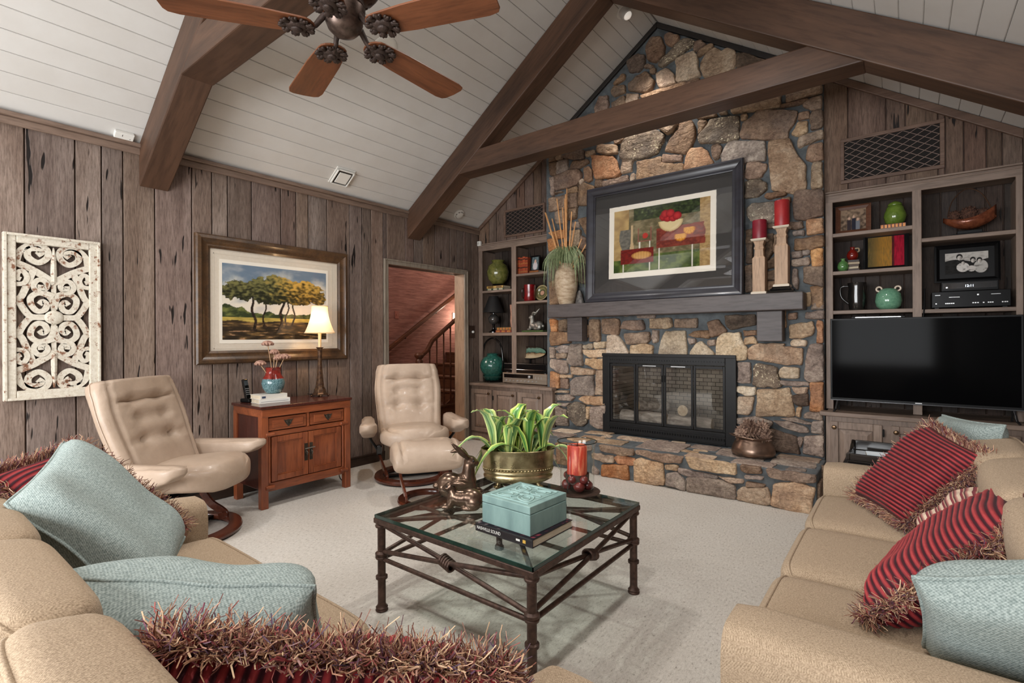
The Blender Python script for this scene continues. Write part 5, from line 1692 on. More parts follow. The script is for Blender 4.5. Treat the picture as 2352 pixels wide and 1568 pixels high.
MB().bb(TH - m, TH, -TH + m, TH - m, TZ - .04, TZ - .016).build('top_rail', M_TIRON, tb, None, .003)
cs = [(-1, -1), (1, -1), (1, 1), (-1, 1)]
for k in range(4):
    a, b = cs[k], cs[(k + 1) % 4]
    A = Vector((a[0] * L, a[1] * L, 0)); B = Vector((b[0] * L, b[1] * L, 0)); d = (B - A).normalized()
    nrm = Vector((-d.y, d.x, 0))
    bar('lower_rail', A + d * .02 + Z_ * .248, B - d * .02 + Z_ * .248)
    p0, p1 = A + d * .02 + Z_ * .41, B - d * .02 + Z_ * .275
    q0, q1 = A + d * .02 + Z_ * .285, B - d * .02 + Z_ * .41
    MB().tube(smooth_path([p0, p0.lerp(p1, .5) - Z_ * .0 + nrm * .008, p1], 6), .0105, 10).build('brace', M_TIRON, tb, 40)
    MB().tube(smooth_path([q0, q0.lerp(q1, .5) - Z_ * .0 - nrm * .008, q1], 6), .0105, 10).build('brace', M_TIRON, tb, 40)
    c = (p0 + p1 + q0 + q1) / 4
    w = MB()
    for j in range(5):
        cc = c + d * (.012 * (j - 2)) + Z_ * (-.004 * (j - 2))
        w.tube([cc + (nrm * math.cos(q) * .024 + Z_ * math.sin(q) * .02) for q in [2 * PI * i / 14 for i in range(14)]], .0065, 6, loop=True)
    w.build('wrapped_knot', M_TIRON, tb, 60)
for s in (-1, 1):
    MB().tube([(-L, -s * L, TZ - .03), (L, s * L, TZ - .03)], .011, 10).build('cross_bar', M_TIRON, tb, 40)
    bar('cross_bar', Vector((-TH + .03, s * .2, TZ - .03)), Vector((TH - .03, s * .2, TZ - .03)), .009)
MB().tube([Vector((.075 * math.cos(q), .075 * math.sin(q), TZ - .03)) for q in [2 * PI * i / 24 for i in range(24)]], .01, 8, loop=True).build('centre_ring', M_TIRON, tb, 40)
g = TH - .004
gt = MB().bb(-g + .001, g - .001, -g + .001, g - .001, TZ - .0155, TZ).build('glass_top', M_TGLASS, tb)
MB().bb(-g, g, -g, -g + .004, TZ - .0156, TZ - .0008).bb(-g, g, g - .004, g, TZ - .0156, TZ - .0008).bb(-g, -g + .004, -g, g, TZ - .0156, TZ - .0008).bb(g - .004, g, -g, g, TZ - .0156, TZ - .0008).build('polished_edge', M_GEDGE, gt)
Z0T = TZ + .0006
# big book ---------------------------------------------------------------------
pL, pF, pR = az(1091.5, 1217, Z0T), az(1222.6, 1260, Z0T), az(1316, 1211, Z0T)
e1 = (pF - pL); e2 = (pR - pF)
ang = math.atan2(e1.y, e1.x)
bw, bd = e1.length, e2.length
cen = (pL + pR) / 2
BKH = .034
bk = book('black coffee-table book with white spine lettering under the teal box', (cen.x, cen.y, Z0T), ang, bw, bd, BKH, flat('book_black', RGB(34, 26, 28), RGB(24, 20, 22), rough=.35))
Msp = Matrix.Translation((-.08, -bd / 2 - .0003, BKH / 2)) @ Matrix.Rotation(PI / 2, 4, 'X')
text_mesh('spine_title', 'NASHVILLE SOUND', .02, WHITE, bk, Msp, .0004, .135)
MB().bb(bw / 2 - .05, bw / 2 - .035, -bd / 2 - .0008, -bd / 2, .011, .024).build('publisher_mark', flat('mark_yellow', RGB(206, 164, 70)), bk)
MB().bb(bw / 2 - .085, bw / 2 - .065, -bd / 2 - .0008, -bd / 2, .013, .021).build('small_logo', WHITE, bk)
def cover_art(u, v):
    n = fbm(u * 14, v * 14, 3); k = sm(.1, .35, n)
    return mixc((30, 26, 34), mixc((170, 150, 150), (150, 60, 70), sm(.3, .7, u)), k)
printed('cover_picture', cover_art, bw - .01, bd - .01, 40, 30, M_PRINT, bk, Matrix.Translation((0, 0, BKH + .0004)) @ Matrix.Rotation(-PI / 2, 4, 'X'))
# teal box -------------------------------------------------------------------------
zb = Z0T + BKH + .001
pL, pF, pR = az(1110, 1198, zb), az(1220.5, 1234, zb), az(1299, 1192, zb)
e1, e2 = pF - pL, pR - pF
ang = math.atan2(e1.y, e1.x)
sw_, sd_ = e1.length, e2.length
cen = (pL + pR) / 2
bh = zat(pF, 1166) - zb
M_TEAL = flat('teal_paint', RGB(140, 170, 165), RGB(112, 140, 137), rough=.55, scale=9, bump=.1, stretch=(1, 1, .3))
M_TEALL = flat('teal_carving', RGB(160, 190, 185), RGB(144, 175, 171), rough=.5)
bx = thing('wooden_box', 'pale teal wooden box with a carved lid on the black book', 'box', (cen.x, cen.y, zb), ang)
MB().bb(-sw_ / 2, sw_ / 2, -sd_ / 2, sd_ / 2, 0, bh * .72).build('body', M_TEAL, bx, None, .003)
MB().bb(-sw_ / 2, sw_ / 2, -sd_ / 2, sd_ / 2, bh * .735, bh).build('lid', M_TEAL, bx, None, .003)
m = MB(); r = min(sw_, sd_) * .36
def stripe(pts, rad, loop=False): m.tube([Vector((p[0], p[1], bh)) for p in pts], rad, 6, loop=loop)
stripe([(-r * 1.12, -r * 1.12), (r * 1.12, -r * 1.12), (r * 1.12, r * 1.12), (-r * 1.12, r * 1.12)], .0035, True)
for k in range(4):
    a0 = k * PI / 2 + PI / 4
    ca, sa = math.cos(a0), math.sin(a0)
    pet = []
    for j in range(14):
        q = 2 * PI * j / 14
        x_, y_ = r * .78 + r * .5 * math.cos(q), r * .36 * math.sin(q) * (1 - .35 * math.cos(q))
        pet.append((x_ * ca - y_ * sa, x_ * sa + y_ * ca))
    stripe(pet, .004, True)
    pet2 = [((px_ - r * .78 * ca) * .5 + r * .78 * ca, (py_ - r * .78 * sa) * .5 + r * .78 * sa) for px_, py_ in pet]
    stripe(pet2, .003, True)
    a1 = k * PI / 2
    stripe([(r * (.55 + .4 * math.cos(q)) * math.cos(a1) - r * .2 * math.sin(q) * math.sin(a1), r * (.55 + .4 * math.cos(q)) * math.sin(a1) + r * .2 * math.sin(q) * math.cos(a1)) for q in [2 * PI * j / 12 for j in range(12)]], .003, True)
stripe([(r * .25 * math.cos(2 * PI * j / 14), r * .25 * math.sin(2 * PI * j / 14)) for j in range(14)], .004, True)
m.build('carved_flower', M_TEALL, bx, 60)
# bronze rabbits ---------------------------------------------------------------------
M_BRZ = flat('bronze', RGB(128, 106, 90), RGB(90, 72, 60), rough=.26, metal=.85, scale=12)
def rabbit(label, loc, rz, lying, k=1.0, mat=None, name='rabbit_figurine', voxel=.0045):
    t = thing(name, label, 'figurine', loc, rz)
    m = MB()
    # local: nose towards -x, length about .2
    def b(c, r): m.ball([q * k for q in c], [q * k for q in r], 16, 12)
    b((.045, 0, .052), (.062, .048, .052)); b((-.005, 0, .05), (.055, .04, .045)); b((-.045, 0, .055), (.035, .035, .045))
    b((.06, .03, .036), (.042, .022, .036)); b((.06, -.03, .036), (.042, .022, .036))
    b((.04, .036, .012), (.042, .014, .012)); b((.04, -.036, .012), (.042, .014, .012))
    b((-.075, .02, .011), (.035, .012, .011)); b((-.075, -.02, .011), (.035, .012, .011))
    b((-.06, .02, .03), (.018, .014, .03)); b((-.06, -.02, .03), (.018, .014, .03))
    b((.11, 0, .045), (.016, .016, .016))
    hx, hz = (-.062, .108) if lying else (-.05, .15)
    m.tube([Vector((-.04, 0, .06)) * k, Vector((hx + .006, 0, hz - .012)) * k], [.036 * k, .026 * k], 14)
    b((hx, 0, hz), (.031, .026, .028)); b((hx - .024, 0, hz - .007), (.02, .017, .017)); b((hx - .01, .016, hz - .006), (.018, .013, .016)); b((hx - .01, -.016, hz - .006), (.018, .013, .016))
    for s in (-1, 1):
        P = smooth_path([Vector((hx + .01, s * .014, hz + .018)) * k, Vector((hx + .045, s * .024, hz + (.026 if lying else .05))) * k, Vector((hx + .095, s * .027, hz + (.02 if lying else .07 + .03 * s))) * k], 5)
        m.tube(P, [q * k for q in (.008, .011, .013, .0145, .015, .015, .014, .012, .009, .006, .003)], 10)
    o = m.build('body', mat or M_BRZ, t, 180)
    rm = o.modifiers.new('remesh', 'REMESH'); rm.mode = 'VOXEL'; rm.voxel_size = voxel * k; rm.use_smooth_shade = True
    s2 = o.modifiers.new('smooth', 'SMOOTH'); s2.factor = .6; s2.iterations = 5
    for s in (-1, 1):
        MB().ball([q * k for q in (hx - .012, s * .0235, hz + .006)], [q * k for q in (.0055, .004, .0055)], 8, 6).build('eye', BLACKG, t, 60)
    return t
right_img = math.atan2(RIG.y, RIG.x)
p = az(1062, 1168, Z0T)
rabbit('bronze rabbit figurine crouching with its ears laid back, beside the teal box', p, right_img - .12, True, .98)
p = az(1056, 1134, Z0T)
rabbit('bronze rabbit figurine stretching its neck towards the brass planter', p, right_img + PI + .2, False, 1.15)
# hurricane candle holder --------------------------------------------------------------
p = az(1326, 1136, Z0T)
kp = dep(p) / FPX
hur = thing('hurricane_holder', 'clear glass hurricane on a dark metal foot plate', 'candle holder', p)
rg = 43 * kp; hg = zat(p, 1012) - p.z
MB().lathe([(0, 0), (.062, .0), (.062, .006), (.05, .01), (.105, .016), (.118, .018), (.122, .024), (.112, .026), (.0, .026)], 32).build('foot_plate', flat('rust_iron', RGB(92, 70, 58), RGB(60, 46, 40), rough=.55, metal=.5), hur, 40)
M_HGL = glassy('hurricane_glass', (.95, .97, .96, 1), ior=1.5)
R = [[Vector((r * math.cos(2 * PI * k / 36), r * math.sin(2 * PI * k / 36), z)) for k in range(36)] for r, z in ((rg * .86, .028), (rg * .9, .05), (rg * .9, hg * .7), (rg * .93, hg * .88), (rg * 1.04, hg * .99))]
MB().rings(R, cap0=False, cap1=False).build('glass', M_HGL, hur, 60)
MB().tube([Vector((rg * 1.04 * math.cos(2 * PI * k / 36), rg * 1.04 * math.sin(2 * PI * k / 36), hg * .99)) for k in range(36)], .003, 6, loop=True).build('rim', glassy('rim_glass', (.42, .46, .44, 1), ior=1.6), hur, 60)
zc0, zc1 = zat(p, 1088) - p.z, zat(p, 1022) - p.z
MB().lathe([(.02, zc0 - .05), (rg * .62, zc0 - .045), (rg * .64, zc0 + .004), (rg * .6, zc0 + .004), (rg * .58, zc0 - .04), (0, zc0 - .04)], 28).build('candle_cup', flat('cup_iron', RGB(74, 60, 54), rough=.5, metal=.5), hur, 40)
for k in range(3):
    a = 2 * PI * k / 3 + .4
    MB().tube([(rg * .6 * math.cos(a), rg * .6 * math.sin(a), zc0 - .03), (rg * .8 * math.cos(a), rg * .8 * math.sin(a), zc0 - .05), (rg * .82 * math.cos(a), rg * .82 * math.sin(a), .03)], .003, 6).build('prong', IRON, hur, 60)
t = NT('streaked_candle')
n = t.noise(t.coord((1, 1, .12)), 40, 4, .6, .5)
M_CANS = t.done(t.ramp(n, [(.35, RGB(142, 36, 26)), (.52, RGB(190, 62, 42)), (.66, RGB(226, 140, 104))]), .45)
cn = thing('pillar_candle', 'streaked red pillar candle inside the glass hurricane', 'candle', p + Z_ * (zc0 - .038))
hc = zc1 - zc0 + .038
MB().lathe([(0, 0), (rg * .5, 0), (rg * .53, .01), (rg * .53, hc - .006), (rg * .46, hc), (rg * .3, hc - .006), (0, hc - .008)], 28).build('wax', M_CANS, cn, 50)
MB().tube([(0, 0, hc - .01), (.003, 0, hc + .012)], .002, 6).build('wick', BLACK, cn)
M_POD = flat('dried_pod', RGB(126, 46, 40), RGB(78, 26, 28), rough=.3, scale=25, coat=.3)
for k, (dx, dy, dz, r) in enumerate(((.035, -.04, .03, .031), (-.045, -.03, .03, .03), (-.01, .05, .03, .03), (.052, .02, .031, .028), (-.05, .035, .03, .028), (.0, -.005, .032, .026), (.058, -.03, .075, .024), (-.055, -.005, .078, .024), (.005, -.062, .076, .023))):
    f = thing('dried_pod', 'glossy dark red dried fruit piled under the candle', 'dried fruit', p + Vector((dx, dy, dz - .003)), k, 'dried fruits in the hurricane')
    MB().ball((0, 0, r), (r, r * .95, r * .9), 16, 10).build('fruit', M_POD, f, 60)
    MB().lathe([(.003, r * 1.85), (.006, r * 1.95), (.008, r * 2.05), (.002, r * 1.98)], 8).build('calyx', M_POD, f, 60)
# brass planter -------------------------------------------------------------------------
pp = az(1190, 1112, Z0T)
kp = dep(pp) / FPX
pl = thing('brass_planter', 'oval hammered brass planter with a beaded band and paw feet', 'planter', pp, right_img)
t = NT('brass_old')
n = t.noise(t.coord((1, 1, 1)), 9, 6, .65)
M_BRASS = t.done(t.ramp(n, [(.3, RGB(116, 100, 70)), (.5, RGB(166, 149, 112)), (.7, RGB(206, 190, 150))]), t.math('MULTIPLY_ADD', n, .3, .15), .9)
t.bump(t.noise(t.coord(), 60, 2), .1, .003)
ws, hs_ = 84 * kp, zat(pp, 1028) - pp.z
SY = .62
prof = [(.3, .035), (.8, .03), (.93, .045), (.95, .062), (.9, .075), (.93, .078), (.945, .084), (.93, .09), (.94, .092), (.955, .12), (.98, hs_ - .03), (1.0, hs_ - .006), (1.02, hs_), (1.0, hs_ + .003), (.97, hs_ - .004), (.93, .13), (.9, .1), (.0, .1)]
MB().lathe([(r * ws, z) for r, z in prof], 48, sy=SY).build('bowl', M_BRASS, pl, 50)
m = MB()
for k in range(64):
    q = 2 * PI * k / 64
    m.ball((ws * .945 * math.cos(q), ws * SY * .945 * math.sin(q), .104), .0062, 6, 5)
tag(m.build('beaded_band', M_BRASS, pl, 60), kind='stuff')
for z in (.094, .114):
    MB().tube([Vector((ws * .95 * math.cos(2 * PI * k / 48), ws * SY * .95 * math.sin(2 * PI * k / 48), z)) for k in range(48)], .003, 6, loop=True).build('band_wire', M_BRASS, pl, 60)
for k in range(4):
    q = PI / 4 + k * PI / 2
    c = Vector((ws * .72 * math.cos(q), ws * SY * .72 * math.sin(q), 0))
    MB().tube([c + Z_ * .045, c * 1.06 + Z_ * .02, c * 1.1 + Z_ * .012], [.016, .011, .012], 8).ball(c * 1.13 + Z_ * .0095, (.02, .017, .0095), 10, 8).build('paw_foot', M_BRASS, pl, 60)
MB().lathe([(0, hs_ - .03), (ws * .93, hs_ - .032), (ws * .9, hs_ - .06), (0, hs_ - .06)], 30, sy=SY).build('soil', flat('soil', RGB(58, 46, 36), RGB(36, 30, 26), rough=.95, bump=.6), pl)
MB().ball((.02, -ws * SY * .45, hs_ - .028), (.055, .035, .022), 14, 8).build('moss_ball', flat('moss', RGB(124, 128, 50), RGB(90, 98, 36), rough=.95, scale=60, bump=.8, bscale=200), pl, 60)
t = NT('striped_leaf')
uvn = t.n('ShaderNodeAttribute'); uvn.attribute_name = 'across'
a = t.math('ABSOLUTE', uvn.outputs['Fac'])
c = t.ramp(a, [(.0, RGB(74, 122, 66)), (.2, RGB(82, 130, 70)), (.3, RGB(150, 184, 118)), (.5, RGB(98, 148, 66)), (.66, RGB(186, 206, 110)), (.9, RGB(206, 216, 128))])
c = t.tint(c, .25, .02)
M_LEAF = t.done(c, .35, 0, .5, .2)
def leaf_mesh(nm, length, width, droop, sd, lift):
    r_ = random.Random(sd)
    n = 12; vs = []; fs = []; ac = []
    for i in range(n + 1):
        s = i / n
        w = width * (math.sin(PI * min(1, s * .93 + .05)) ** .75) * (1 - .25 * s) + .002
        x = length * (s - .12 * droop * s * s)
        z = lift * length * (1 - (1 - s) ** 2) - droop * length * s ** 2.3
        tw = .5 * (r_.random() - .5) * s
        for j, q in enumerate((-1, -.5, 0, .5, 1)):
            vs.append((x, q * w + tw * .02, z + .3 * abs(q) * w + q * w * tw)); ac.append(q)
    for i in range(n):
        for j in range(4): a_ = i * 5 + j; fs.append((a_, a_ + 1, a_ + 6, a_ + 5))
    me = bpy.data.meshes.new(nm); me.from_pydata(vs, [], fs)
    at = me.attributes.new('across', 'FLOAT', 'POINT'); at.data.foreach_set('value', ac)
    me.materials.append(M_LEAF); me.shade_smooth()
    return me
dr = thing('dracaena_plant', 'green and yellow striped leafy plant growing in the brass planter', 'plant', pp + Z_ * (hs_ - .04), right_img)
LM = [leaf_mesh('leaf', l, w, d, i, li) for i, (l, w, d, li) in enumerate(((.33, .044, .6, .6), (.29, .045, .38, .8), (.35, .043, .8, .5), (.27, .042, .3, .95), (.34, .041, .7, .35)))]
for ci, (cx_, cy2) in enumerate(((-.13, .0), (.0, .02), (.14, -.01), (.06, -.05), (-.05, -.045))):
    nlf = 9
    for i in range(nlf):
        az0 = 2 * PI * i / nlf + ci * 1.3 + RND.uniform(-.25, .25)
        k = RND.choice((0, 1, 2, 2, 4)) if i % 3 else RND.choice((1, 3))
        if math.sin(az0) < -.35 and abs(math.cos(az0)) < .8:
            if i % 2: continue
            k = 3
        o = link('leaf', LM[k], None, dr)
        sc = RND.uniform(.7, 1.02)
        o.matrix_basis = Matrix.Translation((cx_, cy2, .0)) @ Matrix.Rotation(az0, 4, 'Z') @ Matrix.Rotation(RND.uniform(-.25, .1) - (.35 if k in (1, 3) else 0), 4, 'Y') @ Matrix.Translation((.008, 0, 0)) @ Matrix.Scale(sc, 4)
# ------------------------------------------------------------------ sofas
M_SOFA = fabric('sofa_herringbone', RGB(137, 118, 96), RGB(184, 163, 138), herring=True)
def cushion(name, parent, c, sx, sy, sz, crown, M=None, e=.3, pipe=True, mat=None, lo=None, seams=True):
    """soft box of size sx, sy, sz about c; local frame, optional matrix"""
    n = 18; R = []
    for i in range(n):
        s = -1 + 2 * i / (n - 1)
        s = math.copysign(1 - (1 - abs(s)) ** 1.6, s)
        x = s * sx / 2
        k = max(.02, 1 - abs(s) ** 9) ** .5
        def mod(a, b, s=s):
            b += math.copysign(1, b) * crown * (1 - (2 * a / sy) ** 2) * (1 - s * s) * (1 if b > 0 else .3)
            return a, b
        R.append(sring(c[0] + x, c[1], c[2], Y_, Z_, sy / 2 * (.86 + .14 * k), sz / 2 * (.3 + .7 * k), 44, e, mod))
    o = MB().rings(R, M=M).build(name, mat or M_SOFA, parent, 70)
    if pipe:
        P = [R[i][5] for i in range(1, n - 1)] + [R[i][17] for i in range(n - 2, 0, -1)]
        MB().tube(P, .0055, 8, loop=True, M=M).build('piping', mat or M_SOFA, o, 60)
    return o
def sofa(label, loc, rz, x0, x1, ncush, depth, arm=.215, bz=.64, bhh=.44):
    """local: x along the seat, +y front at y=0, back at y=-depth"""
    t = thing('sofa', label, 'sofa', loc, rz, 'herringbone sofas')
    MB().bb(x0 + .02, x1 - .02, -depth + .04, -.05, .06, .30).build('base', M_SOFA, t, None, .02, 3)
    for x in (x0 + .08, x1 - .08):
        for y in (-.12, -depth + .1): MB().lathe([(.022, 0), (.03, .06)], 12, (x, y, 0)).build('foot', M_CHWD, t, 40)
    a0, a1 = x0 + arm, x1 - arm
    w = (a1 - a0) / ncush
    for i in range(ncush):
        cushion('seat_cushion', t, (a0 + w * (i + .5), -.33, .385), w - .006, .68, .16, .012)
    for i in range(ncush):
        M_ = Matrix.Translation((a0 + w * (i + .5), -depth + .25, bz)) @ Matrix.Rotation(math.radians(78), 4, 'X')
        cushion('back_cushion', t, (0, 0, 0), w - .004, bhh, .2, .035, M_, e=.45)
    R = []
    for i in range(12):
        s = i / 11; k = 1 if 0 < i < 11 else .85
        R.append(sring(x0 + .03 + (x1 - x0 - .06) * s, -depth + .09, .06 + (bz + bhh * .42 - .06) / 2, Y_, Z_, .085 * k, (bz + bhh * .42 - .06) / 2 * (1 if 0 < i < 11 else .93), 36, .45))
    MB().rings(R).build('back_frame', M_SOFA, t, 70)
    for s_, xa in ((-1, x0 + arm / 2), (1, x1 - arm / 2)):
        R = []
        for i in range(14):
            s = i / 13
            y = -depth + .05 + (depth - .06) * s
            k = .9 if i in (0, 13) else 1
            R.append(sring(xa, y, .325, X_, Z_, arm / 2 * k, .275 * (k * .3 + .7), 40, .42, lambda a, b: (a * (1 + .1 * sm(.1, .25, b)), b)))
        MB().rings(R).build('arm', M_SOFA, t, 70)
    return t
sofa('beige herringbone sofa with one arm towards the television cabinet', (4.055, 0, 0), PI / 2, -3.70, -1.565, 3, .95)
sofa('beige herringbone sofa facing the fireplace across the coffee table', (0, -4.035, 0), 0, 1.815, 3.985, 3, 1.0, bz=.615, bhh=.39)

# ------------------------------------------------------------------ cushions
M_TEALF = fabric('teal_weave', RGB(110, 123, 120), RGB(162, 173, 169), 330, bump=.5)
def stripe_mat(name, stops, freq, attr='sv', rough=.65):
    t = NT(name)
    a = t.n('ShaderNodeAttribute'); a.attribute_name = attr
    fr = t.math('FRACT', t.math('MULTIPLY', a.outputs['Fac'], freq))
    col = t.ramp(fr, stops)
    n = t.noise(t.coord((1, 1, 1)), 24, 4, .7)
    col = t.mix(col, t.ramp(n, [(.4, (.62, .5, .55, 1)), (.6, (1, 1, 1, 1))]), .5, 'MULTIPLY')
    t.b.inputs['Sheen Weight'].default_value = .05
    t.bump(t.noise(t.coord(), 500, 2), .2, .002)
    return t.done(col, rough, 0, .25)
NST = 24
M_REDP = stripe_mat('red_pleat', [(0, RGB(48, 8, 18)), (.2, RGB(66, 14, 26)), (.32, RGB(138, 42, 48)), (.6, RGB(170, 62, 62)), (.78, RGB(132, 38, 46)), (.86, RGB(70, 14, 28)), (1, RGB(48, 8, 18))], NST)
M_MULTI = stripe_mat('multi_stripe', [(0, RGB(226, 206, 180)), (.2, RGB(226, 206, 180)), (.24, RGB(120, 44, 56)), (.45, RGB(150, 70, 76)), (.5, RGB(216, 190, 160)), (.62, RGB(60, 30, 36)), (.8, RGB(176, 110, 104)), (1, RGB(230, 210, 186))], 8)
def fringe_mats():
    t = NT('fringe')
    a = t.n('ShaderNodeAttribute'); a.attribute_name = 'yarn'
    col = t.ramp(a.outputs['Fac'], [(0, RGB(84, 48, 44)), (.2, RGB(136, 90, 76)), (.4, RGB(180, 142, 112)), (.58, RGB(214, 186, 152)), (.72, RGB(142, 64, 66)), (.85, RGB(88, 72, 92)), (1, RGB(176, 136, 116))])
    return t.done(col, .85, 0, .2)
M_FRINGE = fringe_mats()
def pillow(name, label, A, B, C, D, th, mat, fringe=0, stripes=False, nstrand=1500, dent=.0, swap=False, group=None):
    A, B, C, D = map(Vector, (A, B, C, D))           # TL, TR, BR, BL seen from the front
    cen = (A + B + C + D) / 4
    u = ((B + C) - (A + D)).normalized()
    nrm = u.cross((A + B) - (C + D)).normalized()
    vv = nrm.cross(u)
    t = thing(name, label, 'cushion', cen, 0, group)
    F_ = Matrix((u, vv, nrm)).transposed().to_4x4()
    t.matrix_basis = Matrix.Translation(cen) @ F_
    inv_ = t.matrix_basis.inverted()
    a, b, c, d = [inv_ @ p for p in (A, B, C, D)]
    def pos(x, y):                      # x, y in -1..1
        p = (a * (1 - x) * (1 + y) + b * (1 + x) * (1 + y) + c * (1 + x) * (1 - y) + d * (1 - x) * (1 - y)) / 4
        # pull the edges in between the corners
        e = 1 - .05 * (1 - x * x) * abs(y) ** 4 - .05 * (1 - y * y) * abs(x) ** 4
        return p * e * 1.07
    nu, nv = (34, 122) if stripes else (40, 40)
    if swap: nu, nv = nv, nu
    sd = RND.uniform(0, 50)
    vs, fs, sv = [], [], []
    for side in (1, -1):
        base = len(vs)
        for j in range(nv):
            for i in range(nu):
                x, y = -1 + 2 * i / (nu - 1), -1 + 2 * j / (nv - 1)
                h = th / 2 * (max(0, (1 - x ** 6) * (1 - y ** 6))) ** .5
                h *= 1 + .22 * nz(x * 1.6, y * 1.6, sd + side) - dent * math.exp(-((x - .1) ** 2 + (y - .3) ** 2) * 5)
                s_ = (x if swap else y) * .5 + .5
                if stripes: h += .0035 * math.sin(2 * PI * (s_ * NST - .25)) * min(1, h / (th * .12))
                p = pos(x, y)
                vs.append((p.x, p.y, p.z + side * h)); sv.append(s_)
        for j in range(nv - 1):
            for i in range(nu - 1):
                q = base + j * nu + i
                f = (q, q + 1, q + nu + 1, q + nu)
                fs.append(f if side > 0 else f[::-1])
    me = bpy.data.meshes.new('cover'); me.from_pydata(vs, [], fs)
    at = me.attributes.new('sv', 'FLOAT', 'POINT'); at.data.foreach_set('value', sv)
    me.materials.append(mat); me.shade_smooth()
    link('cover', me, None, t)
    edge = []
    for k in range(100):
        q = 4 * k / 100
        e_, s = int(q), q - int(q)
        x, y = [(-1 + 2 * s, 1), (1, 1 - 2 * s), (1 - 2 * s, -1), (-1, -1 + 2 * s)][e_]
        edge.append(pos(x, y))
    if not fringe:
        MB().tube([p + Vector((0, 0, .004 * math.sin(k * .5))) for k, p in enumerate(edge)], .0055, 8, loop=True).build('piping', mat, t, 60)
    else:
        MB().tube(edge, .008, 6, loop=True).build('fringe_braid', M_FRINGE, t, 60)
        r_ = random.Random(int(sd * 1000))
        vs, fs, yn = [], [], []
        for s in range(nstrand):
            q = r_.random() * 100; k = int(q)
            p = edge[k].lerp(edge[(k + 1) % 100], q - k)
            tg = (edge[(k + 1) % 100] - edge[k - 1]).normalized()
            out = tg.cross(Vector((0, 0, 1)))
            if out.dot(p) < 0: out = -out
            d0 = (out + tg * r_.uniform(-.55, .55) + Vector((0, 0, r_.uniform(-1.0, 1.0)))).normalized()
            Ln = fringe * r_.uniform(.55, 1.1)
            bend = (tg * r_.uniform(-1, 1) + Vector((0, 0, r_.uniform(-1, 1))) + out * r_.uniform(-.6, .2)) * Ln * .45
            w = r_.uniform(.0011, .0021) * (1.5 if r_.random() < .08 else 1)
            wd_ = d0.cross(Vector((r_.uniform(-1, 1), r_.uniform(-1, 1), r_.uniform(-1, 1)))).normalized()
            w2 = d0.cross(wd_)
            b0 = len(vs); y_ = r_.random()
            ph0 = r_.uniform(0, 6.3); cr_ = r_.uniform(.04, .16) * Ln
            for i in range(6):
                f = i / 5
                c_ = p + d0 * Ln * f + bend * f * f + (wd_ * math.cos(ph0 + f * 7) + w2 * math.sin(ph0 + f * 7)) * cr_ * f
                ww = w * (1 - .35 * f)
                for ang in (0, 2.09, 4.19): vs.append(c_ + (wd_ * math.cos(ang) + w2 * math.sin(ang)) * ww); yn.append(y_)
            for i in range(5):
                for j in range(3):
                    a_ = b0 + i * 3
                    fs.append((a_ + j, a_ + (j + 1) % 3, a_ + 3 + (j + 1) % 3, a_ + 3 + j))
        me = bpy.data.meshes.new('fringe'); me.from_pydata([tuple(p) for p in vs], [], fs)
        at = me.attributes.new('yarn', 'FLOAT', 'POINT'); at.data.foreach_set('value', yn)
        me.materials.append(M_FRINGE)
        tag(link('fringe', me, None, t), kind='stuff')
    return t
# right sofa
pillow('fringed_cushion', 'red pleated fringed cushion at the sofa arm by the television cabinet', (4.507, -1.876, .855), (4.657, -2.26, .81), (4.42, -2.25, .52), (4.237, -1.91, .52), .15, M_REDP, .05, True, 5200, group='fringed red cushions')
pillow('teal_cushion', 'small grey-teal piped cushion behind the red cushion by the television cabinet', (4.572, -1.60, .885), (4.745, -1.97, .905), (4.70, -2.0, .56), (4.50, -1.62, .54), .14, M_TEALF)
pillow('striped_cushion', 'small cushion in cream, pink and maroon stripes between two red cushions', (4.68, -2.34, .70), (4.66, -2.60, .70), (4.48, -2.60, .51), (4.49, -2.36, .51), .15, M_MULTI, 0, False)
pillow('fringed_cushion', 'red pleated fringed cushion between the striped cushion and a teal cushion', (4.73, -2.64, .78), (4.675, -3.04, .785), (4.345, -3.20, .51), (4.41, -2.82, .51), .17, M_REDP, .05, True, 5200, swap=False, group='fringed red cushions')
pillow('teal_cushion', 'grey-teal woven cushion leaning over the sofa arm farthest from the television', (4.88, -3.47, .87), (4.45, -3.45, .73), (4.47, -3.27, .50), (4.92, -3.29, .53), .17, M_TEALF)
# left sofa
pillow('teal_cushion', 'large teal woven cushion in the sofa corner nearest a leather recliner', (1.93, -4.5, .90), (2.285, -4.69, .80), (2.638, -4.434, .48), (2.283, -4.244, .565), -.19, M_TEALF)
pillow('fringed_cushion', 'red fringed cushion mostly hidden behind the large teal cushion', (1.85, -4.44, .87), (2.06, -4.70, .84), (2.26, -4.44, .56), (2.08, -4.18, .56), -.11, M_REDP, .05, True, 3600, group='fringed red cushions')
pillow('teal_cushion', 'thick teal piped cushion between the large teal cushion and a red fringed one', (2.94, -4.70, .77), (3.30, -4.32, .705), (3.27, -4.27, .48), (2.92, -4.64, .48), .27, M_TEALF)
pillow('fringed_cushion', 'red cushion with the thickest yarn fringe, next to the thick teal piped cushion', (3.39, -4.63, .745), (3.80, -4.235, .655), (3.76, -4.17, .485), (3.36, -4.54, .485), .18, M_REDP, .066, True, 9000, swap=True, group='fringed red cushions')
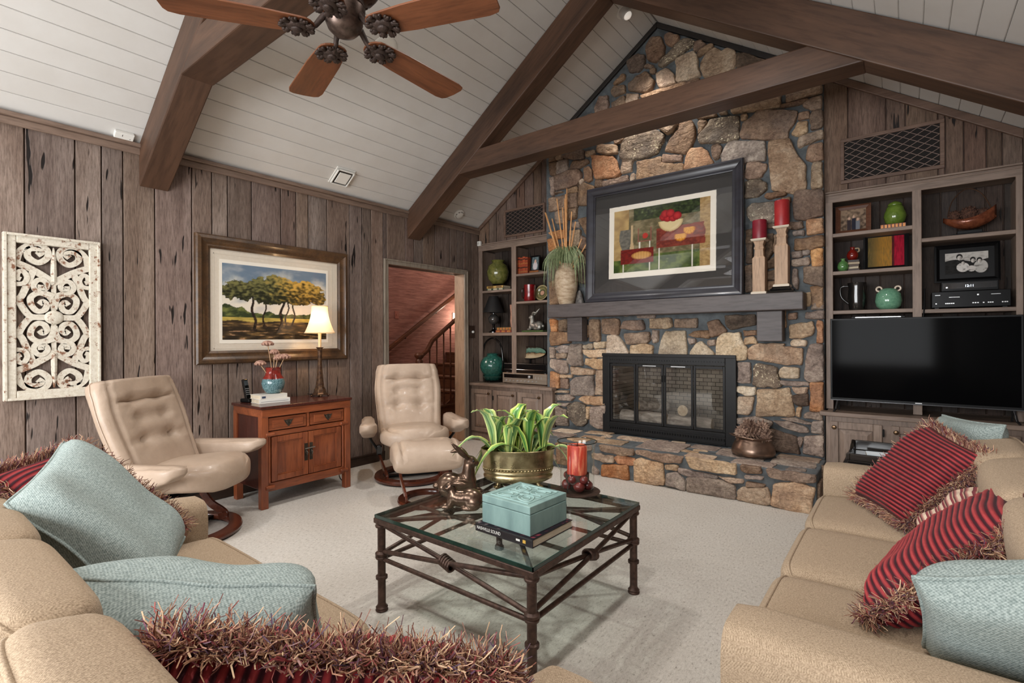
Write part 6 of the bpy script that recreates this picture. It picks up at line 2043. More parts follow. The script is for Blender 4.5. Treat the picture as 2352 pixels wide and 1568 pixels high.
# ------------------------------------------------------------------ on the mantel
MZ = 1.6666
def rect(u0, v0, u1, v1, y):
    a, b = ay(u0, v0, y), ay(u1, v1, y)
    return a.x, b.x, b.z, a.z            # x0, x1, z0, z1
bl, br, tl = ay(1347, 692, -.175), ay(1708, 681, -.175), ay(1357, 432, -.105)
fw, fh = br.x - bl.x, 1.225
M_BFR = flat('black_blue_frame', RGB(38, 36, 40), RGB(52, 52, 60), rough=.35, scale=10, stretch=(.3, 1, 1), coat=.15)
mp = thing('mantel_picture', 'large dark framed kitchen print leaning on the stone above the mantel', 'painting', ((bl.x + br.x) / 2, -.17, MZ + .002))
mp.matrix_basis = Matrix.Translation(((bl.x + br.x) / 2, -.172, MZ + .003)) @ Matrix.Rotation(math.radians(-2.2), 4, 'X') @ Matrix.Translation((0, 0, fh / 2))
frame_profile(mp, fw, fh, [(0, 0), (0, .03), (.008, .04), (.02, .042), (.03, .034), (.05, .03), (.075, .018), (.085, .02), (.098, .016), (.1, .008), (.1, 0)], M_BFR)
iw, ih = fw - .19, fh - .19
MB().bb(-iw / 2, iw / 2, -.004, .0, -ih / 2, ih / 2).build('mat_board', flat('charcoal_mat', RGB(58, 56, 54), rough=.85), mp)
def rel(u, v):
    """frame-local x, z of a pixel on the leaning picture plane"""
    inv_ = mp.matrix_basis.inverted()
    o, d = inv_ @ CAM, inv_.to_3x3() @ ray(u, v)
    k = (-.006 - o.y) / d.y
    q = o + d * k
    return q.x, q.z
pc = [rel(1402, 478), rel(1646, 436), rel(1644, 621.5), rel(1396.6, 641)]
px0, px1 = (pc[0][0] + pc[3][0]) / 2, (pc[1][0] + pc[2][0]) / 2
pz1, pz0 = (pc[0][1] + pc[1][1]) / 2, (pc[2][1] + pc[3][1]) / 2
pw_, ph2 = px1 - px0, pz1 - pz0
pcx, pcz = (px0 + px1) / 2, (pz0 + pz1) / 2
MB().prism(deckle(pw_, ph2, 8), .004, .007, Matrix.Translation((pcx, 0, pcz)) @ XZn).build('print_sheet', M_PAPER, mp)
def kitchen(u, v):
    n = fbm(u * 9, v * 9, 2); n2 = fbm(u * 30, v * 30, 6)
    c = mixc((176, 148, 92), (134, 112, 74), sm(-.4, .5, n))
    if u > .17: c = mixc((92, 84, 58), (150, 136, 104), sm(-.5, .6, n + n2 * .5))
    if .22 < u < .9 and v > .8: c = mixc((34, 42, 26), (72, 86, 46), sm(-.4, .5, n2 + n * .4))
    if v < .25 and u < .9: c = mixc((48, 66, 26), (104, 118, 52), sm(-.5, .5, n + n2 * .4))
    if u > .9: c = mixc((184, 154, 104), (146, 116, 74), sm(-.4, .5, n2))
    if u < .17 and v > .2: c = mixc((190, 160, 104), (150, 120, 76), sm(-.4, .5, n))
    # grey jug
    if abs(u - .14 - .015 * math.sin(v * 9)) < .045 + .02 * math.sin((v - .36) * 7) and .36 < v < .68: c = mixc((120, 116, 104), (86, 84, 78), sm(-.3, .4, n2))
    if abs(u - .205) < .012 + .012 * sm(.5, .36, v) and .36 < v < .74: c = (196, 168, 128)
    # big red table
    if .47 < u < .95 + .02 * nz(v * 9, 3) and .33 < v < .63 + .04 * (u - .5): c = mixc((138, 62, 46), (104, 44, 36), sm(-.3, .5, n2 + n))
    # small red table with bread
    if .08 < u < .44 and .13 < v < .36: c = mixc((126, 34, 26), (92, 24, 20), sm(-.3, .5, n2))
    e = ((u - .31) / .11) ** 2 + ((v - .25) / .062) ** 2
    if e < 1: c = mixc((206, 158, 92), (166, 112, 58), sm(.5, 1, e) + (.5 if abs(((u * 34) % 1) - .5) < .12 else 0))
    # bowl with cherries
    e = ((u - .615) / .125) ** 2 + ((v - .735) / .17) ** 2
    if e < 1 and v < .735: c = mixc((226, 206, 158), (196, 170, 120), sm(.6, 1, e))
    for a, b in ((.545, .80), (.585, .775), (.64, .77), (.68, .79), (.56, .84), (.61, .84)):
        e = ((u - a) / .045) ** 2 + ((v - b) / .062) ** 2
        if e < 1: c = mixc((196, 54, 54), (134, 24, 34), e)
    for a, b, r in ((.80, .56, .06), (.715, .475, .062)):
        e = ((u - a) / r) ** 2 + ((v - b) / (r * 1.3)) ** 2
        if e < 1 and v < b + .03: c = mixc((222, 160, 62), (170, 96, 30), sm(.5, 1, e) + (.5 if abs(((math.atan2(v - b - .03, u - a) * 2.6) % 1) - .5) < .1 else 0))
    e = ((u - .35) / .03) ** 2 + ((v - .55) / .045) ** 2
    if e < 1: c = (186, 62, 52)
    for a, lo, hi in ((.5, .0, .33), (.83, .0, .33), (.11, .0, .13), (.4, .0, .13), (.29, .36, .46), (.40, .36, .46)):
        if lo < v < hi and abs(u - a) < .007: c = (226, 220, 206)
    if .27 < u < .42 and .46 < v < .68 and (abs(u - .27) < .012 or abs(u - .42) < .012 or abs(v - .46) < .014): c = (146, 92, 80)
    return mixc(c, (230, 224, 210), max(0, n2 - .32) * 1.2)
printed('picture', kitchen, pw_ * .9, ph2 * .86, 170, 130, M_PRINT, mp, Matrix.Translation((pcx + .002, -.0074, pcz + .004)))
MB().bb(-iw / 2 - .003, iw / 2 + .003, -.0125, -.0115, -ih / 2 - .003, ih / 2 + .003).build('glass', glassy('mantel_picture_glass', (1, 1, 1, 1), ior=1.55), mp)

# pale vase of bamboo sticks and grass
t = NT('pale_stoneware')
n = t.noise(t.coord((1, 1, 2.5)), 12, 5, .65)
M_STW = t.done(t.ramp(n, [(.32, RGB(142, 116, 90)), (.52, RGB(184, 162, 134)), (.7, RGB(206, 190, 166))]), .6)
vy = -.192
vb = ay(1301, 695, vy)
vx0, vx1, vz0, vz1 = rect(1277, 608, 1324, 695, vy)
vh = vz1 - MZ; vr = (vx1 - vx0) / 2
vs_ = thing('vase', 'pale stoneware vase holding bamboo sticks on the mantel', 'vase', (vb.x, vy, MZ))
MB().lathe([(0, 0), (vr * .58, 0), (vr * .66, .02), (vr * .92, vh * .35), (vr, vh * .6), (vr * .9, vh * .8), (vr * .55, vh * .93), (vr * .5, vh * .97), (vr * .58, vh), (vr * .48, vh - .004), (vr * .4, vh * .9), (0, vh * .6)], 28).build('body', M_STW, vs_, 60)
for s_ in (-1, 1): MB().tube(smooth_path([(s_ * vr * .5, 0, vh * .95), (s_ * vr * .8, 0, vh * .95), (s_ * vr * .88, 0, vh * .84)], 4), .006, 6).build('lug_handle', M_STW, vs_, 60)
M_BAM = flat('bamboo', RGB(226, 172, 116), RGB(196, 138, 86), rough=.5, scale=20, rnd=.2)
for k, (u, v) in enumerate(((1302, 433), (1299, 446), (1297, 457), (1252, 488), (1254, 490), (1279, 456), (1268, 502), (1292, 476), (1313, 486), (1322, 509), (1336, 548), (1347, 560))):
    tip = ay(u, v, vy + RND.uniform(-.02, .03))
    st_ = one(MB().tube([Vector((vb.x + RND.uniform(-.01, .01), vy + RND.uniform(-.01, .01), MZ + vh * .62)), tip], [.0085, .0065], 7).build('bamboo_stick', M_BAM, None, 40), 'slender tan bamboo stick standing in the vase on the mantel', 'stick', 'bamboo sticks in the vase')
gr_ = MB()
for k in range(250):
    a = RND.uniform(0, 2 * PI); R1 = RND.uniform(.07, .22); up = RND.uniform(.08, .2); dn = RND.uniform(.0, .3)
    if math.sin(a) > .2: R1 *= .35
    if math.sin(a) < -.5: dn *= .35
    p0 = Vector((vb.x + .02 * math.cos(a), vy + .02 * math.sin(a), MZ + vh * .97))
    P = smooth_path([p0, p0 + Vector((R1 * .5 * math.cos(a), R1 * .5 * math.sin(a), up)), p0 + Vector((R1 * math.cos(a), R1 * math.sin(a), up * .55)), p0 + Vector((R1 * 1.15 * math.cos(a), R1 * 1.15 * math.sin(a), up * .2 - dn))], 3)
    P = [Vector((p.x, min(p.y, YS - .07), p.z)) for p in P]
    gr_.tube(P, [.0027] * (len(P) - 2) + [.0019, .0007], 3)
gs = gr_.build('grass_tuft', flat('ornamental_grass', RGB(104, 124, 84), RGB(158, 168, 126), rough=.6, scale=30), None, None)
tag(gs, 'dry green grass spilling over the rim of the pale mantel vase', 'grass', kind='stuff')
# small stone pieces beside the vase
M_ROCK = flat('grey_crystal', RGB(120, 114, 108), RGB(70, 66, 64), rough=.6, scale=30, bump=.8, bscale=50)
x0, x1, z0, z1 = rect(1322, 655, 1340, 693, -.13)
m = MB()
m.rings([[Vector(((x0 + x1) / 2 + r * math.cos(q) * (1 + .25 * nz(q, z * 30)), -.13 + r * .6 * math.sin(q), MZ + z)) for q in [2 * PI * k / 9 for k in range(9)]] for r, z in ((.045, 0), (.05, .03), (.035, .08), (.03, .11), (.012, .15))])
one(m.build('rock_ornament', M_ROCK, None, 30), 'jagged grey rock ornament standing beside the pale vase', 'ornament')

# candlesticks ------------------------------------------------------------------
M_CSW = wood('candlestick_wood', RGB(156, 124, 98), RGB(192, 162, 134), 2, 9, .5, rnd=.1)
M_CSP = flat('candlestick_plate', RGB(204, 190, 170), rough=.4)
def candlestick(label, clabel, u, vbase, vcap, vctop, half_u, ccol, plinth, yy=-.185):
    b = ay(u, vbase, yy)
    kp = dep(b) / FPX
    z_ = lambda v: CAM.z + (CY - v) * kp
    r = half_u * kp
    t = thing('candlestick', label, 'candlestick', (b.x, yy, MZ), 0, 'mantel candlesticks')
    q = lambda h, z: [Vector((h * a, h * b2, z)) for a, b2 in ((-1, -1), (1, -1), (1, 1), (-1, 1))]
    h = z_(vcap) - MZ
    z0 = 0
    if plinth:
        MB().rings([q(r * 1.75, 0), q(r * 1.8, .014), q(r * 1.5, .02), q(r * 1.45, .036), q(r * 1.25, .042), q(r * 1.2, .052)]).build('plinth', BLACKG, t, None, .003)
        z0 = .053
    MB().rings([q(r * 1.12, z0), q(r * 1.12, z0 + .016), q(r * .95, z0 + .024)]).build('base', M_CSP, t, None, .002)
    zs = z0 + .024; zn = h - .17
    MB().rings([q(r * .9, zs), q(r * .92, zn), q(r * .8, zn + .012), q(r * .68, zn + .02), q(r * .62, zn + .075), q(r * .74, zn + .09), q(r * .66, zn + .1), q(r * .6, zn + .115), q(r * .8, zn + .15)]).build('shaft', M_CSW, t, None, .003)
    MB().rings([q(r * 1.0, zn + .15), q(r * 1.12, zn + .16), q(r * 1.12, h)]).build('candle_plate', M_CSP, t, None, .002)
    hc = z_(vctop) - z_(vcap)
    c = thing('pillar_candle', clabel, 'candle', (b.x, yy, MZ + h + .0005), 0)
    MB().lathe([(0, 0), (r * 1.02, 0), (r * 1.05, .006), (r * 1.05, hc - .008), (r * .98, hc), (r * .6, hc - .005), (0, hc - .008)], 28).build('wax', ccol, c, 50)
    MB().tube([(0, 0, hc - .01), (.002, 0, hc + .006)], .002, 6).build('wick', BLACK, c)
M_CR1 = flat('candle_dark_red', RGB(112, 22, 36), RGB(134, 32, 46), rough=.4, scale=8)
M_CR2 = flat('candle_red', RGB(150, 32, 38), RGB(172, 48, 48), rough=.4, scale=10)
candlestick('shorter pale wooden candlestick on the mantel, beside the picture', 'dark red pillar candle on the shorter mantel candlestick', 1745.5, 668, 552, 509, 14.5, M_CR1, False)
candlestick('taller pale wooden candlestick with a black plinth on the mantel', 'bright red pillar candle on the taller mantel candlestick', 1797, 667, 523, 464, 15, M_CR2, True)

# copper pot of pine cones on the hearth ---------------------------------------------
M_COP = flat('old_copper', RGB(164, 138, 120), RGB(112, 92, 80), rough=.3, metal=.85, scale=7)
cp = Vector((3.395, -.33, .3))
pot = thing('copper_pot', 'squat tarnished copper pot on the hearth', 'pot', cp)
k = dep(cp) / FPX
r = 44 * k
hp_ = zat(cp, 1003) - cp.z
MB().lathe([(0, 0), (r * .9, 0), (r * 1.02, .012), (r * 1.06, .035), (r * 1.0, hp_ * .45), (r * .84, hp_ * .78), (r * .8, hp_ * .86), (r * .88, hp_ * .95), (r * .9, hp_), (r * .84, hp_), (r * .78, hp_ * .84), (r * .8, hp_ * .6), (0, hp_ * .55)], 36).build('body', M_COP, pot, 50)
for s_ in (-1, 1): MB().box((s_ * r * .62, -r * .56, hp_ * .84), (.03, .006, .04), rz=s_ * .6).build('handle_lug', M_COP, pot, None, .004)
MB().tube(smooth_path([(-r * .9, 0, hp_ * .98), (-r * 1.1, -.04, hp_ * 1.03), (-r * .6, -r * .9, hp_ * 1.06), (r * .3, -r * 1.0, hp_ * 1.0), (r * .85, -r * .4, hp_ * .98)], 6), .005, 8).build('bail_handle', M_COP, pot, 60)
M_CONE = flat('pine_cone', RGB(176, 148, 128), RGB(96, 68, 58), rough=.85, scale=40)
def cone_mesh():
    m = MB()
    for i in range(48):
        f = i / 48; a = i * 2.39996
        z = -.05 + .1 * f; rad = .012 + .042 * math.sin(PI * min(1, f * .85 + .12))
        Mx = Matrix.Translation((0, 0, z)) @ Matrix.Rotation(a, 4, 'Z') @ Matrix.Rotation(-.5 + .7 * (1 - f), 4, 'Y')
        m.add([(0, -.004, 0), (0, .004, 0), (rad * .7, .011, .002), (rad * 1.15, .0, .007), (rad * .7, -.011, .002), (rad * .6, 0, .009)], [(0, 4, 5), (0, 5, 1), (1, 5, 2), (2, 5, 3), (3, 5, 4), (0, 1, 2, 3, 4)], Mx)
    m.tube([(0, 0, -.05), (0, 0, .05)], .01, 6)
    return m.mesh('scales', M_CONE)
CONE = cone_mesh()
zc_ = hp_ * .92
for i, (dx, dy, dz, rx, rz_) in enumerate(((-.07, -.05, .03, 1.2, .4), (.02, -.08, .035, 1.4, 2.0), (.09, -.03, .03, 1.1, 3.6), (-.02, .03, .035, .6, 1.0), (.06, .07, .03, 1.2, 5.0), (-.09, .06, .03, 1.3, 2.7), (-.02, -.02, .085, .9, 4.0), (.055, .01, .085, 1.2, .8))):
    o = one(link('pine_cone', CONE, None), 'open brown pine cone heaped in the copper pot', 'pine cone', 'pine cones in the copper pot')
    o.matrix_basis = Matrix.Translation(cp + Vector((dx, dy, zc_ + dz))) @ Matrix.Rotation(rz_, 4, 'Z') @ Matrix.Rotation(rx, 4, 'X') @ Matrix.Scale(1.25, 4)
# ------------------------------------------------------------------ right bookcase contents
def vase(name, label, cat, x, y, z, prof, mat, parts=(), rz=0, n=28, group=None):
    t = thing(name, label, cat, (x, y, z), rz, group)
    MB().lathe(prof, n).build('body', mat, t, 60)
    return t
def photo_frame(name, label, cat, x0, x1, z, h, y, fmat, fw_, pic, lean=6, nu=40, nv=30, matc=None, mw=0):
    w = x1 - x0
    t = thing(name, label, cat, ((x0 + x1) / 2, y, z))
    t.matrix_basis = Matrix.Translation(((x0 + x1) / 2, y, z + .001)) @ Matrix.Rotation(math.radians(-lean), 4, 'X') @ Matrix.Translation((0, 0, h / 2))
    frame_profile(t, w, h, [(0, 0), (0, .014), (fw_ * .4, .017), (fw_, .008), (fw_, 0)], fmat)
    a, b = w - 2 * fw_ + .004, h - 2 * fw_ + .004
    if matc is not None: MB().bb(-a / 2, a / 2, -.003, -.001, -b / 2, b / 2).build('mat_board', matc, t)
    printed('photograph', pic, a - 2 * mw, b - 2 * mw, nu, nv, M_PRINT, t, Matrix.Translation((0, -.0035, 0)))
    MB().prism([(-.02, -h / 2), (.02, -h / 2), (.012, h * .2), (-.012, h * .2)], -.006, -.003, Matrix.Rotation(PI / 2, 4, 'X')).build('easel_back', BLACK, t)
    return t
def glaze(name, c1, c2, scale=30, rough=.15):
    return flat(name, RGB(*c1), RGB(*c2), rough=rough, scale=scale, coat=.4)
SR1, SR2, SR3 = 2.1525, 1.8385, 1.5135
x0, x1, z0, z1 = rect(1919, 478, 2001, 530, .12)
def snap(u, v):
    n = fbm(u * 8, v * 8, 3)
    c = mixc((70, 56, 46), (150, 126, 104), sm(-.3, .5, n + v * .4))
    for a, hh, col in ((.35, .62, (60, 50, 52)), (.52, .68, (44, 44, 56)), (.68, .55, (120, 124, 132))):
        if abs(u - a) < .07 and v < hh - .12: c = col
        if (u - a) ** 2 / .002 + (v - hh + .05) ** 2 / .006 < 1: c = (206, 170, 146)
    return c
photo_frame('framed_photo', 'small snapshot in a wide brown wooden frame on the top shelf', 'picture', x0, x1, SR1, z1 - z0 + .02, .12, wood('brown_frame', RGB(84, 50, 34), RGB(112, 70, 48), 0, 10), .035, snap)
# green lidded jar on a leather book
def band_book(label, x0, x1, y, z, h, d, cov, gold, nb, name='leather_book', group=None):
    t = thing(name, label, 'book', ((x0 + x1) / 2, y, z), 0, group)
    w = x1 - x0
    MB().bb(-w / 2, w / 2, 0, d, 0, .003).bb(-w / 2, w / 2, 0, d, h - .003, h).bb(-w / 2, w / 2, 0, .005, .003, h - .003).build('cover', cov, t, None, .001)
    MB().bb(-w / 2 + .004, w / 2 - .004, .005, d - .004, .003, h - .003).build('pages', M_PAGE, t)
    for k in range(nb):
        xx = -w / 2 + w * (k + .5) / nb
        MB().bb(xx - w / nb * .32, xx + w / nb * .32, -.0012, 0, .004, h - .004).build('gilt_band', gold, t)
    return t
GILT = flat('gilt', RGB(206, 142, 84), RGB(170, 104, 56), rough=.35, metal=.4, scale=80)
LEA = flat('book_leather', RGB(92, 40, 28), RGB(70, 30, 22), rough=.4)
x0, x1, z0, z1 = rect(2022, 512, 2070, 525, .03)
b_h = .035
band_book('leather book with a row of gilt spine labels under the green jar', x0, x1 + .03, .03, SR1, b_h, .17, LEA, GILT, 7)
M_GRN = glaze('green_glaze', (88, 114, 42), (114, 138, 56), 20)
x0, x1, z0, z1 = rect(2029, 465, 2083, 511, .12)
r = (x1 - x0) / 2; h = z1 - SR1 - b_h
jr = vase('lidded_jar', 'bright green glazed ginger jar with a lid on the top shelf', 'jar', (x0 + x1) / 2, .115, SR1 + b_h, [(0, 0), (r * .6, 0), (r * .85, h * .12), (r, h * .35), (r * .93, h * .52), (r * .82, h * .6), (r * .8, h * .68), (r * .62, h * .8), (r * .5, h * .82)], M_GRN)
MB().lathe([(r * .64, h * .8), (r * .66, h * .83), (r * .55, h * .9), (r * .2, h * .97), (0, h)], 24).build('lid', M_GRN, jr, 60)
# stack of little books with a red jug, and a small green jug
x0, x1, z0, z1 = rect(1948, 596, 1970, 618, .1)
for k in range(5):
    book(['bottom book of the little stack under the red jug', 'second little book from the bottom under the red jug', 'middle little book of the stack under the red jug', 'second little book from the top under the red jug', 'topmost little book directly under the red jug'][k], ((x0 + x1) / 2 + .006, .1, SR2 + .0185 * k), RND.uniform(-.1, .1), x1 - x0 + .012, .1, .018, flat('little_book_%d' % k, *[(RGB(60, 44, 38),), (RGB(182, 168, 142),), (RGB(74, 56, 44),), (RGB(168, 150, 124),), (RGB(54, 42, 40),)][k]), 'little books under the red jug')
stz = SR2 + .0185 * 5
x0, x1, z0, z1 = rect(1941, 560, 1969, 596, .1)
r = (x1 - x0) / 2
rj = vase('jug', 'small dark red jug with a loop handle on the stack of little books', 'jug', (x0 + x1) / 2 + .01, .1, stz, [(0, 0), (r * .6, 0), (r * .95, r * .6), (r, r * 1.1), (r * .8, r * 1.7), (r * .42, r * 2.05), (r * .4, r * 2.5), (r * .5, r * 2.6), (r * .3, r * 2.5), (0, r * 1.5)], glaze('red_glaze', (128, 30, 20), (96, 20, 16)))
MB().tube(smooth_path([(r * .4, 0, r * 2.3), (r * 1.0, 0, r * 2.3), (r * 1.05, 0, r * 1.75), (r * .75, 0, r * 1.6)], 4), .006, 6).build('handle', glaze('cream_glaze', (200, 180, 150), (170, 150, 120)), rj, 60)
x0, x1, z0, z1 = rect(1920, 583, 1947, 621, .03)
r = (x1 - x0) / 2
vase('jug', 'small bright green bottle jug standing before the red jug', 'jug', (x0 + x1) / 2 + .008, .045, SR2, [(0, 0), (r * .6, 0), (r * .95, r * .6), (r, r * 1.1), (r * .8, r * 1.8), (r * .36, r * 2.15), (r * .34, r * 2.4), (r * .5, r * 2.6), (r * .3, r * 2.5), (0, r * 1.5)], glaze('apple_green', (70, 114, 62), (94, 138, 80)))
# black-framed abstract
x0, x1, z0, z1 = rect(1983, 542, 2088, 616, .17)
def abstr(u, v):
    n = fbm(u * 30, v * 5, 3)
    if u > .73: return mixc((176, 20, 50), (132, 12, 36), sm(-.3, .4, n))
    if u > .66: return mixc((94, 24, 30), (60, 30, 24), sm(-.3, .4, n))
    return mixc(mixc((84, 74, 44), (166, 118, 46), sm(.0, .45, u)), (120, 96, 50), sm(-.2, .5, n))
photo_frame('abstract_picture', 'ochre and crimson abstract picture in a black frame on a shelf', 'picture', x0, x1, SR2, (z1 - z0) + .01, .16, BLACK, .03, abstr, 5, 80, 40)
# black pitcher and frog pot
x0, x1, z0, z1 = rect(1946, 651, 1991, 710, .1)
h = z1 - SR3; r = (x1 - x0) / 2
M_BLKG = flat('black_glaze', RGB(20, 20, 20), RGB(34, 32, 30), rough=.06, scale=20, coat=.5)
pj = vase('pitcher', 'glossy black pitcher with a thin handle on the lowest shelf', 'pitcher', (x0 + x1) / 2, .1, SR3, [(0, 0), (r * .78, 0), (r * .85, h * .1), (r * .98, h * .45), (r * .88, h * .8), (r * 1.0, h), (r * .9, h), (r * .8, h * .8), (0, h * .3)], M_BLKG)
MB().tube(smooth_path([(-r * .85, 0, h * .9), (-r * 1.7, 0, h * .85), (-r * 1.6, 0, h * .5), (-r * .85, 0, h * .25)], 5), .007, 8).build('handle', M_BLKG, pj, 60)
x0, x1, z0, z1 = rect(2009, 652, 2073, 709, .1)
r = (x1 - x0) / 2
M_CEL = glaze('celadon', (96, 146, 118), (120, 168, 138), 60, .12)
fp = vase('frog_pot', 'round celadon pot with two white ring ears on the lowest shelf', 'pot', (x0 + x1) / 2, .11, SR3, [(0, 0), (r * .6, 0), (r * .9, r * .3), (r, r * .75), (r * .92, r * 1.4), (r * .6, r * 1.82), (r * .3, r * 1.92), (r * .1, r * 1.95), (0, r * 1.95)], M_CEL)
for s_ in (-1, 1): MB().tube([(s_ * r * .68 + .018 * math.cos(q), -.01, r * 1.86 + .018 * math.sin(q)) for q in [2 * PI * k / 14 for k in range(14)]], .0075, 8, loop=True).build('ring_ear', glaze('white_glaze', (222, 206, 186), (200, 180, 160)), fp, 60)
# copper boat bowl
SB1, SB2 = 2.0435, 1.5025
x0, x1, z0, z1 = rect(2166, 482, 2290, 522, .1)
cx_, r = (x0 + x1) / 2, (x1 - x0) / 2
sd = thing('display_stand', 'small black stepped stand under the copper boat bowl', 'stand', (cx_, .12, SB1))
MB().bb(-.1, .1, -.06, .06, 0, .016).build('foot', BLACK, sd, None, .003)
MB().bb(-.07, .07, -.045, .045, .016, .04).build('top', BLACK, sd, None, .003)
M_CPB = flat('copper_glaze', RGB(150, 86, 58), RGB(108, 58, 40), rough=.2, metal=.3, scale=30, bump=.15, bscale=70, coat=.4)
bo = thing('boat_bowl', 'copper-glazed boat-shaped bowl with a tall wire handle on the top shelf', 'bowl', (cx_, .12, SB1 + .0405))
R = []
for i in range(17):
    s = -1 + 2 * i / 16
    w = .075 * (1 - abs(s) ** 2.2) + .002
    top = .085 + .06 * s * s + .03 * s
    R.append([Vector((s * r, w * math.cos(q), top - (top - .01 - .07 * s * s) * max(0, math.sin(q)) ** .8)) for q in [PI * k / 10 for k in range(11)]])
MB().rings(R, closed=False, cap0=False, cap1=False).build('hull', M_CPB, bo, 60)
bo.children[0].modifiers.new('solid', 'SOLIDIFY').thickness = .006
MB().tube(smooth_path([(-r * .82, 0, .12), (-r * .62, 0, .24), (-r * .1, 0, .315), (r * .45, 0, .27), (r * .82, 0, .15)], 6), .004, 6).build('wire_handle', flat('wire', RGB(104, 78, 62), rough=.4, metal=.6), bo, 60)
M_BALL = flat('twig_ball', RGB(96, 64, 48), RGB(60, 38, 30), rough=.9, scale=60, bump=.9, bscale=70)
for k, (dx, rr_) in enumerate(((-.12, .042), (.0, .055), (.115, .04))):
    m = MB().ball((0, 0, 0), rr_ * .9, 12, 8)
    for j in range(40):
        a = j * 2.39996; zz = 1 - 2 * (j + .5) / 40; q = math.sqrt(1 - zz * zz)
        m.ball((rr_ * .92 * q * math.cos(a), rr_ * .92 * q * math.sin(a), rr_ * .92 * zz), rr_ * .14, 6, 4)
    o = one(m.build('twig_ball', M_BALL, None, 60), ['brown textured ball at the pointed end of the copper boat bowl', 'largest brown textured ball in the middle of the boat bowl', 'small brown textured ball at the raised end of the boat bowl'][k], 'ball', 'balls in the boat bowl')
    o.location = (cx_ + dx * r / .22, .12, SB1 + .0405 + .1 + rr_ * .55)
# family photograph, video recorder and amplifier
M_AVB = flat('av_black', RGB(10, 10, 11), rough=.3, spec=.12)
LED = emission('clock_digits', (.75, .85, 1, 1), 2.5)
x0, x1, z0, z1 = rect(2140, 671, 2323, 706, .0)
ampz = SB2; amph = z1 - SB2 - .0
am = thing('amplifier', 'black hi-fi amplifier with rows of small buttons on the lower shelf', 'amplifier', ((x0 + x1) / 2, .13, ampz))
aw = x1 - x0
MB().bb(-aw / 2, aw / 2, -.12, .14, .008, amph).build('case', M_AVB, am, None, .003)
for dx in (-aw / 2 + .03, aw / 2 - .03):
    for dy in (-.1, .12): MB().bb(dx - .012, dx + .012, dy - .012, dy + .012, 0, .008).build('foot', BLACK, am)
SILV = flat('silver_buttons', RGB(196, 196, 196), rough=.3, metal=.6)
for f in (.06, .19, .215, .24, .265, .29, .54, .57, .6, .67, .73, .755, .78, .9, .93, .955):
    MB().box((-aw / 2 + aw * f, -.1215, amph * .3), (.008, .004, .007)).build('button', SILV, am)
MB().box((aw * .1, -.1215, amph * .76), (.01, .004, .01)).box((-aw * .2, -.1212, amph * .66), (.06, .002, .003)).box((-aw * .42, -.1212, amph * .8), (.03, .002, .003)).box((aw * .32, -.1212, amph * .76), (.05, .002, .003)).build('front_marks', SILV, am)
x0, x1, _, z1v = rect(2162, 648, 2295, 671, .0)
vcz = ampz + amph + .0005
vc = thing('video_recorder', 'black video recorder with a lit clock on the amplifier', 'video recorder', ((x0 + x1) / 2, .13, vcz))
vw = x1 - x0; vh_ = max(.06, z1v - vcz)
MB().bb(-vw / 2, vw / 2, -.12, .13, 0, vh_).build('case', M_AVB, vc, None, .003)
MB().bb(-vw / 2 + .01, vw / 2 - .01, -.1215, -.12, vh_ * .25, vh_ * .85).build('fascia', BLACKG, vc)
text_mesh('clock', '12:11', .024, LED, vc, Matrix.Translation((.0, -.1225, vh_ * .5)) @ Matrix.Rotation(PI / 2, 4, 'X'), .0003)
MB().lathe([(.006, 0), (.006, .004)], 10, M=Matrix.Translation((-vw * .4, -.1215, vh_ * .4)) @ Matrix.Rotation(PI / 2, 4, 'X')).build('knob', SILV, vc)
def family(u, v):
    n = fbm(u * 10, v * 10, 5)
    c = mixc((150, 146, 140), (186, 182, 176), sm(-.3, .4, n + v * .3))
    if v < .62 + .06 * math.sin(u * 7): c = mixc((36, 35, 34), (24, 23, 22), sm(-.2, .4, n))
    for a, b, rx, rz, col in ((.42, .3, .15, .22, (206, 202, 196)), (.83, .3, .16, .3, (178, 174, 168)), (.62, .22, .1, .14, (196, 190, 184))):
        if ((u - a) / rx) ** 2 + ((v - b) / rz) ** 2 < 1: c = mixc(col, (110, 106, 102), sm(.0, .5, n))
    for a, b, s in ((.34, .76, 1.15), (.42, .5, .9), (.65, .6, 1.0), (.8, .56, 1.0)):
        hair = ((u - a) / (.064 * s)) ** 2 + ((v - b - .045) / (.12 * s)) ** 2
        c = mixc(c, (34, 32, 31), sm(1.15, .85, hair))
        face = ((u - a - .004) / (.048 * s)) ** 2 + ((v - b + .012) / (.098 * s)) ** 2
        c = mixc(c, mixc((206, 200, 192), (140, 134, 128), sm(-.02, .05, u - a)), sm(1.15, .8, face))
        for ex in (-.018, .022):
            c = mixc(c, (96, 90, 86), .7 * sm(1.3, .4, ((u - a - ex) / (.011 * s)) ** 2 + ((v - b - .012) / (.014 * s)) ** 2))
        c = mixc(c, (120, 108, 104), .6 * sm(1.3, .4, ((u - a - .003) / (.016 * s)) ** 2 + ((v - b + .055) / (.011 * s)) ** 2))
    return c
x0, x1, z0, z1 = rect(2146, 566, 2298, 648, .1)
photo_frame('family_photo', 'black-and-white family photograph in a wide black frame', 'picture', x0, x1, vcz + vh_, z1 - vcz - vh_, .1, M_AVB, .03, family, 4, 150, 100, BLACK, .035)
one(MB().tube(smooth_path([(4.535, .02, 1.66), (4.532, .0, 1.56), (4.53, -.012, 1.5), (4.525, -.02, 1.44), (4.52, .0, 1.38)], 5), .005, 8).build('cable', BLACK, None, 60), 'black cable hanging down over the shelf edge behind the television', 'cable')

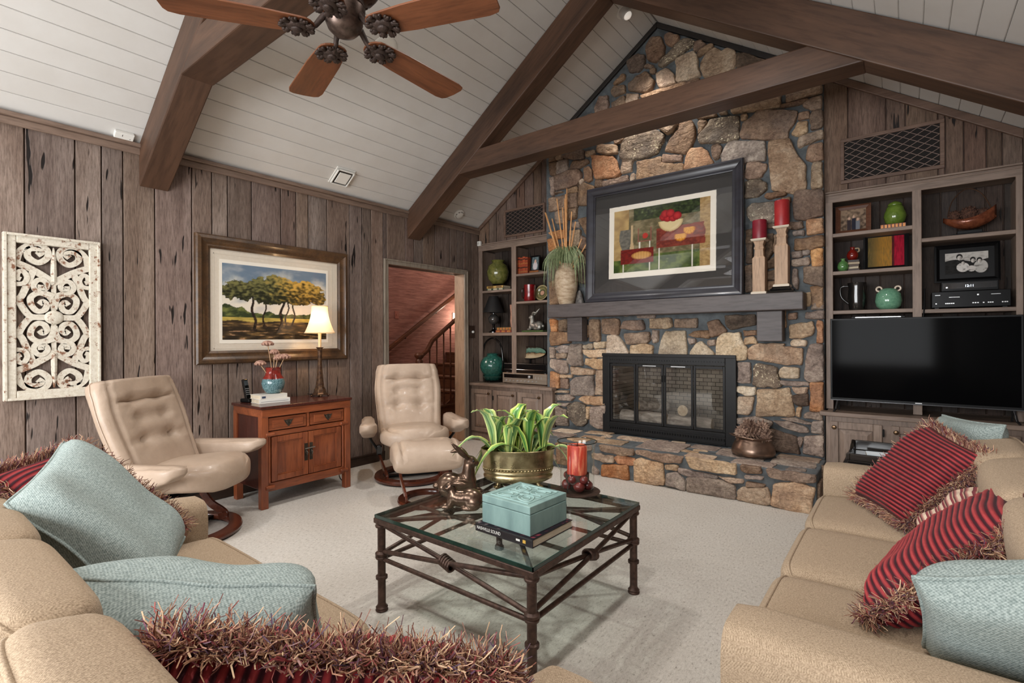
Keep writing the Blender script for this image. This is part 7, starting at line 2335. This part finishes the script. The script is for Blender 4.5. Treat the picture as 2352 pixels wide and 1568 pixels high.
# ------------------------------------------------------------------ television
TY = -.115
x0, x1 = 3.935, 5.052
tz0, tz1 = .785, 1.442
tv = thing('television', 'large flat black television on the countertop', 'television', ((x0 + x1) / 2, TY, .6955))
lz = -.6955
cxm = (x0 + x1) / 2
MB().bb(x0 - cxm, x1 - cxm, .0, .035, tz0 + lz, tz1 + lz).build('back_case', BLACK, tv, None, .006)
MB().bb(x0 - cxm, x1 - cxm, -.012, .0, tz0 + lz, tz1 + lz).build('bezel', BLACK, tv, None, .003)
MB().bb(x0 - cxm + .012, x1 - cxm - .012, -.0128, -.0118, tz0 + lz + .022, tz1 + lz - .012).build('screen', flat('tv_screen', RGB(9, 9, 10), rough=.08, spec=.025), tv)
MB().bb(x0 - cxm, x1 - cxm, -.014, -.011, tz0 + lz, tz0 + lz + .006).build('lower_trim', flat('tv_trim', RGB(90, 90, 92), rough=.25, metal=.7), tv)
MB().box((0, -.0125, tz0 + lz + .012), (.04, .002, .006)).build('badge', SILV, tv)
for s_ in (-1, 1):
    f = s_ * (x1 - x0) * .455
    MB().tube([(f, .005, tz0 + lz + .02), (f + s_ * .012, -.05, .02), (f + s_ * .022, -.082, .006)], 0, flat=(.014, .01)).tube([(f, .02, tz0 + lz + .02), (f, .07, .006)], 0, flat=(.014, .01)).build('foot', flat('tv_foot', RGB(60, 60, 62), rough=.2, metal=.7), tv, None, .002)
x0, x1, z0, z1 = rect(1960, 724, 2074, 731, TY + .01)
sb = thing('sensor_bar', 'slim silver bar lying on top of the television', 'sensor bar', ((x0 + x1) / 2, TY + .02, 1.4425))
MB().bb(-(x1 - x0) / 2, (x1 - x0) / 2, -.012, .012, 0, .012).build('case', flat('silver_case', RGB(190, 192, 196), rough=.25, metal=.7), sb, None, .004)
for s_ in (-1, 1): MB().bb(s_ * (x1 - x0) / 2 - .014, s_ * (x1 - x0) / 2 + .014, -.0125, .0125, -.0001, .0125).build('end_cap', BLACK, sb, None, .003)

# ------------------------------------------------------------------ side table with a tray, beyond the sofa
a = az(1958, 1040, .6)
tx0, tx1, ty0, ty1, tz = 4.13, 4.72, -1.50, -1.08, .575
sdt = thing('side_table', 'dark wooden side table between the sofa arm and the television cabinet', 'table', ((tx0 + tx1) / 2, (ty0 + ty1) / 2, 0))
W_, D_ = tx1 - tx0, ty1 - ty0
M_DKW = wood('black_lacquer', RGB(24, 20, 18), RGB(40, 34, 30), 0, 8, .2, coat=.5)
MB().bb(-W_ / 2, W_ / 2, -D_ / 2, D_ / 2, tz - .03, tz).build('top', M_DKW, sdt, None, .004)
for sx in (-1, 1):
    for sy in (-1, 1): MB().bb(sx * (W_ / 2 - .02) - .018, sx * (W_ / 2 - .02) + .018, sy * (D_ / 2 - .02) - .018, sy * (D_ / 2 - .02) + .018, 0, tz - .03).build('leg', M_DKW, sdt, None, .003)
tr = thing('tray', 'black lacquer tray with raised curved rim on the side table', 'tray', ((tx0 + tx1) / 2, (ty0 + ty1) / 2, tz + .0005))
MB().bb(-.27, .27, -.19, .19, 0, .012).build('base', M_DKW, tr, None, .003)
MB().bb(-.26, .26, .17, .19, .012, .07).build('rim', M_DKW, tr, None, .004)
MB().bb(-.26, .26, -.19, -.17, .012, .05).build('rim', M_DKW, tr, None, .004)
for s_ in (-1, 1):
    MB().prism([(-.19, .012), (.19, .012), (.19, .07), (.12, .055), (.06, .035), (-.06, .035), (-.12, .045), (-.19, .05)], s_ * .27 - .01, s_ * .27 + .01, Matrix(((0, 0, 1, 0), (1, 0, 0, 0), (0, 1, 0, 0), (0, 0, 0, 1)))).build('rim', M_DKW, tr, None, .004)
pk = thing('magazine', 'glossy pale magazine lying in the black tray', 'magazine', ((tx0 + tx1) / 2 - .03, (ty0 + ty1) / 2, tz + .013), .1)
MB().bb(-.16, .16, -.12, .12, 0, .008).build('pages', M_PAGE, pk)
MB().bb(-.16, .16, -.121, .12, .008, .0095).build('cover', flat('magazine_cover', RGB(170, 190, 200), RGB(206, 214, 216), rough=.15, scale=5), pk)
# ------------------------------------------------------------------ left bookcase contents
L1, L2, L3, L4, CTL = 1.9125, 2.0885, 1.7485, 1.3705, .7335
# two lying books with a green pot on top
x0, x1, z0, z1 = rect(1119, 650, 1158, 668, .03)
band_book('dark green book at the bottom of the pair under the olive pot', x0, x1, .02, L1, .028, .16, flat('book_green', RGB(58, 70, 54), rough=.5), flat('band_pale', RGB(176, 170, 140)), 3, 'book')
band_book('mustard yellow book at the top of the pair under the olive pot', x0, x1 - .01, .02, L1 + .0285, .03, .16, flat('book_yellow', RGB(184, 148, 78), rough=.5), flat('band_brown', RGB(110, 80, 40)), 2, 'book')
pz = L1 + .059
x0, x1, z0, z1 = rect(1124, 601, 1164, 641, .09)
r = (x1 - x0) / 2; cx_ = (x0 + x1) / 2
sd = thing('display_stand', 'little black stand under the round olive pot', 'stand', (cx_ - .0, .09, pz))
MB().lathe([(r * .5, 0), (r * .56, .008), (r * .42, .014), (r * .5, .024)], 20).build('ring', BLACK, sd, 40)
for k in range(3): MB().ball((r * .48 * math.cos(k * 2.09), r * .48 * math.sin(k * 2.09), .006), .008, 8, 6).build('foot', BLACK, sd, 60)
M_OLV = glaze('olive_glaze', (88, 92, 44), (124, 122, 66), 25)
h = z1 - pz - .0245
op = vase('round_pot', 'round olive green glazed pot on a small black stand', 'pot', cx_, .09, pz + .0245, [(0, 0), (r * .5, 0), (r * .85, h * .2), (r, h * .5), (r * .85, h * .78), (r * .55, h * .88), (r * .5, h * .93), (r * .62, h), (r * .5, h), (r * .4, h * .9), (0, h * .4)], M_OLV)
x0, x1, z0, z1 = rect(1167, 589, 1176, 660, .14)
t = thing('bottle_vase', 'tall slim dark red bottle against the bookcase divider', 'vase', (.52, .15, L1))
MB().lathe([(0, 0), (.028, 0), (.03, .02), (.028, .2), (.018, .28), (.014, .36), (.018, .37), (.012, .37)], 18).build('body', glaze('oxblood', (74, 24, 20), (52, 16, 16)), t, 60)
MB().lathe([(.034, 0), (.034, .006), (.03, .008)], 18).build('foot_ring', BLACK, t, 40)
# black lamp
x0, x1, z0, z1 = rect(1115, 680, 1153, 758, .1)
cx_ = (x0 + x1) / 2; r = (x1 - x0) / 2; h = z1 - L4
bl_ = thing('table_lamp', 'small black table lamp with a crystal ball stem, unlit', 'lamp', (cx_, .1, L4))
MB().lathe([(r * .45, 0), (r * .45, .012), (r * .25, .03), (r * .12, .05), (r * .12, h * .2), (r * .2, h * .24)], 20).build('base', BLACKG, bl_, 40)
MB().ball((0, 0, h * .36), (r * .5, r * .5, r * .5), 20, 14).build('crystal_ball', flat('smoked_glass', RGB(60, 58, 56), rough=.05, spec=.8), bl_, 60)
MB().tube([(0, 0, h * .46), (0, 0, h * .95)], .008, 8).build('stem', BLACKG, bl_, 40)
MB().rings([[Vector((q * r * math.cos(2 * PI * k / 24), q * r * math.sin(2 * PI * k / 24), z)) for k in range(24)] for q, z in ((1.0, h * .54), (.42, h * .98))], cap0=False, cap1=False).build('shade', flat('black_shade', RGB(26, 24, 24), rough=.7), bl_, 60)
# carved vase on two books
x0, x1, z0, z1 = rect(1139, 743, 1175.5, 758, .05)
x1 = min(x1, .545)
band_book('red book at the bottom of the pair under the carved vase', x0, x1, .04, L4, .03, .15, flat('book_red', RGB(120, 42, 34), rough=.5), GILT, 3, 'book')
band_book('olive and gold book directly under the carved vase', x0 + .02, x1, .04, L4 + .0305, .035, .15, flat('book_olive', RGB(112, 94, 54), rough=.5), GILT, 5, 'book')
cz0 = L4 + .066
x0, x1, z0, z1 = rect(1157, 701, 1176, 743, .1)
h = z1 - cz0
cv = vase('carved_vase', 'pinkish carved cylindrical vase standing on two books', 'vase', .5, .11, cz0, [(0, 0), (.04, 0), (.044, .01), (.05, h * .3), (.045, h * .6), (.052, h * .85), (.055, h), (.045, h), (.04, h * .6), (0, h * .3)], flat('pink_clay', RGB(160, 112, 92), RGB(190, 146, 124), rough=.7, scale=40, bump=.8, bscale=60))
# four leather books standing with a photo
x0, x1, z0, z1 = rect(1188.5, 591, 1212, 627, .06)
bwid = (x1 - x0) / 4
RBC = flat('orange_leather', RGB(172, 80, 48), RGB(146, 62, 38), rough=.4, rnd=.2)
for k in range(4):
    hh = (z1 - L2) * (1 - .04 * (k % 2))
    t = thing('leather_book', ['orange leather book standing first from the bookcase divider', 'orange leather book standing second from the bookcase divider', 'orange leather book standing third from the bookcase divider', 'orange leather book standing nearest the little photograph'][k], 'book', (x0 + bwid * (k + .5), .06, L2), 0, 'orange leather books')
    MB().bb(-bwid / 2 + .001, bwid / 2 - .001, 0, .006, 0, hh).bb(-bwid / 2 + .001, -bwid / 2 + .003, .006, .13, 0, hh).bb(bwid / 2 - .003, bwid / 2 - .001, .006, .13, 0, hh).build('cover', RBC, t, None, .001)
    MB().bb(-bwid / 2 + .003, bwid / 2 - .003, .006, .126, .004, hh - .004).build('pages', M_PAGE, t)
    for f in (.12, .36, .6, .84): MB().bb(-bwid / 2 + .001, bwid / 2 - .001, -.001, 0, hh * f, hh * f + .012).build('spine_band', flat('band_dark', RGB(52, 26, 20)) if f in (.36, .84) else GILT, t)
x0, x1, z0, z1 = rect(1216, 617, 1237, 626, .02)
band_book('small book with gilt spine labels lying under the little photograph', x0, x1, .02, L2, .028, .13, LEA, GILT, 7)
def child(u, v):
    n = fbm(u * 7, v * 7, 2)
    c = mixc((112, 128, 130), (70, 84, 88), sm(-.3, .4, n))
    if ((u - .5) / .3) ** 2 + ((v - .3) / .34) ** 2 < 1: c = (214, 206, 206)
    if ((u - .5) / .15) ** 2 + ((v - .66) / .14) ** 2 < 1: c = (216, 178, 158)
    return c
x0, x1, z0, z1 = rect(1217.5, 588, 1238, 616, .09)
photo_frame('framed_photo', 'little portrait photograph in a dark frame on the bookcase by the doorway', 'picture', x0, x1, L2 + .0285, z1 - L2 - .028, .1, BLACK, .016, child, 6, 24, 30)
# red mug and patterned plate
x0, x1, z0, z1 = rect(1206, 655, 1228, 686, .09)
r = (x1 - x0) / 2; h = z1 - L3
mg = vase('mug', 'shiny dark red mug with a dark handle on the middle shelf', 'mug', (x0 + x1) / 2, .09, L3, [(0, 0), (r * .9, 0), (r, .012), (r * .92, h * .5), (r * 1.02, h), (r * .92, h), (r * .85, h * .5), (0, .02)], glaze('crimson', (134, 22, 26), (104, 14, 20)))
MB().tube(smooth_path([(-r * .95, 0, h * .85), (-r * 1.6, 0, h * .75), (-r * 1.55, 0, h * .3), (-r * .95, 0, h * .2)], 5), .008, 8).build('handle', glaze('dark_red', (66, 24, 22), (50, 18, 18)), mg, 60)
t = NT('ring_plate')
x, y, z = t.sep(t.coord())
rad = t.math('SQRT', t.math('ADD', t.math('MULTIPLY', x, x), t.math('MULTIPLY', z, z)))
c = t.ramp(t.math('MULTIPLY', rad, 8.0), [(0, RGB(214, 170, 140)), (.2, RGB(210, 160, 132)), (.27, RGB(70, 76, 50)), (.45, RGB(150, 140, 92)), (.6, RGB(92, 88, 56)), (.75, RGB(196, 176, 130)), (.9, RGB(110, 92, 60))])
M_PLT = t.done(c, .2, 0, .5, .3)
x0, x1, z0, z1 = rect(1233, 644, 1263, 680, .17)
r = min((x1 - x0), (z1 - z0)) / 2
pl_ = thing('display_plate', 'round plate with green and cream rings on a stand', 'plate', ((x0 + x1) / 2 - .01, .17, L3 + .012))
pl_.matrix_basis = Matrix.Translation(((x0 + x1) / 2 - .03, .16, L3 + .014)) @ Matrix.Rotation(math.radians(-12), 4, 'X') @ Matrix.Translation((0, 0, r))
MB().lathe([(0, .012), (r * .5, .012), (r * .62, .004), (r, -.008), (r, -.004), (r * .6, .01), (r * .4, .018), (0, .018)], 36, M=Matrix.Rotation(-PI / 2, 4, 'X')).build('dish', M_PLT, pl_, 60)
es = thing('plate_stand', 'dark wooden easel under the round ringed plate', 'stand', ((x0 + x1) / 2 - .03, .15, L3))
MB().bb(-.06, .06, -.03, .05, 0, .012).build('foot', M_DKW, es, None, .002)
MB().bb(-.012, .012, .055, .065, 0, .1).build('back_strut', M_DKW, es, None, .002)
# silver rabbit on a mossy base
x0, x1, z0, z1 = rect(1203, 750, 1252, 759, .08)
mb = thing('moss_base', 'flat mossy green base under the silver rabbit', 'stand', ((x0 + x1) / 2, .09, L4))
MB().bb(-(x1 - x0) / 2, (x1 - x0) / 2, -.06, .06, 0, .022).build('slab', flat('moss_slab', RGB(76, 96, 44), RGB(52, 70, 34), rough=.9, scale=40, bump=.6), mb, None, .008, 3)
M_SIL = flat('aged_silver', RGB(168, 166, 158), RGB(112, 110, 104), rough=.4, metal=.7, scale=25)
rabbit('silver-grey rabbit figurine sitting on a mossy base in the bookcase', ((x0 + x1) / 2 + .01, .09, L4 + .0225), 0, False, 1.08, M_SIL, voxel=.006)
# teal lantern jar on the counter
x0, x1, z0, z1 = rect(1108, 810, 1153, 872, .02)
cx_ = (x0 + x1) / 2; r = (x1 - x0) / 2
sd = thing('display_stand', 'low black stand with bun feet under the teal lantern jar', 'stand', (cx_, .03, CTL))
MB().lathe([(r * .68, .012), (r * .72, .02), (r * .6, .03)], 24).build('ring', BLACKG, sd, 40)
for k in range(5): MB().ball((r * .6 * math.cos(k * 1.257), r * .6 * math.sin(k * 1.257), .008), .008, 8, 6).build('foot', BLACKG, sd, 60)
h = z1 - CTL - .03
M_TEG = glaze('deep_teal', (24, 74, 66), (52, 106, 94), 35, .18)
lj = vase('lantern_jar', 'deep teal ribbed jar with a tall black hoop handle', 'jar', cx_, .03, CTL + .0305, [(0, 0), (r * .6, 0), (r * .8, h * .15)] + [(r * (.98 + .02 * (k % 2)) * math.sin(PI * (.22 + .52 * k / 16)), h * (.15 + .68 * k / 16)) for k in range(17)] + [(r * .5, h * .88), (r * .42, h * .92), (r * .48, h * .97), (r * .3, h), (0, h)], M_TEG)
hz = zat((cx_, .03, 1), 776) - CTL - .03
MB().tube(smooth_path([(-r * .95, 0, h * .35), (-r * 1.05, 0, h * .75), (-r * .8, 0, hz * .85), (0, 0, hz), (r * .8, 0, hz * .85), (r * 1.05, 0, h * .75), (r * .95, 0, h * .35)], 6), .011, 8).build('hoop_handle', BLACKG, lj, 60)
# receiver with the turntable on it
x0, x1, z0, z1 = rect(1153, 857, 1226, 884, -.03)
rx0, rx1 = x0, 1.085
rc = thing('stereo_receiver', 'silver-fronted vintage stereo receiver in a wooden case', 'stereo', ((rx0 + rx1) / 2, .1, CTL))
rw, rh = rx1 - rx0, .135
MB().bb(-rw / 2, rw / 2, -.118, .13, .008, rh).build('case', wood('walnut_case', RGB(112, 84, 62), RGB(140, 108, 84), 0, 9), rc, None, .003)
for sx in (-1, 1):
    for dy in (-.09, .1): MB().bb(sx * (rw / 2 - .03) - .012, sx * (rw / 2 - .03) + .012, dy - .012, dy + .012, 0, .008).build('foot', BLACK, rc)
MB().bb(-rw / 2 + .006, rw / 2 - .006, -.124, -.118, .012, rh - .004).build('fascia', flat('brushed_silver', RGB(176, 164, 148), RGB(160, 148, 132), rough=.35, metal=.6, stretch=(.05, 1, 1), scale=60), rc, None, .001)
MB().bb(-rw / 2 + .03, rw * .2, -.1255, -.124, rh * .55, rh * .88).build('dial', BLACKG, rc)
Rk = Matrix.Rotation(PI / 2, 4, 'X')
MB().lathe([(.016, 0), (.016, .014), (.012, .016)], 18, M=Matrix.Translation((rw * .13, -.1255, rh * .7)) @ Rk).build('tuning_knob', SILV, rc, 40)
for k in range(9):
    MB().lathe([(.007 if k % 3 else .01, 0), (.007 if k % 3 else .01, .01)], 12, M=Matrix.Translation((-rw * .4 + rw * .085 * k, -.124, rh * .3)) @ Rk).build('knob', SILV, rc, 40)
for k in range(3): MB().box((rw * (.26 + .06 * k), -.126, rh * .62), (.006, .004, .03)).build('slider', SILV, rc)
tz_ = CTL + rh + .0005
tt_ = thing('turntable', 'black record player with a dark lid on the silver receiver', 'turntable', ((rx0 + rx1) / 2 + .0, .09, tz_))
MB().bb(-rw / 2 + .01, rw / 2 - .01, -.1, .13, .008, .045).build('plinth', BLACKG, tt_, None, .004)
for sx in (-1, 1):
    for dy in (-.07, .1): MB().lathe([(.012, 0), (.014, .008)], 12, (sx * (rw / 2 - .05), dy, 0)).build('foot', SILV, tt_, 40)
MB().bb(-rw / 2 + .015, rw / 2 - .015, -.095, .125, .046, .115).build('dust_cover', flat('smoked_lid', RGB(14, 14, 15), rough=.2, spec=.25), tt_, None, .004)
MB().box((.06, -.0965, .02), (.05, .002, .004)).build('nameplate', SILV, tt_)
# oval platter standing behind
x0, x1, z0, z1 = rect(1175, 795, 1252, 824, .2)
t = NT('platter_glaze')
x, y, z = t.sep(t.coord())
n = t.noise(t.coord((1, 1, 2)), 14, 4, .6, .8)
zz = t.math('ADD', z, t.math('MULTIPLY', n, .06))
c = t.ramp(t.math('MULTIPLY_ADD', zz, 6., .4), [(.3, RGB(206, 184, 150)), (.5, RGB(168, 140, 104)), (.56, RGB(64, 44, 34)), (.62, RGB(92, 130, 112)), (.85, RGB(130, 160, 140)), (.95, RGB(60, 44, 36))])
M_PLAT = t.done(c, .2, 0, .5, .4)
a_, b_ = (x1 - x0) / 2, (z1 - z0) / 2
pr = thing('oval_platter', 'oval earthenware platter in teal and cream standing behind the turntable', 'platter', ((x0 + x1) / 2, .2, z0))
pr.matrix_basis = Matrix.Translation((min((x0 + x1) / 2, 1.08 - a_), .215, z0)) @ Matrix.Rotation(math.radians(-8), 4, 'X') @ Matrix.Translation((0, 0, b_))
MB().lathe([(0, .006), (.7, .006), (.86, .0), (1, -.012), (1, -.006), (.85, .008), (.6, .014), (0, .014)], 40, M=Matrix.Rotation(-PI / 2, 4, 'X') @ Matrix.Diagonal((a_, b_, 1, 1))).build('dish', M_PLAT, pr, 60)
es = thing('platter_stand', 'black stand raising the oval platter above the turntable', 'stand', (min((x0 + x1) / 2, 1.08 - a_), .24, CTL))
MB().bb(-.05, .05, -.015, .035, 0, .01).build('foot', BLACK, es)
MB().bb(-.008, .008, .005, .015, .01, z0 - CTL + .05).build('post', BLACK, es)
MB().bb(-.06, .06, -.045, .015, z0 - CTL - .008, z0 - CTL - .001).build('ledge', BLACK, es)
